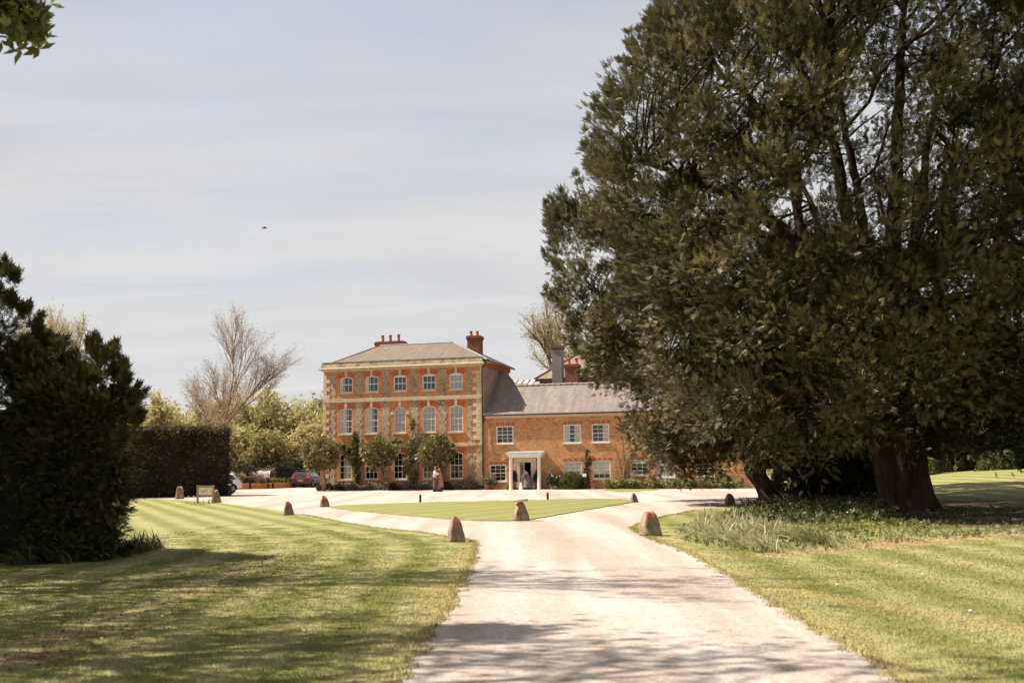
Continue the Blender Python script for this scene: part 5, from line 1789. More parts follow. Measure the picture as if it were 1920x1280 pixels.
# ------------------------------------------------------------------ cars
def car(name, label, loc, rz, paint, Lc=4.4, Wc=1.85, Hc=1.65, hatch=True, suv=True, letters=None):
    """front towards -Y, rear towards +Y in its own frame"""
    t = thing(name, label, 'car', loc, rz)
    # stations along y: (y, z bottom, z belt, z roof, half width at sill, at belt, at roof)
    hl = Lc / 2; w_ = Wc / 2; g = .26 if suv else .2
    bz = .98 if suv else .90
    st = [(-hl, g + .18, .62, .66, .62, .60, .5), (-hl + .10, g + .04, .78, .80, .84, .80, .62), (-hl + .45, g, .90, .93, .93, .88, .74), (-hl + 1.0, g, bz, bz + .04, .97, .92, .80), (-hl + 1.30, g, bz, bz + .10, .98, .93, .78), (-hl + 1.95, g, bz, Hc - .14, .99, .95, .70), (-hl + 2.4, g, bz + .01, Hc - .03, .99, .95, .70), (0.35, g, bz + .03, Hc, .99, .955, .70), (hl - 1.0, g, bz + .06, Hc - .02, .99, .95, .685), (hl - .50, g, bz + .10, Hc - .08, .985, .93, .66), (hl - .22, g + .05, bz + .06, Hc - .42, .96, .90, .66), (hl - .06, g + .10, bz + .0, bz + .06, .93, .87, .72), (hl, g + .16, .72, .80, .90, .85, .74)]
    ring_n = 13
    b = MB()
    for (y, z0, zb_, zr_, ws, wb_, wr_) in st:
        zm = z0 + (zb_ - z0) * .45
        half = [(ws * w_ * .90, z0), (ws * w_, z0 + .08), (ws * w_ * 1.01, zm), (wb_ * w_, zb_ - .03), (wb_ * w_ * .985, zb_), (wr_ * w_ * 1.02, zb_ + (zr_ - zb_) * .86), (wr_ * w_ * .86, zr_ - (zr_ - zb_) * .02)]
        row = [(x, y, z) for x, z in half] + [(0, y, zr_ + .02)] + [(-x, y, z) for x, z in half[::-1]]
        b.v += row
    n = 15
    for i in range(len(st) - 1):
        for k in range(n - 1):
            b.f.append((i * n + k, i * n + k + 1, (i + 1) * n + k + 1, (i + 1) * n + k))
        b.f.append((i * n + n - 1, i * n, (i + 1) * n, (i + 1) * n + n - 1))
    b.f.append(tuple(range(n))[::-1]); b.f.append(tuple((len(st) - 1) * n + k for k in range(n)))
    me = b.mesh('body', paint, True)
    bm = bmesh.new(); bm.from_mesh(me)
    bmesh.ops.recalc_face_normals(bm, faces=bm.faces)
    # wheel arches
    bm.to_mesh(me); bm.free()
    body = link('body', me, None, t)
    wr_ = .36 if suv else .32
    ax = (-hl + .82, hl - .80)
    for y in ax:
        for s_ in (-1, 1):
            ao = [(y + (wr_ + .07) * math.cos(q), max(g - .02, wr_ + (wr_ + .07) * math.sin(q))) for q in np.linspace(-.2, math.pi + .2, 18)]
            m2 = MB(); x0, x1 = sorted((s_ * w_ * .90, s_ * (w_ * 1.012)))
            nn = len(ao)
            m2.add([(x0, yy, zz) for yy, zz in ao] + [(x1, yy, zz) for yy, zz in ao], [tuple(range(nn)), tuple(range(2 * nn - 1, nn - 1, -1))] + [(i, nn + i, nn + (i + 1) % nn, (i + 1) % nn) for i in range(nn)])
            m2.build('wheel_arch', M['trim'], body)
            wh = MB()
            wh.lathe([(wr_ * .62, -.10), (wr_ * .93, -.10), (wr_, -.07), (wr_, .07), (wr_ * .93, .10), (wr_ * .62, .10)], 22)
            wo_ = wh.build('wheel', M['tyre'], t, True, loc=(s_ * (w_ * .925), y, wr_), rot=(0, math.pi / 2, 0))
            rm = MB().lathe([(.04, -.07), (wr_ * .62, -.05), (wr_ * .62, .05), (.04, .07)], 16)
            rm.build('rim_well', M['trim'], wo_)
            for k in range(5):
                q = 2 * math.pi * k / 5
                c_, s2 = math.cos(q), math.sin(q)
                sp_ = MB()
                pts = []
                for zz in (-.106, .106):
                    for (rr0, ww) in ((.03, .035), (wr_ * .64, .05)):
                        pts += [(c_ * rr0 - s2 * ww, s2 * rr0 + c_ * ww, zz), (c_ * rr0 + s2 * ww, s2 * rr0 - c_ * ww, zz)]
                sp_.add(pts, [(0, 1, 3, 2), (4, 6, 7, 5)])
                sp_.build('spoke', M['alloy'], wo_)
    # side windows, proud of the flanks
    def flank(y, f, s_, out=.012):
        for i in range(len(st) - 1):
            a, c = st[i], st[i + 1]
            if a[0] <= y <= c[0]:
                q = (y - a[0]) / (c[0] - a[0]); r_ = [a[j] + (c[j] - a[j]) * q for j in range(7)]
                x0, z0 = r_[5] * w_ * .985, r_[2]; x1, z1 = r_[6] * w_ * 1.02, r_[2] + (r_[3] - r_[2]) * .86
                return (s_ * (x0 + (x1 - x0) * f + out), y, z0 + (z1 - z0) * f)
    for s_ in (-1, 1):
        for (ya, yb, yc, yd) in ((-hl + 1.55, -hl + 2.02, .10, .10), (.18, .18, hl - 1.12, hl - 1.25), (hl - 1.04, hl - 1.16, hl - .42, hl - .70)):
            q = [flank(ya, .06, s_), flank(yc, .06, s_), flank(yd, .93, s_), flank(yb, .93, s_)]
            mid = [tuple((Vector(q[i]) + Vector(q[(i + 1) % 4])) / 2) for i in range(4)]
            MB().add(q, [(0, 1, 2, 3)] if s_ > 0 else [(3, 2, 1, 0)]).build('side_window', M['car_glass'], body)
    # rear window, lights, plate
    ry = lambda z: np.interp(z, [.2, .72, .98, 1.05, Hc - .42, Hc - .08], [hl - .08, hl + .01, hl - .05, hl - .06, hl - .21, hl - .49])
    def rq(x0, x1, z0, z1, x2=None, x3=None, o=.015):
        x2 = x1 if x2 is None else x2; x3 = x0 if x3 is None else x3
        return [(x0, ry(z0) + o, z0), (x1, ry(z0) + o, z0), (x2, ry(z1) + o, z1), (x3, ry(z1) + o, z1)]
    def panel(nm, q, m_, th=.02):
        n = len(q)
        return MB().add(q + [(x, y - th, z) for x, y, z in q], [tuple(range(n - 1, -1, -1)), tuple(range(n, 2 * n))] + [(i, (i + 1) % n, n + (i + 1) % n, n + i) for i in range(n)]).build(nm, m_, body)
    panel('rear_window', rq(-.66, .66, bz + .14, Hc - .17, .52, -.52, .03), M['car_glass'])
    MB().box(-.58, .58, hl - .60, hl - .36, Hc - .075, Hc - .035).build('roof_spoiler', paint, body, bevel=.01)
    for s_ in (-1, 1):
        x0, x1 = (.56, .86) if s_ > 0 else (-.86, -.56)
        tl = panel('tail_light', rq(x0, x1, bz - .10, bz + .08, o=.035), M['red_lens'], .1)
        if suv:
            xa, xb = (.70, .80) if s_ > 0 else (-.80, -.70)
            xc_, xd = (.62, .70) if s_ > 0 else (-.70, -.62)
            panel('tail_light', rq(xa, xb, bz + .09, bz + .42, xd, xc_, .04), M['red_lens'], .06)
        xr0, xr1 = (.45, .75) if s_ > 0 else (-.75, -.45)
        panel('reflector', rq(xr0, xr1, .50, .54, o=.02), M['red_lens'])
    panel('number_plate', rq(-.26, .26, .60, .71, o=.03) if suv else rq(-.26, .26, .72, .83, o=.03), M['plate'])
    panel('bumper', rq(-.78, .78, .30, .46, o=.02), M['trim'])
    MB().tube([(-.62, 0, 0), (.62, 0, 0)], .012, 5).build('tailgate_crease', M['chrome'], body, loc=(0, ry(.80) + .012, .80))
    # windscreen and front lights
    MB().add([(-.66, -hl + 1.30, bz + .12), (.66, -hl + 1.30, bz + .12), (.58, -hl + 1.92, Hc - .17), (-.58, -hl + 1.92, Hc - .17)], [(0, 1, 2, 3)]).build('windscreen', M['car_glass'], body, loc=(0, -.02, .03))
    for s_ in (-1, 1):
        MB().box(s_ * .70 - .12, s_ * .70 + .12, -hl + .02, -hl + .16, .66, .78).build('headlight', M['chrome'], body)
    MB().box(-.42, .42, -hl - .03, -hl + .08, .42, .64).build('grille', M['trim'], body)
    for s_ in (-1, 1):
        MB().box(s_ * (w_ + .08) - .10, s_ * (w_ + .08) + .08, -hl + 1.62, -hl + 1.76, bz + .02, bz + .16).build('mirror', paint, body, bevel=.02)
        if suv: MB().tube([(s_ * .60, -.3, Hc + .0), (s_ * .60, -.2, Hc + .05), (s_ * .58, hl - .8, Hc + .04), (s_ * .57, hl - .7, Hc - .03)], .016, 5).build('roof_rail', M['trim'], body)
    if letters:
        cu = bpy.data.curves.new('badge_lettering', 'FONT')
        cu.body = letters; cu.size = .12; cu.align_x = 'CENTER'; cu.space_character = 2.4; cu.extrude = .006
        tmp = bpy.data.objects.new('tmp_text', cu); col.objects.link(tmp)
        bpy.context.view_layer.update()
        lm_ = bpy.data.meshes.new_from_object(tmp.evaluated_get(bpy.context.evaluated_depsgraph_get()))
        bpy.data.objects.remove(tmp)
        lm_.materials.clear(); lm_.materials.append(M['chrome'])
        o = bpy.data.objects.new('badge_lettering', lm_)
        col.objects.link(o); o.parent = body
        o.location = (0, ry(.88) + .02, .86); o.rotation_euler = (math.pi / 2, 0, math.pi)
    return t


c1 = G(577, 914)
car('parked_car', 'dark brown-grey SUV parked beside the house seen from behind', (c1.x - .42, 101.6, 0), R(180 - 8), M['car_dark'], letters='VOLVO')
car('parked_car', 'white hatchback with its nose hidden behind the clipped hedge', (-22.35, 79.6, 0), R(-52), M['car_white'], 4.1, 1.75, 1.47, suv=False)

# ------------------------------------------------------------------ planter beds with plants and the netted cage
tx = lambda px, Y: AT(px, 900, Y).x
beds = [(430, 94.5, 468, 95.2, 'short left bed'), (470, 95.2, 502.5, 96.4, 'middle bed'), (503.5, 96.4, 511, 96.8, ''), (512.5, 96.8, 550, 100.2, '')]
bl = ['timber raised bed partly behind the white car', 'longest timber raised bed in the middle of the row', 'narrow timber raised bed beside the post joint', 'timber raised bed running up to the dark car']
for (xa, ya, xb, yb, _), lb in zip(beds, bl):
    A_ = Vector((tx(xa, ya), ya, 0)); B_ = Vector((tx(xb, yb), yb, 0))
    ln = (B_ - A_).length
    t = thing('raised_bed', lb, 'planter', A_, math.atan2(B_.y - A_.y, B_.x - A_.x), group='timber raised beds by the car park')
    for k in range(2):
        for (y0, y1) in ((0, .08), (1.1, 1.18)):
            MB().box(0.02, ln - .02, y0, y1, k * .27, k * .27 + .262).build('plank', M['timber'], t, bevel=.01)
        MB().box(.02, .10, .082, 1.098, k * .27, k * .27 + .262).build('plank', M['timber'], t)
        MB().box(ln - .10, ln - .02, .082, 1.098, k * .27, k * .27 + .262).build('plank', M['timber'], t)
    for x in (0, ln):
        MB().box(x - .05, x + .05, -.05, .02, 0, .50).build('joint_post', M['black_metal'], t)
    MB().box(.1, ln - .1, .085, 1.09, 0, .47).build('soil', simple('dark_bed_soil', (.06, .04, .03), .95, scale=10), t)
k_ = 0
for (px, Y, rx, rz, z, lm, lb) in [(452, 95.6, .45, .95, .45, 'climber', 'upright pale grass-like plant in the left raised bed'), (461, 95.8, .38, .60, .45, 'greyleaf', 'small grey plant in the left raised bed'), (468, 95.6, .42, .50, .45, 'hedge', 'purple-brown leafy plant in the raised bed'), (481, 96.3, .75, .75, .45, 'greyleaf', 'broad brown-grey plant in the middle raised bed'), (492, 96.9, .40, .5, .45, 'bud', 'pinkish plant at the right of the middle raised bed'), (503, 97.2, .3, .42, .45, 'greyleaf', 'small pale plant by the raised bed joint'), (512, 98.0, .3, .45, .45, 'bud', 'orange-tinged plant by the raised bed joint'), (522, 98.6, .5, .4, .45, 'green', 'low bright green plant in the right raised bed'), (531, 99.4, .45, .36, .45, 'green', 'second low green plant in the right raised bed'), (541, 100.1, .4, .32, .45, 'greyleaf', 'third low plant in the right raised bed')]:
    sh_ = shrub('bed_plant', lb, (tx(px, Y), Y, z), rx, rx * .8, rz, 500, (.08, .2), lm, 'plant', group='plants in the raised beds', stems=False)
cg = thing('netted_cage', 'pale netting-covered vegetable cage behind the raised beds', 'cage', (tx(432, 98), 98.2, 0), .12)
m_, t_, b_ = mat('garden_netting')
n_v = N(t_, 'ShaderNodeTexCoord')
tr_ = N(t_, 'ShaderNodeBsdfTransparent'); mx_ = N(t_, 'ShaderNodeMixShader', inp={0: .62})
b_.inputs['Base Color'].default_value = (.60, .56, .46, 1); b_.inputs['Roughness'].default_value = .8
L(t_, tr_.outputs[0], mx_.inputs[1]); L(t_, b_.outputs[0], mx_.inputs[2]); L(t_, mx_.outputs[0], t_.nodes['Material Output'].inputs[0])
M['netting'] = m_
cl_ = 3.45
for k in range(5):
    x = cl_ * k / 4
    MB().tube([(x, 0, 0), (x, .02, 1.35), (x, .5, 1.62), (x, 1.2, 1.62), (x, 1.7, 1.35), (x, 1.75, 0)], .022, 5).build('hoop', M['white'], cg)
nb = MB(); seg = [(0, 0), (.02, 1.35), (.5, 1.62), (1.2, 1.62), (1.7, 1.35), (1.75, 0)]
nx = 24
for i in range(nx + 1):
    for (y, z) in seg:
        nb.v.append((cl_ * i / nx, y, z - .06 * abs(math.sin(math.pi * 4 * i / nx)) * (z > .5) + random.gauss(0, .012)))
for i in range(nx):
    for j in range(5):
        nb.f.append((i * 6 + j, (i + 1) * 6 + j, (i + 1) * 6 + j + 1, i * 6 + j + 1))
nb.build('netting', M['netting'], cg, True)
box2 = thing('cold_frame', 'small pale glass cold frame top showing above the netting', 'cold frame', (tx(457, 99.9), 100.4, 0), .1)
MB().box(0, .95, 0, .8, 0, 1.55).build('frame', M['netting'], box2)
MB().box(-.03, .98, -.03, .83, 1.55, 1.85).build('lid', simple('pale_green_glass', (.48, .5, .4), .3), box2)
for (px, Y, rx, rz, lb) in [(493, 99.6, .85, 1.95, 'dry rust-brown climber heap right of the netted cage'), (505, 100.0, .6, 1.75, 'taller rust-brown bush beside the dark shed'), (476, 99.4, .8, 1.85, 'yellowish brown bush above the netted cage')]:
    shrub('brown_bush', lb, (tx(px, Y), Y + .4, 0), rx, .6, rz, 1500, (.1, .2), 'bud' if 'yellowish' not in lb else 'climber', 'shrub', group='brown bushes by the netted cage')
sd = thing('garden_shed', 'small dark teal garden shed in front of the dark shrubs', 'shed', (tx(519, 102.5), 102.5, 0), .1)
shm = simple('dark_teal_paint', (.025, .034, .038), .7, scale=3)
for k in range(8):
    MB().box(k * .2, k * .2 + .19, 0, .03 + .01 * (k % 2), 0, 1.75).build('board', shm, sd)
MB().box(0, 1.6, .04, 1.4, 0, 1.72).build('wall', shm, sd)
MB().prism([(-.08, 1.74), (1.68, 1.74), (.8, 2.1)], -.1, 1.5).build('roof', M['black_metal'], sd)
pp = thing('cage_post', 'thin dark upright post above the white car roof', 'post', (tx(444.5, 93.5), 93.5, 0))
MB().tube([(0, 0, 0), (0, 0, 1.95)], .05, 6).build('post', M['trim'], pp)

# ------------------------------------------------------------------ plants on and before the house
def standard(px, py, Y, cpx, cpy, rpx, label, seed, stem='pale_bark', r_=.13, dens=1500, flat=1.0, leafs='magnolia'):
    random.seed(seed)
    k = Y / FPX
    p = AT(px, 918, Y); c = AT(cpx, cpy, Y)
    t = thing('ball_tree', label, 'tree', (p.x, Y, 0), group='ball-headed magnolia trees before the house')
    cc = Vector((c.x - p.x, 0, c.z)); rad = rpx * k
    n = dens
    U = unit(rng.normal(size=(n, 3)))
    lump = 1 + .16 * np.sin(U[:, 0] * 4.3 + seed) * np.sin(U[:, 2] * 4 + seed * 2) + .10 * np.sin(U[:, 1] * 9 + U[:, 0] * 7) + .08 * rng.normal(size=n)
    P = U * ((1 - .4 * rng.random(n) ** 2) * lump)[:, None] * np.array([rad, rad * .9, rad * .92]) + np.array(tuple(cc))
    D = unit(U * .8 + rng.normal(0, .5, (n, 3)) + np.array([0, 0, -.1]))
    multi_scatter('foliage', M[leafs], P, D, rng.uniform(.16, .30, n), np.clip(.5 + rng.normal(0, .22, n), 0, 1), t, [t_tuft(3, .42, s) for s in range(3)], .05)
    b = MB()
    q = [Vector((0, 0, -.05)), Vector((.02, 0, cc.z * .3)), Vector((cc.x * .4 + .03, 0, cc.z * .6)), Vector((cc.x, 0, cc.z))]
    b.tube(q, [r_ * 1.3, r_, r_ * .9, r_ * .5], 9)
    for i in range(9):
        a = random.random() * 6.28
        e = cc + Vector((math.cos(a) * rad * .7, math.sin(a) * rad * .6, random.uniform(-.4, .6) * rad))
        b.tube(limb_path(q[2] + Vector((0, 0, .2)), e, 0, 4), [r_ * .45, r_ * .35, r_ * .28, r_ * .2, r_ * .1], 5, cap=False)
    b.build('trunk', M[stem], t, True)
    return t


standard(605, 920, 83.2, 601, 851, 33, 'ball-headed magnolia at the left corner of the house', 1, r_=.22)
standard(719, 919, 82.6, 711, 850, 29, 'ball-headed magnolia between the second and third windows', 2, r_=.08, stem='bark')
standard(829, 919, 82.6, 820, 847, 32, 'ball-headed magnolia right behind the embracing couple', 3, r_=.12, stem='bark')


def climber(name, label, cols, lm, n, size, stems, v=-.18, cat='climber', dens=1.0, smat='bark'):
    """a plant trained on the house wall: cols = (u, z, ru, rz) leafy patches, stems = polylines (u, z)"""
    t = thing(name, label, cat, HW(0, 0), -TH)
    P = []
    tot = sum(c[2] * c[3] for c in cols)
    for (u, z, ru, rz__) in cols:
        k = int(n * ru * rz__ / tot)
        q = unit(rng.normal(size=(k, 2))) * (rng.random((k, 1)) ** .5)
        thick = .28 * np.sqrt(np.maximum(0, 1 - np.sum(q * q, 1)))
        P.append(np.stack([u + q[:, 0] * ru, v - thick * rng.random(k) + .1, z + q[:, 1] * rz__], 1))
    if n:
        P = np.concatenate(P); k = len(P)
        D = unit(rng.normal(0, .6, (k, 3)) + np.array([0, -.7, .05]))
        multi_scatter('foliage', M[lm], P, D, rng.uniform(*size, k), np.clip(.5 + rng.normal(0, .22, k), 0, 1), t, [t_tuft(3, .42, s) for s in range(3)], .05)
    b = MB()
    for pl, r_ in stems:
        pts = [Vector((u, v * .5 - .02 + random.gauss(0, .01), z)) for u, z in pl]
        fine = []
        for i in range(len(pts) - 1):
            for kk in range(4):
                fine.append(pts[i].lerp(pts[i + 1], kk / 4) + Vector((random.gauss(0, .025), 0, random.gauss(0, .02))))
        fine.append(pts[-1])
        b.tube(fine, [r_ * (1 - .7 * i / len(fine)) for i in range(len(fine))], 5, cap=False)
    b.build('stems', M[smat], t)
    return t


random.seed(15)
F_ = lambda x, y: FC(x, y, -.15)
climber('wall_magnolia', 'dark evergreen trained on the wall beside the first ground-floor window', [(*F_(667, 828), .28, .75), (*F_(660, 845), .85, .45), (*F_(686, 840), .5, .35), (*F_(668, 860), .6, .5), (*F_(668, 880), .25, .5), (*F_(671, 895), .22, .35), (*F_(645, 838), .35, .2)], 'magnolia', 1900, (.14, .26),
        [([F_(672, 918), F_(668, 890), F_(664, 865), F_(667, 825)], .16), ([F_(670, 918), F_(674, 885), F_(668, 860)], .12), ([F_(668, 890), F_(655, 862), F_(640, 850)], .06), ([F_(672, 880), F_(684, 860), F_(692, 842)], .06)], -.3)
climber('wall_climber', 'pale loose climbing shrub between the middle and fourth windows', [(*F_(773, 795), .22, .55), (*F_(745, 827), .55, .25), (*F_(775, 835), .55, .55), (*F_(790, 842), .4, .3), (*F_(768, 862), .42, .5), (*F_(775, 890), .35, .6), (*F_(762, 880), .25, .4), (*F_(795, 820), .3, .15)], 'climber', 1500, (.12, .24),
        [([F_(776, 915), F_(774, 880), F_(772, 840), F_(774, 790)], .07), ([F_(780, 915), F_(784, 870), F_(778, 840)], .05), ([F_(774, 850), F_(760, 830), F_(738, 825)], .035)], -.25)
climber('bare_climber', 'bare pale climber stems sprawling over the right end of the tall house', [], 'climber', 0, (.1, .2),
        [([F_(893, 915), F_(887, 880), F_(890, 855), F_(903, 835)], .045), ([F_(890, 900), F_(884, 870), F_(896, 850), F_(905, 832)], .035), ([F_(888, 868), F_(876, 880), F_(872, 860)], .02), ([F_(903, 838), F_(890, 828), F_(870, 833), F_(858, 842)], .03), ([F_(903, 833), F_(916, 842), F_(925, 850)], .025), ([F_(890, 855), F_(878, 850), F_(870, 860)], .02), ([F_(896, 848), F_(908, 860), F_(920, 858), F_(935, 846)], .02)], -.2, smat='pale_bark')
ws_ = [([F_(1172, 914), F_(1171, 880), F_(1170, 850), F_(1167, 820)], .11), ([F_(1170, 914), F_(1160, 890), F_(1155, 872), F_(1158, 850), F_(1150, 835)], .035), ([F_(1172, 912), F_(1182, 888), F_(1186, 868), F_(1196, 848)], .035)]
for i in range(22):
    a = random.uniform(-1, 1)
    ws_.append(([F_(1171, random.uniform(885, 914)), F_(1171 + a * 12, random.uniform(865, 885)), F_(1171 + a * 24, random.uniform(828, 862))], random.uniform(.010, .02)))
climber('bare_climber', 'bare twiggy climber with thick dark stem on the wing wall', [], 'climber', 0, (.1, .2), ws_, -.2)
climber('wall_climber', 'thin dark-leaved climber between the two blinded wing windows', [(*F_(1101, 850), .12, .3), (*F_(1103, 866), .28, .3), (*F_(1100, 885), .2, .45)], 'holly', 260, (.1, .2), [([F_(1101, 914), F_(1102, 880), F_(1100, 842)], .03)], -.15)
climber('bare_climber', 'faint bare climber traces between the wing windows left of the porch', [], 'climber', 0, (.1, .2), [([F_(925, 848), F_(940, 838), F_(950, 848), F_(940, 856)], .015), ([F_(912, 840), F_(925, 852), F_(944, 850)], .015), ([F_(917, 800), F_(922, 830), F_(918, 860)], .012)], -.1)

# round clipped bush, pots and low planting
k_ = HW(*FC(1071, 912, -.9)[:1], -.9)
shrub('clipped_bush', 'round clipped green bush below the blinded wing window', (k_.x, k_.y, 0), .84, .7, 1.28, 3600, (.07, .14), 'green', 'bush', tint=.3)
k_ = HW(FC(1098, 912, -.6)[0], -.6)
shrub('dark_bush', 'dark upright bush just right of the round clipped bush', (k_.x, k_.y, 0), .32, .3, 1.35, 500, (.08, .18), 'holly', 'bush')
nt_b = thing('wall_notice', 'small white notice on a post beside the round bush', 'notice', HW(FC(1096, 914, -1.2)[0], -1.2), -TH)
MB().tube([(0, .03, 0), (0, .03, 1.0)], .02, 6).build('post', M['black_metal'], nt_b)
MB().box(-.15, .15, 0, .02, .92, 1.16).build('panel', M['white'], nt_b)


def pot(px, Yoff, h, r_, label, lm, ph=.55, pr=.4, flowers=None, n=300, potm='terracotta'):
    u = FC(px, 915, Yoff)[0]
    p = HW(u, Yoff)
    t = thing('potted_plant', label, 'potted plant', p)
    MB().lathe([(r_ * .72, 0), (r_, h - .06), (r_ * 1.1, h - .06), (r_ * 1.1, h), (r_ * .9, h), (r_ * .85, h - .05)], 16).build('pot', M[potm], t, True)
    U = unit(rng.normal(size=(n, 3))); U[:, 2] = np.abs(U[:, 2])
    P = U * (rng.random((n, 1)) ** .6) * np.array([pr, pr, ph]) + np.array([0, 0, h - .03])
    D = unit(U + rng.normal(0, .35, (n, 3)) + np.array([0, 0, .4]))
    multi_scatter('foliage', M[lm], P, D, rng.uniform(.10, .24, n), np.clip(.5 + rng.normal(0, .2, n), 0, 1), t, TUF, .05)
    if flowers:
        b = MB()
        for i in range(flowers[1]):
            a = random.random() * 6.28; rr_2 = random.random() * pr
            c = (math.cos(a) * rr_2, math.sin(a) * rr_2, h + ph * random.uniform(.7, 1.15))
            b.lathe([(.005, -.03), (.035, -.01), (.03, .03), (.005, .04)], 6, c)
        b.build('blossoms', flowers[0], t)
    return t


M['white_petal'] = simple('white_petals', (.75, .70, .66), .6, var=.05)
M['red_petal'] = simple('red_tulip_petals', (.65, .06, .03), .5, var=.2)
M['yellow_petal'] = simple('yellow_petals', (.72, .55, .12), .5, var=.15)
pot(913, -.8, .42, .22, 'terracotta pot with spiky pale plant left of the wing corner', 'greyleaf', .55, .35, (M['white_petal'], 3))
pot(923, -.6, .36, .18, 'smaller pot with grey leaves beside the lowest left wing window', 'greyleaf', .75, .35, (M['white_petal'], 2))
pot(1036, -.8, .40, .2, 'grey pot with dark leaves and white flowers right of the porch', 'holly', .75, .38, (M['white_petal'], 7), potm='rough_grey')
pot(1043, -1.0, .30, .18, 'terracotta pot with dark foliage in front of the round bush', 'holly', .6, .3, (M['white_petal'], 4))
pot(964, -.55, .62, .16, 'tall terracotta pot with a slim clipped green plant inside the porch left', 'holly', .75, .17)
pot(1006.5, -.55, .62, .16, 'tall dark pot with a slim clipped green plant inside the porch right', 'holly', .7, .17, potm='brick_dark')
# folding board before the door
fb = thing('a_board', 'small white folding board standing before the open door', 'sign', HW(FC(977.5, 918, -1.6)[0], -1.6), -TH)
for s_ in (-1, 1):
    MB().add([(-.09, s_ * .02, .55), (.02, s_ * .02, .55), (.08, s_ * .18, 0), (-.15, s_ * .18, 0), (-.09, s_ * .045, .55), (.02, s_ * .045, .55), (.08, s_ * .205, 0), (-.15, s_ * .205, 0)], [(0, 1, 2, 3), (4, 7, 6, 5), (0, 4, 5, 1), (1, 5, 6, 2), (2, 6, 7, 3), (3, 7, 4, 0)]).build('panel', M['white'], fb)


def planting(name, label, u0, u1, v0, v1, n, size, lm, hmax=.45, lumps=3.0, tm=None, flowers=None):
    t = thing(name, label, 'flower bed', HW(0, 0), -TH)
    u = rng.uniform(u0, u1, n); v = rng.uniform(v0, v1, n)
    hh = hmax * (.45 + .55 * np.abs(np.sin(u * lumps + np.sin(u * 1.7) * 2)))
    z = hh * rng.random(n) ** .7
    P = np.stack([u, v, z], 1)
    D = unit(rng.normal(0, .45, (n, 3)) + np.array([0, -.2, .8]))
    o = multi_scatter('planting', M[lm], P, D, rng.uniform(*size, n), np.clip(.5 + rng.normal(0, .22, n) + .2 * np.sin(u * 5), 0, 1), t, tm or TUF, 0)
    o['kind'] = 'stuff'
    if flowers:
        b = MB()
        for i in range(flowers[1]):
            b.lathe([(.004, -.03), (.04, -.01), (.03, .03), (.004, .04)], 6, (random.uniform(u0, u1), random.uniform(v0, v1), hmax * random.uniform(.8, 1.2)))
        b.build('blossoms', flowers[0], t)['kind'] = 'stuff'
    return t


planting('lavender_bed', 'grey-green lavender bed along the foot of the tall house', -12.4, -0.3, -.75, -.1, 5200, (.10, .22), 'greyleaf', .52, 2.1, flowers=(M['white_petal'], 40))
planting('flower_bed', 'low green planting along the wing wall right of the bare climber', 9.6, 19.5, -1.1, -.15, 5200, (.12, .26), 'climber', .58, 1.6)
for (u, r0_, lm, lb) in [(-12.6, .4, 'holly', 'small dark bush behind the corner magnolia trunk'), (-11.7, .34, 'holly', 'low dark bush under the first ground-floor window'), (-7.1, .36, 'holly', 'low dark bush below the middle ground-floor window'), (-1.1, .62, 'greyleaf', 'taller grey bush by the corner downpipe'), (-2.7, .4, 'holly', 'dark low bush under the last ground-floor window'), (12.9, .5, 'bud', 'orange-tinged bush under the wing'), (11.6, .5, 'strap', 'dark green clump left of the orange-tinged bush')]:
    p = HW(u, -.75)
    shrub('low_bush', lb, (p.x, p.y, 0), r0_, r0_, r0_ * 1.35, 420, (.1, .2), lm, 'bush', stems=False)
wr_2 = thing('wheel', 'small wheel leaning at the foot of the corner magnolia', 'wheel', (G(611, 919).x, 82.6, 0), -.3)
MB().lathe([(.14, -.05), (.24, -.05), (.26, 0), (.24, .05), (.14, .05)], 16).build('tyre', M['tyre'], wr_2, True, loc=(0, 0, .26), rot=(math.pi / 2, 0, 0))


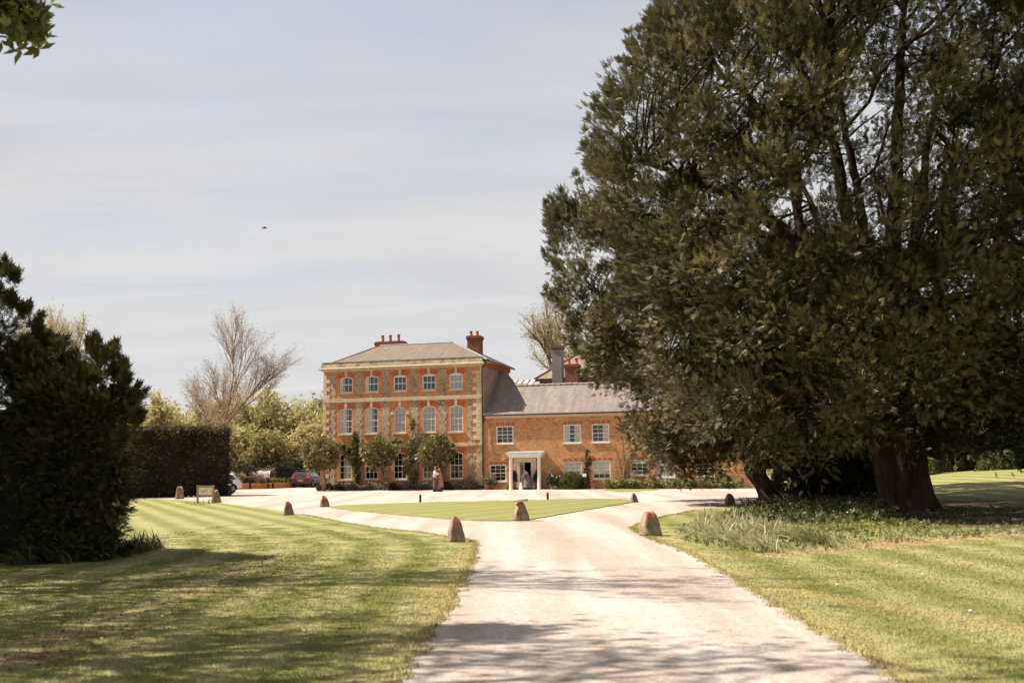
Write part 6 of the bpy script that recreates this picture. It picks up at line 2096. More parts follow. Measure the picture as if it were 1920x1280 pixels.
# ------------------------------------------------------------------ hedges and trees on the right and far round the place
def far_hedge(name, label, A, B, depth, h, n, lm, size):
    A, B = Vector((*A, 0)), Vector((*B, 0)); d = (B - A); ln = d.length; d.normalize(); nr = Vector((d.y, -d.x, 0))
    t = thing(name, label, 'hedge')
    u = rng.uniform(0, ln, n); q = rng.random(n)
    top = h * (1 + .16 * np.sin(u * .35) + .10 * np.sin(u * 1.1 + 1) + .06 * np.sin(u * 2.7))
    z = top * (1 - rng.random(n) ** 1.6 * .98)
    off = depth * (.5 + .12 * np.sin(u * .9 + z) + .08 * np.sin(u * 2.3)) * np.sqrt(np.clip(1 - (z / top) ** 3, .05, 1)) * np.where(q < .8, 1, rng.uniform(-1, 1, n))
    X = A.x + d.x * u + nr.x * off; Y = A.y + d.y * u + nr.y * off
    P = np.stack([X, Y, z + hgt(X, Y)], 1)
    D = unit(np.array([nr.x, nr.y, .5]) + rng.normal(0, .6, (n, 3)))
    multi_scatter('foliage', M[lm], P, D, rng.uniform(*size, n), np.clip(.42 + .2 * np.sin(u * .8) * np.sin(z * 1.1) + rng.normal(0, .2, n), 0, 1), t, TUF, 0)
    b = MB(); k = int(ln / 1.5)
    for i in range(k + 1):
        uu = ln * i / k; p = A + d * uu
        b.tube([(p.x, p.y, -.1), (p.x + random.gauss(0, .3), p.y, h * .55), (p.x + random.gauss(0, .5), p.y, h * .85)], [.1, .07, .03], 5, cap=False)
    b.build('stems', M['bark'], t)
    b = MB(); nn = int(ln / 2) + 2
    vv = []
    for i in range(nn):
        uu = ln * i / (nn - 1); p = A + d * uu
        hh = h * (.72 + .1 * math.sin(uu * .35)) + float(hgt(p.x, p.y))
        vv += [tuple(p + nr * depth * .22 + Vector((0, 0, -.1))), tuple(p + nr * depth * .12 + Vector((0, 0, hh))), tuple(p - nr * depth * .12 + Vector((0, 0, hh))), tuple(p - nr * depth * .22 + Vector((0, 0, -.1)))]
    b.add(vv, [(i * 4 + j, (i + 1) * 4 + j, (i + 1) * 4 + j + 1, i * 4 + j + 1) for i in range(nn - 1) for j in range(3)] + [(0, 1, 2, 3), tuple(4 * (nn - 1) + j for j in (3, 2, 1, 0))])
    b.build('solid_core', M['core'], t)  # dark solid filling added so no light passes through
    return t


far_hedge('boundary_hedge', 'dark mixed hedge along the top of the rising lawn on the right', (25.5, 72), (62, 66), 4.0, 5.2, 13000, 'holly', (.22, .42))
shrub('lit_bush', 'bush with pale new tips at the foot of the dark right-hand hedge', (AT(1868, 880, 66).x, 66, float(hgt(30, 66)) - .1), 1.2, .9, 1.3, 700, (.12, .24), 'under', 'bush', stems=True)
shrub('lit_bush', 'small pale-tipped bush seen left of the great yew trunk fork', (AT(1722, 860, 69).x, 69, .6), 1.3, 1.0, 2.4, 1200, (.12, .26), 'green', 'bush')
shrub('dark_bush', 'broad black-green bush between the two yew trunks', (AT(1573, 900, 45).x, 45, 0), 1.75, 1.4, 2.3, 6500, (.10, .22), 'yew_left', 'bush', tint=.25)
shrub('dark_bush', 'dark bush filling the gap behind the great yew trunk', (AT(1500, 900, 53).x, 53, 0), 1.3, 1.2, 2.6, 3000, (.12, .24), 'yew_left', 'bush', tint=.3)
far_hedge('courtyard_hedge', 'shaded hedge beyond the gravel behind the yew trunks', (20.5, 79), (36, 74), 3.0, 3.0, 5000, 'green', (.2, .36))
gt = thing('garden_gate', 'small pale grey boarded gate seen past the leaning yew trunk', 'gate', (AT(1446, 900, 74).x, 74, 0))
for k in range(5): MB().box(k * .16, k * .16 + .15, 0, .03, .05, 1.0 + .04 * math.sin(k)).build('board', M['rough_grey'], gt)
MB().box(-.06, 0, -.02, .06, 0, 1.2).build('post', M['oak'], gt)
for i, (x, y, h) in enumerate([(34, 84, 9), (42, 86, 11), (50, 80, 10), (60, 84, 12), (27, 92, 9)]):
    decid('parkland_tree', ['leafy tree behind the right hedge, nearest the house', 'tall leafy tree behind the middle of the right hedge', 'leafy tree behind the far end of the right hedge', 'last leafy tree beyond the right hedge', 'leafy tree behind the courtyard hedge'][i], (x, y, 0), h, 4, .3, 4500, 'spring', (.3, .55), .6, .06, 1, .1, .34, .5, (3, 4), .66, group='trees beyond the right-hand hedge')
fw = MB()
tl_ = thing('treeline', 'distant belt of trees round the horizon', 'treeline', kind='stuff')
n = 60000
q = rng.uniform(0, 2 * math.pi, n)
q = q[(np.abs(((q - math.pi / 2 + math.pi) % (2 * math.pi)) - math.pi) > -1)]
rr_3 = 330 + 25 * rng.random(len(q))
top = 9 + 3 * np.sin(q * 9) + 2.5 * np.sin(q * 23 + 1) + 1.5 * np.sin(q * 61)
z = top * rng.random(len(q)) ** .7
P = np.stack([rr_3 * np.cos(q), 60 + rr_3 * np.sin(q), z], 1)
multi_scatter('foliage', M['spring'], P, unit(rng.normal(size=(len(q), 3)) + np.array([0, 0, .4])), rng.uniform(1.6, 3.4, len(q)), np.clip(.35 + rng.normal(0, .2, len(q)), 0, 1), tl_, [t_tuft(2, .7, s) for s in range(2)], 0)['kind'] = 'stuff'

# ------------------------------------------------------------------ strap-leaved clumps, ground cover, daisies
def t_strap(k=5):
    V = []; F = []
    for i in range(k):
        t0, t1 = i / k, (i + 1) / k
        w0, w1 = .5 * (1 - t0 ** 3), .5 * (1 - t1 ** 3)
        b_ = len(V)
        V += [(-w0 * .06, t0 * .96, -.42 * t0 ** 2.4), (w0 * .06, t0 * .96, -.42 * t0 ** 2.4), (w1 * .06, t1 * .96, -.42 * t1 ** 2.4), (-w1 * .06, t1 * .96, -.42 * t1 ** 2.4)]
        F += [(b_, b_ + 1, b_ + 2), (b_, b_ + 2, b_ + 3)]
    return np.array(V), np.array(F)


STR = [t_strap(4), t_strap(4)]


def straps(name, label, pix, n, ln, cat='plant', tint=.55, blooms=None, group=None, mat_='strap'):
    """pix: (x, y, rx, ry) foot ellipses in the photograph"""
    t = thing(name, label, cat, group=group)
    Ps = []
    for (x, y, rx, ry) in pix:
        c = G(x, y); k = int(n / len(pix))
        e = G(x + rx, y); f = G(x, y - ry)
        q = unit(rng.normal(size=(k, 2))) * rng.random((k, 1)) ** .5
        Ps.append(np.stack([c.x + q[:, 0] * (e.x - c.x), c.y + q[:, 1] * max(.12, (f.y - c.y)), np.zeros(k)], 1))
    P = np.concatenate(Ps); k = len(P)
    P[:, 2] = hgt(P[:, 0], P[:, 1])
    # lean out of little tufts
    T = np.round(P[:, :2] / .22) * .22 + .11
    out = np.concatenate([(P[:, :2] - T) * 4.5, np.zeros((k, 1))], 1)
    D = unit(out + rng.normal(0, .26, (k, 3)) * np.array([1, 1, 0]) + np.array([0, 0, 1.0]))
    n_ = k
    Z = unit(np.stack([D[:, 0] * 1.0 + rng.normal(0, .1, k), D[:, 1] + rng.normal(0, .1, k), np.full(k, .25)], 1))
    Z = unit(-Z * 1.0)
    Z = unit(Z - D * np.sum(Z * D, axis=1, keepdims=True)) * -1
    Z = -Z
    X = np.cross(D, Z)
    TV, TF = STR[0]
    S = rng.uniform(ln * .6, ln * 1.15, k)
    Mx = np.stack([X, D, -Z * -1], axis=1)
    V = np.einsum('ki,nij->nkj', TV, Mx) * S[:, None, None] + P[:, None, :]
    Fx = (TF[None] + (np.arange(k) * len(TV))[:, None, None]).reshape(-1, 3)
    me = np_mesh('leaves', V.reshape(-1, 3), Fx, M[mat_], np.repeat(np.clip(tint + rng.normal(0, .2, k), 0, 1), len(TV)))
    link('leaves', me, None, t)
    if blooms:
        b = MB(); s2 = MB()
        for i in range(blooms[1]):
            p = P[rng.integers(k)]; h = ln * random.uniform(.95, 1.3)
            e = Vector((p[0] + random.gauss(0, .06), p[1] + random.gauss(0, .05), p[2] + h))
            s2.tube([tuple(p), tuple(e)], .004, 3, cap=False)
            for kk in range(6):
                a = kk * 1.047
                b.add([tuple(e), tuple(e + Vector((math.cos(a - .3) * .035, -.02, math.sin(a - .3) * .035))), tuple(e + Vector((math.cos(a) * .05, -.03, math.sin(a) * .05))), tuple(e + Vector((math.cos(a + .3) * .035, -.02, math.sin(a + .3) * .035)))], [(0, 1, 2, 3)])
        b.build('blossoms', blooms[0], t)
        s2.build('flower_stalks', M['holly'], t)
    return t


GRP = 'strap-leaved daffodil clumps'
straps('daffodil_clump', 'large grey-green strap-leaved clump at the yew side of the drive', [(1352, 1005, 30, 14), (1392, 1018, 38, 16), (1425, 996, 26, 16), (1375, 985, 40, 14)], 1900, .50, group=GRP, tint=.62, mat_='strap_pale')
straps('daffodil_clump', 'thin strap-leaved clump right of the large grey-green clump', [(1500, 1012, 26, 10), (1527, 1016, 16, 6)], 330, .42, group=GRP, tint=.5)
straps('daffodil_clump', 'dark strap-leaved clump at the right foot of the left hedge', [(232, 1036, 22, 8), (268, 1032, 20, 8)], 560, .46, group=GRP, tint=.25)
straps('daffodil_clump', 'small dark strap-leaved tuft with one pale bloom before the left hedge', [(146, 1052, 18, 5)], 110, .42, group=GRP, tint=.25, blooms=(M['yellow_petal'], 1))
straps('daffodil_clump', 'leftmost dark strap-leaved tuft before the left hedge', [(55, 1056, 26, 5)], 170, .46, group=GRP, tint=.25, blooms=(M['yellow_petal'], 1))
straps('daffodil_clump', 'pale strap-leaved clump among the yew ground cover by the leaning trunk', [(1452, 950, 42, 8), (1520, 944, 40, 8)], 900, .5, group=GRP, tint=.5)
straps('daffodil_clump', 'clump of upright strap leaves just left of the great yew trunk', [(1640, 940, 18, 5)], 160, .55, group=GRP, tint=.6)
tu = straps('tulip_clump', 'red and yellow tulips growing at the foot of the sign board', [(389, 944, 9, 3)], 60, .40, tint=.4)
b = MB(); b2 = MB()
gq = G(389, 944)
for i, (dx, dz) in enumerate([(-.16, .62), (.10, .55), (.22, .58), (.30, .50)]):
    tgt = b2 if i == 1 else b
    tgt.lathe([(.006, -.03), (.034, -.012), (.038, .03), (.024, .06), (.006, .07)], 8, (gq.x + dx, gq.y - .12, dz))
b.build('red_blossoms', M['red_petal'], tu, True); b2.build('yellow_blossom', M['yellow_petal'], tu, True)
straps('daffodil_clump', 'small pale-flowered tuft left of the sign board', [(361, 943.5, 6, 2)], 40, .3, group=GRP, tint=.5, blooms=(M['white_petal'], 3))


def cover(name, label, pix, dens, hmax, lm, size, tint=.5, up=.5, bl=None):
    t = thing(name, label, 'ground cover', kind='stuff')
    poly = np.array([(G(x, y).x, G(x, y).y) for x, y in pix])
    lo, hi = poly.min(0), poly.max(0)
    A_ = (hi - lo).prod()
    P = rng.uniform(lo, hi, (int(A_ * dens), 2)); P = P[inside(P, poly)]
    nn = np.sin(P[:, 0] * 1.7 + 1.2 * np.sin(P[:, 1] * .8)) * np.sin(P[:, 1] * 1.1 + P[:, 0] * .4)
    P = P[rng.random(len(P)) < .62 + .38 * nn]
    k = len(P)
    hh = hmax * (.35 + .65 * np.abs(np.sin(P[:, 0] * 1.3 + np.sin(P[:, 1] * .9) * 2)))
    z = hgt(P[:, 0], P[:, 1]) + hh * rng.random(k) ** .8
    P3 = np.stack([P[:, 0], P[:, 1], z], 1)
    D = unit(rng.normal(0, .7, (k, 3)) + np.array([0, 0, up]))
    o = multi_scatter('leaves', M[lm], P3, D, rng.uniform(*size, k), np.clip(tint + rng.normal(0, .2, k) + .15 * np.sin(P[:, 0] * 3), 0, 1), t, TUF, .2)
    o['kind'] = 'stuff'
    if bl:
        b = MB()
        for i in range(bl[1]):
            p = P3[rng.integers(k)]
            b.lathe([(.005, 0), (.05, .01), (.05, .025), (.005, .03)], 6, (p[0], p[1], p[2] + .12))
        b.build('blossoms', bl[0], t)['kind'] = 'stuff'
    return t


cover('ground_cover', 'green leafy ground cover in light and shade under the yews', [(1345, 984), (1375, 968), (1420, 957), (1480, 945), (1520, 925), (1640, 918), (1690, 935), (1690, 960), (1640, 985), (1540, 990), (1440, 980), (1380, 985)], 75, .34, 'under', (.09, .19), .5, bl=(M['white_petal'], 30))
cover('ground_cover', 'bright weeds along the lit margin below the great yew', [(1490, 1002), (1560, 985), (1640, 980), (1740, 985), (1770, 1000), (1690, 1004), (1600, 1000), (1520, 1010)], 70, .20, 'green', (.06, .14), .6)
cover('ground_cover', 'low litter and ivy round the great yew roots', [(1640, 985), (1680, 955), (1790, 958), (1935, 965), (1935, 990), (1780, 992)], 30, .12, 'under', (.06, .13), .25)
cover('rough_grass', 'longer unmown grass tufts around the strap-leaved clumps', [(1262, 1000), (1300, 975), (1380, 962), (1500, 990), (1640, 1000), (1740, 998), (1900, 990), (1925, 1002), (1700, 1020), (1500, 1040), (1380, 1035), (1290, 1020)], 60, .05, 'strap', (.05, .11), .6, 1.4)
da = thing('daisies', 'tiny white daisies scattered on the right lawn', 'flowers', kind='stuff')
b = MB()
for (x, y) in [(1618, 1032), (1682, 1056), (1731, 1080), (1843, 1020), (1470, 1033), (1120, 946), (1150, 944), (1570, 1100), (1820, 1150), (1500, 1085), (560, 1012), (470, 1040), (1760, 1015), (1700, 1012)]:
    p = G(x, y)
    b.lathe([(.004, .0), (.022, .035), (.022, .042), (.004, .045)], 7, (p.x, p.y, 0))
b.build('blossoms', M['white_petal'], da)['kind'] = 'stuff'
lit_ = thing('leaf_litter', 'dry brown leaf litter and soil crumbs on the worn left lawn', 'leaf litter', kind='stuff')
n = 2600
yy = rng.uniform(8, 21.5, n); P = np.stack([-4.45 + rng.normal(0, .55, n), yy, np.full(n, .012)], 1)
M['litter'] = leafmat('dry_litter', (.08, .04, .02), (.36, .2, .11), .1, .8, .1)
multi_scatter('leaves', M['litter'], P, unit(rng.normal(size=(n, 3)) * np.array([1, 1, .25])), rng.uniform(.02, .05, n), rng.random(n), lit_, [t_leaf(.7)], .5)['kind'] = 'stuff'

# ------------------------------------------------------------------ grass blades on the near lawns
def blade_patch(name, n, sz, hmin, hmax, wd=.006):
    P = np.concatenate([rng.uniform(-sz / 2, sz / 2, (n, 2)), np.zeros((n, 1))], 1)
    D = unit(rng.normal(0, .42, (n, 3)) * np.array([1, 1, 0]) + np.array([0, 0, 1]))
    Z = unit(rng.normal(size=(n, 3))); Z = unit(Z - D * np.sum(Z * D, axis=1, keepdims=True)); X = np.cross(D, Z)
    S = rng.uniform(hmin, hmax, n)
    w = wd * rng.uniform(.7, 1.3, n)
    V = np.stack([P - X * w[:, None], P + X * w[:, None], P + D * S[:, None] + Z * S[:, None] * .25], 1).reshape(-1, 3)
    F = np.arange(n * 3).reshape(-1, 3)
    return np_mesh(name, V, F, M['blade'], np.repeat(rng.random(n), 3))


def gn_scatter(name, label, pts, patch_me, seed, smin=.8, smax=1.25):
    me = bpy.data.meshes.new(name)
    me.vertices.add(len(pts)); me.vertices.foreach_set('co', np.ascontiguousarray(pts, np.float32).ravel())
    me.update()
    o = link(name, me)
    tag(o, label, 'grass', kind='stuff')
    src = bpy.data.objects.new('grass_patch_source', patch_me)
    g = bpy.data.node_groups.new(name, 'GeometryNodeTree')
    g.interface.new_socket('Geometry', in_out='INPUT', socket_type='NodeSocketGeometry')
    g.interface.new_socket('Geometry', in_out='OUTPUT', socket_type='NodeSocketGeometry')
    gi, go = g.nodes.new('NodeGroupInput'), g.nodes.new('NodeGroupOutput')
    oi = g.nodes.new('GeometryNodeObjectInfo'); oi.inputs['Object'].default_value = src; oi.inputs['As Instance'].default_value = True
    ip = g.nodes.new('GeometryNodeInstanceOnPoints')
    rv = g.nodes.new('FunctionNodeRandomValue'); rv.data_type = 'FLOAT_VECTOR'
    rv.inputs[0].default_value = (0, 0, 0); rv.inputs[1].default_value = (0, 0, 6.283); rv.inputs['Seed'].default_value = seed
    rs = g.nodes.new('FunctionNodeRandomValue'); rs.data_type = 'FLOAT'
    rs.inputs[2].default_value = smin; rs.inputs[3].default_value = smax; rs.inputs['Seed'].default_value = seed + 1
    g.links.new(gi.outputs[0], ip.inputs['Points']); g.links.new(oi.outputs['Geometry'], ip.inputs['Instance'])
    g.links.new(rv.outputs[0], ip.inputs['Rotation']); g.links.new(rs.outputs[1], ip.inputs['Scale'])
    g.links.new(ip.outputs[0], go.inputs[0])
    md = o.modifiers.new('scatter', 'NODES'); md.node_group = g
    return o


dp = np.array(drive); ip_ = np.array(island_p)
st_ = .30
gx, gy = np.meshgrid(np.arange(-9, 13, st_), np.arange(5.5, 34, st_))
pp_ = np.stack([gx.ravel(), gy.ravel()], 1) + rng.uniform(-.1, .1, (gx.size, 2))
pp_ = pp_[(np.abs(pp_[:, 0]) < pp_[:, 1] * .50 + .6)]
pp_ = pp_[~inside(pp_, dp)]
ed = edge_dist(pp_, dp)
pp_ = pp_[ed > .12]
worn = (np.abs(pp_[:, 0] + 4.45) < .45) & (rng.random(len(pp_)) < .55) & (pp_[:, 1] < 21)
pp_ = pp_[~worn]
pp_ = pp_[(pp_[:, 1] < 15) | (rng.random(len(pp_)) > (pp_[:, 1] - 15) / 19)]
near = pp_[:, 1] < 15
P3 = np.concatenate([pp_, np.zeros((len(pp_), 1))], 1)
gn_scatter('lawn_grass', 'short mown grass blades of the near lawns', P3[near], blade_patch('grass_patch', 420, .42, .010, .024, .0035), 3)
gn_scatter('lawn_grass', 'mown grass blades of the lawns farther off', P3[~near], blade_patch('grass_patch_far', 200, .42, .010, .022, .006), 5)
# tufts hanging over the edges of the drive
seg_ = dp[(np.abs(dp[:, 0]) < np.abs(dp[:, 1]) * .52 + .3) & (dp[:, 1] > 6) & (dp[:, 1] < 40)]
seg_ = np.repeat(seg_, 3, 0) + rng.normal(0, .045, (len(seg_) * 3, 2))
gn_scatter('edge_grass', 'ragged grass tufts along the edges of the drive', np.concatenate([seg_, np.zeros((len(seg_), 1))], 1), blade_patch('edge_tuft', 26, .12, .02, .055, .005), 9)
# loose stones at the foot of the drive
stn = thing('loose_stones', 'loose pale pebbles on the gravel drive', 'gravel', kind='stuff')
n = 3500
yq = 6.8 + 12 * rng.random(n) ** 1.5
xq = rng.uniform(-2.2, 5.2, n)
Pq = np.stack([xq, yq], 1); Pq = Pq[inside(Pq, dp)]
Vp = np.array([[1, 0, 0], [-.5, .87, 0], [-.5, -.87, 0], [.1, 0, .7]]) ; Fp = np.array([[0, 1, 3], [1, 2, 3], [2, 0, 3]])
k = len(Pq); a_ = rng.uniform(0, 6.28, k); s_4 = rng.uniform(.005, .014, k)
Rm = np.stack([np.stack([np.cos(a_), -np.sin(a_), 0 * a_], 1), np.stack([np.sin(a_), np.cos(a_), 0 * a_], 1), np.stack([0 * a_, 0 * a_, 0 * a_ + 1], 1)], 1)
V = np.einsum('ki,nij->nkj', Vp, Rm) * s_4[:, None, None] + np.concatenate([Pq, np.full((k, 1), .004)], 1)[:, None, :]
link('pebbles', np_mesh('pebbles', V.reshape(-1, 3), (Fp[None] + (np.arange(k) * 4)[:, None, None]).reshape(-1, 3), M['gravel']), None, stn)['kind'] = 'stuff'


# ------------------------------------------------------------------ people
def figure(name, label, loc, rz, joints, edges, radii, root, mats, extras):
    t = thing(name, label, 'person', loc, rz)
    me = bpy.data.meshes.new('body')
    names = list(joints)
    me.from_pydata([joints[n] for n in names], [(names.index(a), names.index(b)) for a, b in edges], [])
    o = link('body', me, mats['skin'], t)
    md = o.modifiers.new('skin', 'SKIN'); md.use_smooth_shade = True
    for i, n in enumerate(names):
        sv = me.skin_vertices[0].data[i]
        r_ = radii[n]; sv.radius = r_ if isinstance(r_, tuple) else (r_, r_)
        sv.use_root = (n == root)
    ss = o.modifiers.new('sub', 'SUBSURF'); ss.levels = 1; ss.render_levels = 2
    extras(t)
    return t


def garment(t, name, joints, edges, radii, root, mat_):
    me = bpy.data.meshes.new(name)
    names = list(joints)
    me.from_pydata([joints[n] for n in names], [(names.index(a), names.index(b)) for a, b in edges], [])
    o = link(name, me, mat_, t)
    md = o.modifiers.new('skin', 'SKIN'); md.use_smooth_shade = True
    for i, n in enumerate(names):
        sv = me.skin_vertices[0].data[i]
        r_ = radii[n]; sv.radius = r_ if isinstance(r_, tuple) else (r_, r_)
        sv.use_root = (n == root)
    ss = o.modifiers.new('sub', 'SUBSURF'); ss.levels = 1; ss.render_levels = 2
    return o


M['skin'] = simple('skin', (.55, .30, .20), .6, var=.08)
def head_bits(t, c, hair, fwd=(-1, 0), long_=False, sc=1.0):
    """face points and hair on a head at c, looking along fwd"""
    c = Vector(c); f = Vector((fwd[0], fwd[1], 0)).normalized(); s = Vector((-f.y, f.x, 0))
    h = MB()
    for i in range(7):
        a = math.pi * i / 6
    me = bpy.data.meshes.new('hair'); bm = bmesh.new()
    bmesh.ops.create_icosphere(bm, subdivisions=3, radius=.112 * sc)
    for v in bm.verts:
        p = v.co.copy()
        fx = p.dot(f)
        if fx > .03 * sc and p.z < .055 * sc: v.co = p * .80
        if long_ and fx < .03 and p.z < 0: v.co = Vector((p.x * .9, p.y * .9, p.z * 2.1))
        v.co.z *= 1.08
        v.co += Vector((0, 0, .02 * sc)) + Vector((random.gauss(0, 1), random.gauss(0, 1), random.gauss(0, 1))) * .003
    bm.to_mesh(me); bm.free()
    me.polygons.foreach_set('use_smooth', [True] * len(me.polygons))
    link('hair', me, hair, t, loc=c)
    face = MB()
    face.lathe([(.003, -.02), (.016, -.012), (.010, .012), (.003, .02)], 6, tuple(c + f * .108 * sc + Vector((0, 0, -.012))))
    face.build('nose', M['skin'], t)
    e = MB()
    for q in (-1, 1): e.lathe([(.002, -.008), (.010, 0), (.002, .008)], 6, tuple(c + f * .098 * sc + s * q * .034 + Vector((0, 0, .018))))
    e.build('eyes', M['trim'], t)
    ea = MB()
    for q in (-1, 1): ea.lathe([(.004, -.03), (.014, -.015), (.016, .012), (.004, .028)], 6, tuple(c + s * q * .098 * sc + Vector((0, 0, -.005))))
    ea.build('ears', M['skin'], t)


def stander(name, label, loc, rz, top_m, leg_m, hair, arms, H=1.72, dress=None, long_=False, lean=0.0, fem=False):
    """someone standing, looking along -X of their own frame"""
    k = H / 1.72
    J = {'pelvis': (0, 0, .93), 'waist': (-.01 - lean * .2, 0, 1.08), 'chest': (-.01 - lean * .6, 0, 1.30), 'neck': (-.03 - lean, 0, 1.47), 'jaw': (-.05 - lean * 1.1, 0, 1.545), 'head': (-.05 - lean * 1.2, 0, 1.62), 'crown': (-.045 - lean * 1.2, 0, 1.68)}
    Rr = {'pelvis': (.125, .15), 'waist': (.105, .13), 'chest': (.115, .165), 'neck': .055, 'jaw': (.075, .062), 'head': (.095, .078), 'crown': (.07, .06)}
    E = [('pelvis', 'waist'), ('waist', 'chest'), ('chest', 'neck'), ('neck', 'jaw'), ('jaw', 'head'), ('head', 'crown')]
    for s, q in (('l', 1), ('r', -1)):
        J['hip' + s] = (0, q * .09, .86); J['knee' + s] = (-.02, q * .10, .48); J['ankle' + s] = (.02, q * .10, .08); J['toe' + s] = (-.13, q * .11, .03)
        Rr.update({'hip' + s: .088, 'knee' + s: .055, 'ankle' + s: .038, 'toe' + s: (.035, .03)})
        E += [('pelvis', 'hip' + s), ('hip' + s, 'knee' + s), ('knee' + s, 'ankle' + s), ('ankle' + s, 'toe' + s)]
        sh_, el, wr_, ha = arms[s]
        J['sho' + s] = (-.01 - lean * .8, q * .175, 1.40); J['elb' + s] = el; J['wri' + s] = wr_; J['palm' + s] = ha
        Rr.update({'sho' + s: .062, 'elb' + s: .042, 'wri' + s: .03, 'palm' + s: (.042, .02)})
        E += [('chest', 'sho' + s), ('sho' + s, 'elb' + s), ('elb' + s, 'wri' + s), ('wri' + s, 'palm' + s)]
        d = (Vector(ha) - Vector(wr_)).normalized(); sd = d.orthogonal().normalized()
        for i_, (o_, l_) in enumerate(((-.03, .065), (-.01, .08), (.012, .075), (.03, .058))):
            a1 = Vector(ha) + sd * o_ + d * .02; a2 = a1 + d * l_
            J['f%d%s' % (i_, s)] = tuple(a1); J['g%d%s' % (i_, s)] = tuple(a2)
            Rr['f%d%s' % (i_, s)] = .010; Rr['g%d%s' % (i_, s)] = .008
            E += [('palm' + s, 'f%d%s' % (i_, s)), ('f%d%s' % (i_, s), 'g%d%s' % (i_, s))]
        th_ = Vector(wr_).lerp(Vector(ha), .4) + sd * .05; J['thumb' + s] = tuple(th_ + d * .04); Rr['thumb' + s] = .011
        E.append(('palm' + s, 'thumb' + s))
    J = {n: tuple(Vector(v) * k) for n, v in J.items()}
    def extras(t):
        def sub(keys, infl):
            jj = {n: J[n] for n in keys}
            rr_ = {n: tuple(x + infl for x in (Rr[n] if isinstance(Rr[n], tuple) else (Rr[n], Rr[n]))) for n in keys}
            ee = [(a, b_) for a, b_ in E if a in keys and b_ in keys]
            return jj, ee, rr_
        up = ['pelvis', 'waist', 'chest', 'shol', 'shor', 'elbl', 'elbr', 'wril', 'wrir'] if not dress else ['waist', 'chest', 'shol', 'shor', 'elbl', 'elbr']
        garment(t, 'top', *sub(up, .018), root=('pelvis' if not dress else 'waist'), mat_=top_m)
        if not dress:
            garment(t, 'trousers', *sub(['pelvis', 'hipl', 'hipr', 'kneel', 'kneer', 'anklel', 'ankler'], .022), root='pelvis', mat_=leg_m)
        else:
            b = MB(); n = 22; rows = []
            for (z, rx, ry) in ((1.12, .125, .155), (.95, .15, .18), (.75, .19, .21), (.5, .225, .24), (dress, .25, .26)):
                for i in range(n):
                    a = 2 * math.pi * i / n; fl = 1 + .06 * math.sin(a * 6 + z * 3) * (1.15 - z)
                    b.v.append(((rx * fl * math.cos(a) - .0) * k, ry * fl * math.sin(a) * k, z * k))
            for i in range(4):
                for j in range(n): b.f.append((i * n + j, i * n + (j + 1) % n, (i + 1) * n + (j + 1) % n, (i + 1) * n + j))
            b.build('skirt', leg_m, t, True)
        sh = MB()
        for q in (-1, 1):
            sh.prism([(-.17 * k, 0), (.09 * k, 0), (.09 * k, .075), (-.02, .095), (-.15 * k, .05)], q * .105 * k - .045, q * .105 * k + .045)
        sh.build('shoes', M['trim'], t)
        head_bits(t, J['head'], hair, (-1, 0), long_)
    return figure(name, label, loc, rz, J, E, Rr, 'pelvis', {'skin': M['skin']}, extras)


M['white_cloth'] = simple('white_shirt_cloth', (.72, .68, .66), .8, var=.08)
M['taupe_cloth'] = simple('taupe_trouser_cloth', (.20, .14, .12), .85, var=.15)
M['ochre_cloth'] = simple('ochre_dress_cloth', (.42, .22, .10), .8, var=.15)
M['grey_cloth'] = simple('striped_grey_skirt_cloth', (.20, .165, .14), .85, scale=18, c2=(.08, .065, .06))
M['print_cloth'] = simple('patterned_cream_blouse_cloth', (.58, .52, .44), .8, scale=30, c2=(.20, .17, .15))
M['ginger_hair'] = simple('ginger_hair', (.36, .13, .05), .7, var=.3)
M['auburn_hair'] = simple('dark_auburn_hair', (.16, .04, .025), .6, var=.3)
M['brown_hair'] = simple('golden_brown_hair', (.30, .17, .07), .7, var=.3)
M['bag_cloth'] = simple('dark_blue_bag_cloth', (.035, .028, .045), .8, var=.3)
pc = G(816, 919)
arms_hug = {'l': (0, (-.16, .25, 1.18), (-.36, .16, 1.24), (-.44, .10, 1.26)), 'r': (0, (-.14, -.24, 1.18), (-.36, -.17, 1.16), (-.44, -.12, 1.17))}
stander('person', 'ginger-haired person in a white shirt hugging someone in ochre', (pc.x - .04, pc.y - .1, 0), R(180 - 12), M['white_cloth'], M['taupe_cloth'], M['ginger_hair'], arms_hug, 1.74, lean=.03)
arms_hug2 = {'l': (0, (-.18, .24, 1.22), (-.38, .17, 1.30), (-.46, .12, 1.33)), 'r': (0, (-.18, -.24, 1.24), (-.38, -.17, 1.34), (-.46, -.12, 1.37))}
stander('person', 'person in a long ochre dress hugging the one in the white shirt', (pc.x + .42, pc.y + .05, 0), R(-8), M['ochre_cloth'], M['ochre_cloth'], M['brown_hair'], arms_hug2, 1.62, dress=.22, long_=True, lean=.05)


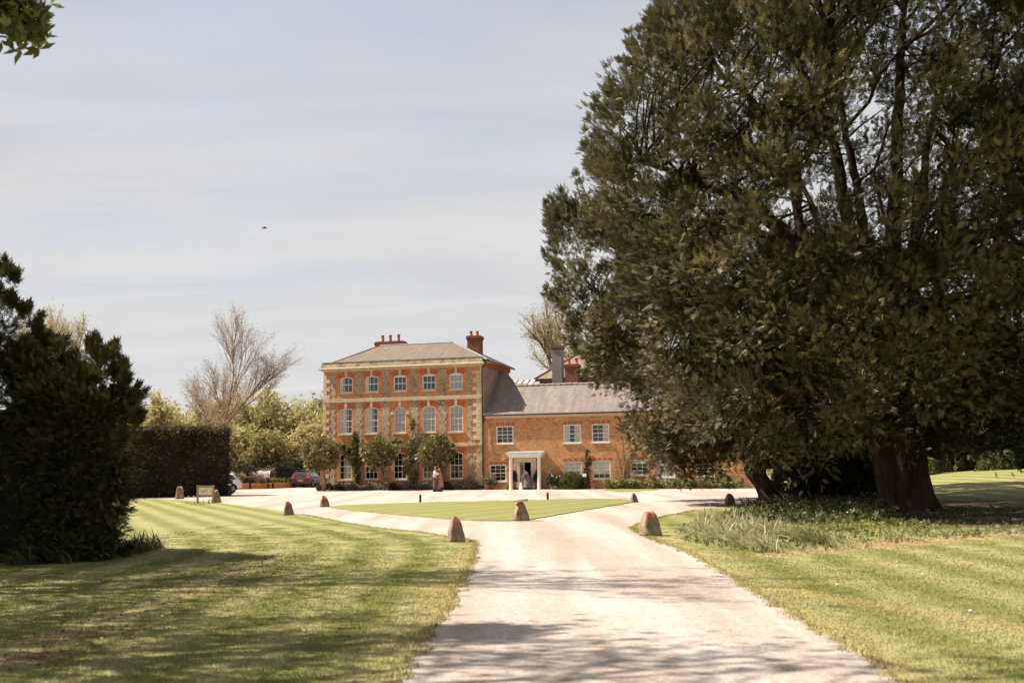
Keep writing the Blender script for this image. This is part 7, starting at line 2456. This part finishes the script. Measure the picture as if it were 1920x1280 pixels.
def bag(name, label, loc, w_, d_, h_, rz=0.0):
    t = thing(name, label, 'bag', loc, rz, group=None)
    me = bpy.data.meshes.new('bag_body'); bm = bmesh.new()
    bmesh.ops.create_cube(bm, size=1); bmesh.ops.subdivide_edges(bm, edges=bm.edges[:], cuts=4, use_grid_fill=True)
    for v in bm.verts:
        z = v.co.z + .5; f = 1 - .35 * z ** 2 + .06 * math.sin(v.co.x * 9)
        v.co = (v.co.x * w_ * (1 - .22 * z ** 2), v.co.y * d_ * f, z * h_ + .012 * math.sin(v.co.x * 14) * (z > .5))
    bm.to_mesh(me); bm.free(); me.polygons.foreach_set('use_smooth', [True] * len(me.polygons))
    link('bag_body', me, M['bag_cloth'], t)
    for s in (-1, 1):
        MB().tube([(-w_ * .22, s * d_ * .2, h_ * .92), (-w_ * .18, s * d_ * .15, h_ * 1.2), (w_ * .18, s * d_ * .15, h_ * 1.2), (w_ * .22, s * d_ * .2, h_ * .92)], .014, 6).build('handle', M['trim'], t)
    return t


bp = G(816.5, 921.5); bag('travel_bag', 'dark soft bag on the gravel, the left of the two by the couple', (bp.x - .0, bp.y - .1, 0), .36, .3, .27, .1)
bp = G(824.5, 921.5); bag('travel_bag', 'dark soft bag on the gravel, the right of the two by the couple', (bp.x, bp.y - .05, 0), .40, .3, .32, -.15)

# the woman bending in the doorway
wu = FC(988, 912, -.55)[0]
wl_ = HW(wu, -.62, .12)
t = thing('person', 'auburn-haired person in patterned blouse and long grey skirt bending in the doorway', 'person', wl_, -TH)
J = {'pelvis': (.10, 0, .86), 'waist': (.06, 0, 1.0), 'chest': (-.08, 0, 1.2), 'neck': (-.19, 0, 1.32), 'jaw': (-.27, 0, 1.35), 'head': (-.33, 0, 1.38), 'crown': (-.36, 0, 1.43),
     'hipl': (.08, -.09, .8), 'kneel': (.02, -.1, .45), 'anklel': (.05, -.1, .08), 'toel': (-.08, -.1, .03), 'hipr': (.08, .09, .8), 'kneer': (.02, .1, .45), 'ankler': (.07, .1, .08), 'toer': (-.06, .1, .03),
     'shol': (-.12, -.16, 1.25), 'elbl': (-.14, -.20, .98), 'wril': (-.32, -.12, .85), 'palml': (-.39, -.09, .82), 'shor': (-.12, .16, 1.25), 'elbr': (-.16, .2, .98), 'wrir': (-.34, .08, .86), 'palmr': (-.41, .05, .83)}
Rr = {'pelvis': (.13, .15), 'waist': (.10, .12), 'chest': (.11, .15), 'neck': .05, 'jaw': (.07, .06), 'head': (.09, .078), 'crown': .06, 'hipl': .085, 'kneel': .055, 'anklel': .038, 'toel': .035, 'hipr': .085, 'kneer': .055, 'ankler': .038, 'toer': .035,
      'shol': .055, 'elbl': .04, 'wril': .028, 'palml': (.038, .02), 'shor': .055, 'elbr': .04, 'wrir': .028, 'palmr': (.038, .02)}
E_ = [('pelvis', 'waist'), ('waist', 'chest'), ('chest', 'neck'), ('neck', 'jaw'), ('jaw', 'head'), ('head', 'crown')]
for s in 'lr': E_ += [('pelvis', 'hip' + s), ('hip' + s, 'knee' + s), ('knee' + s, 'ankle' + s), ('ankle' + s, 'toe' + s), ('chest', 'sho' + s), ('sho' + s, 'elb' + s), ('elb' + s, 'wri' + s), ('wri' + s, 'palm' + s)]
for s in 'lr':
    for i_, o_ in enumerate((-.025, -.008, .01, .026)):
        a1 = Vector(J['palm' + s]) + Vector((-.02, o_, -.01)); a2 = a1 + Vector((-.05, 0, -.035 - .004 * i_))
        J['f%d%s' % (i_, s)] = tuple(a1); J['g%d%s' % (i_, s)] = tuple(a2); Rr['f%d%s' % (i_, s)] = .010; Rr['g%d%s' % (i_, s)] = .008
        E_ += [('palm' + s, 'f%d%s' % (i_, s)), ('f%d%s' % (i_, s), 'g%d%s' % (i_, s))]
    J['thumb' + s] = tuple(Vector(J['palm' + s]) + Vector((-.01, .045, .015))); Rr['thumb' + s] = .011; E_.append(('palm' + s, 'thumb' + s))
garment(t, 'body', J, E_, Rr, 'pelvis', M['skin'])
kk = ['waist', 'chest', 'shol', 'shor', 'elbl', 'elbr', 'wril', 'wrir']
garment(t, 'blouse', {n: J[n] for n in kk}, [(a, b_) for a, b_ in E_ if a in kk and b_ in kk], {n: tuple(x + .02 for x in (Rr[n] if isinstance(Rr[n], tuple) else (Rr[n],) * 2)) for n in kk}, 'waist', M['print_cloth'])
b = MB(); n = 24
for (z, cx_, rx, ry) in ((1.0, .06, .14, .15), (.85, .10, .19, .2), (.6, .10, .26, .25), (.3, .10, .32, .3), (.04, .10, .37, .33)):
    for i in range(n):
        a = 2 * math.pi * i / n; fl = 1 + .09 * math.sin(a * 7 + z * 2) * (1.05 - z)
        b.v.append((cx_ + rx * fl * math.cos(a), ry * fl * math.sin(a), z))
for i in range(4):
    for j in range(n): b.f.append((i * n + j, i * n + (j + 1) % n, (i + 1) * n + (j + 1) % n, (i + 1) * n + j))
b.build('skirt', M['grey_cloth'], t, True)
head_bits(t, (-.33, 0, 1.385), M['auburn_hair'], (-1, 0), False)

# ------------------------------------------------------------------ the bird
bp = AT(496, 427.5, 50)
bd = thing('bird', 'small dark bird flying left of the house in the open sky', 'bird', bp, .3)
MB().lathe([(.002, -.15), (.022, -.10), (.032, 0), (.024, .08), (.014, .12), (.002, .15)], 8).build('body', M['black_metal'], bd, True, rot=(0, math.pi / 2, 0))
for s_, dz in ((-1, -.12), (1, .02)):
    MB().add([(-.05, 0, .01), (.06, 0, .01), (.03, s_ * .14, .04), (-.04, s_ * .13, .04), (-.07, s_ * .26, dz)], [(0, 1, 2, 3), (3, 2, 4)]).build('wing', M['black_metal'], bd)
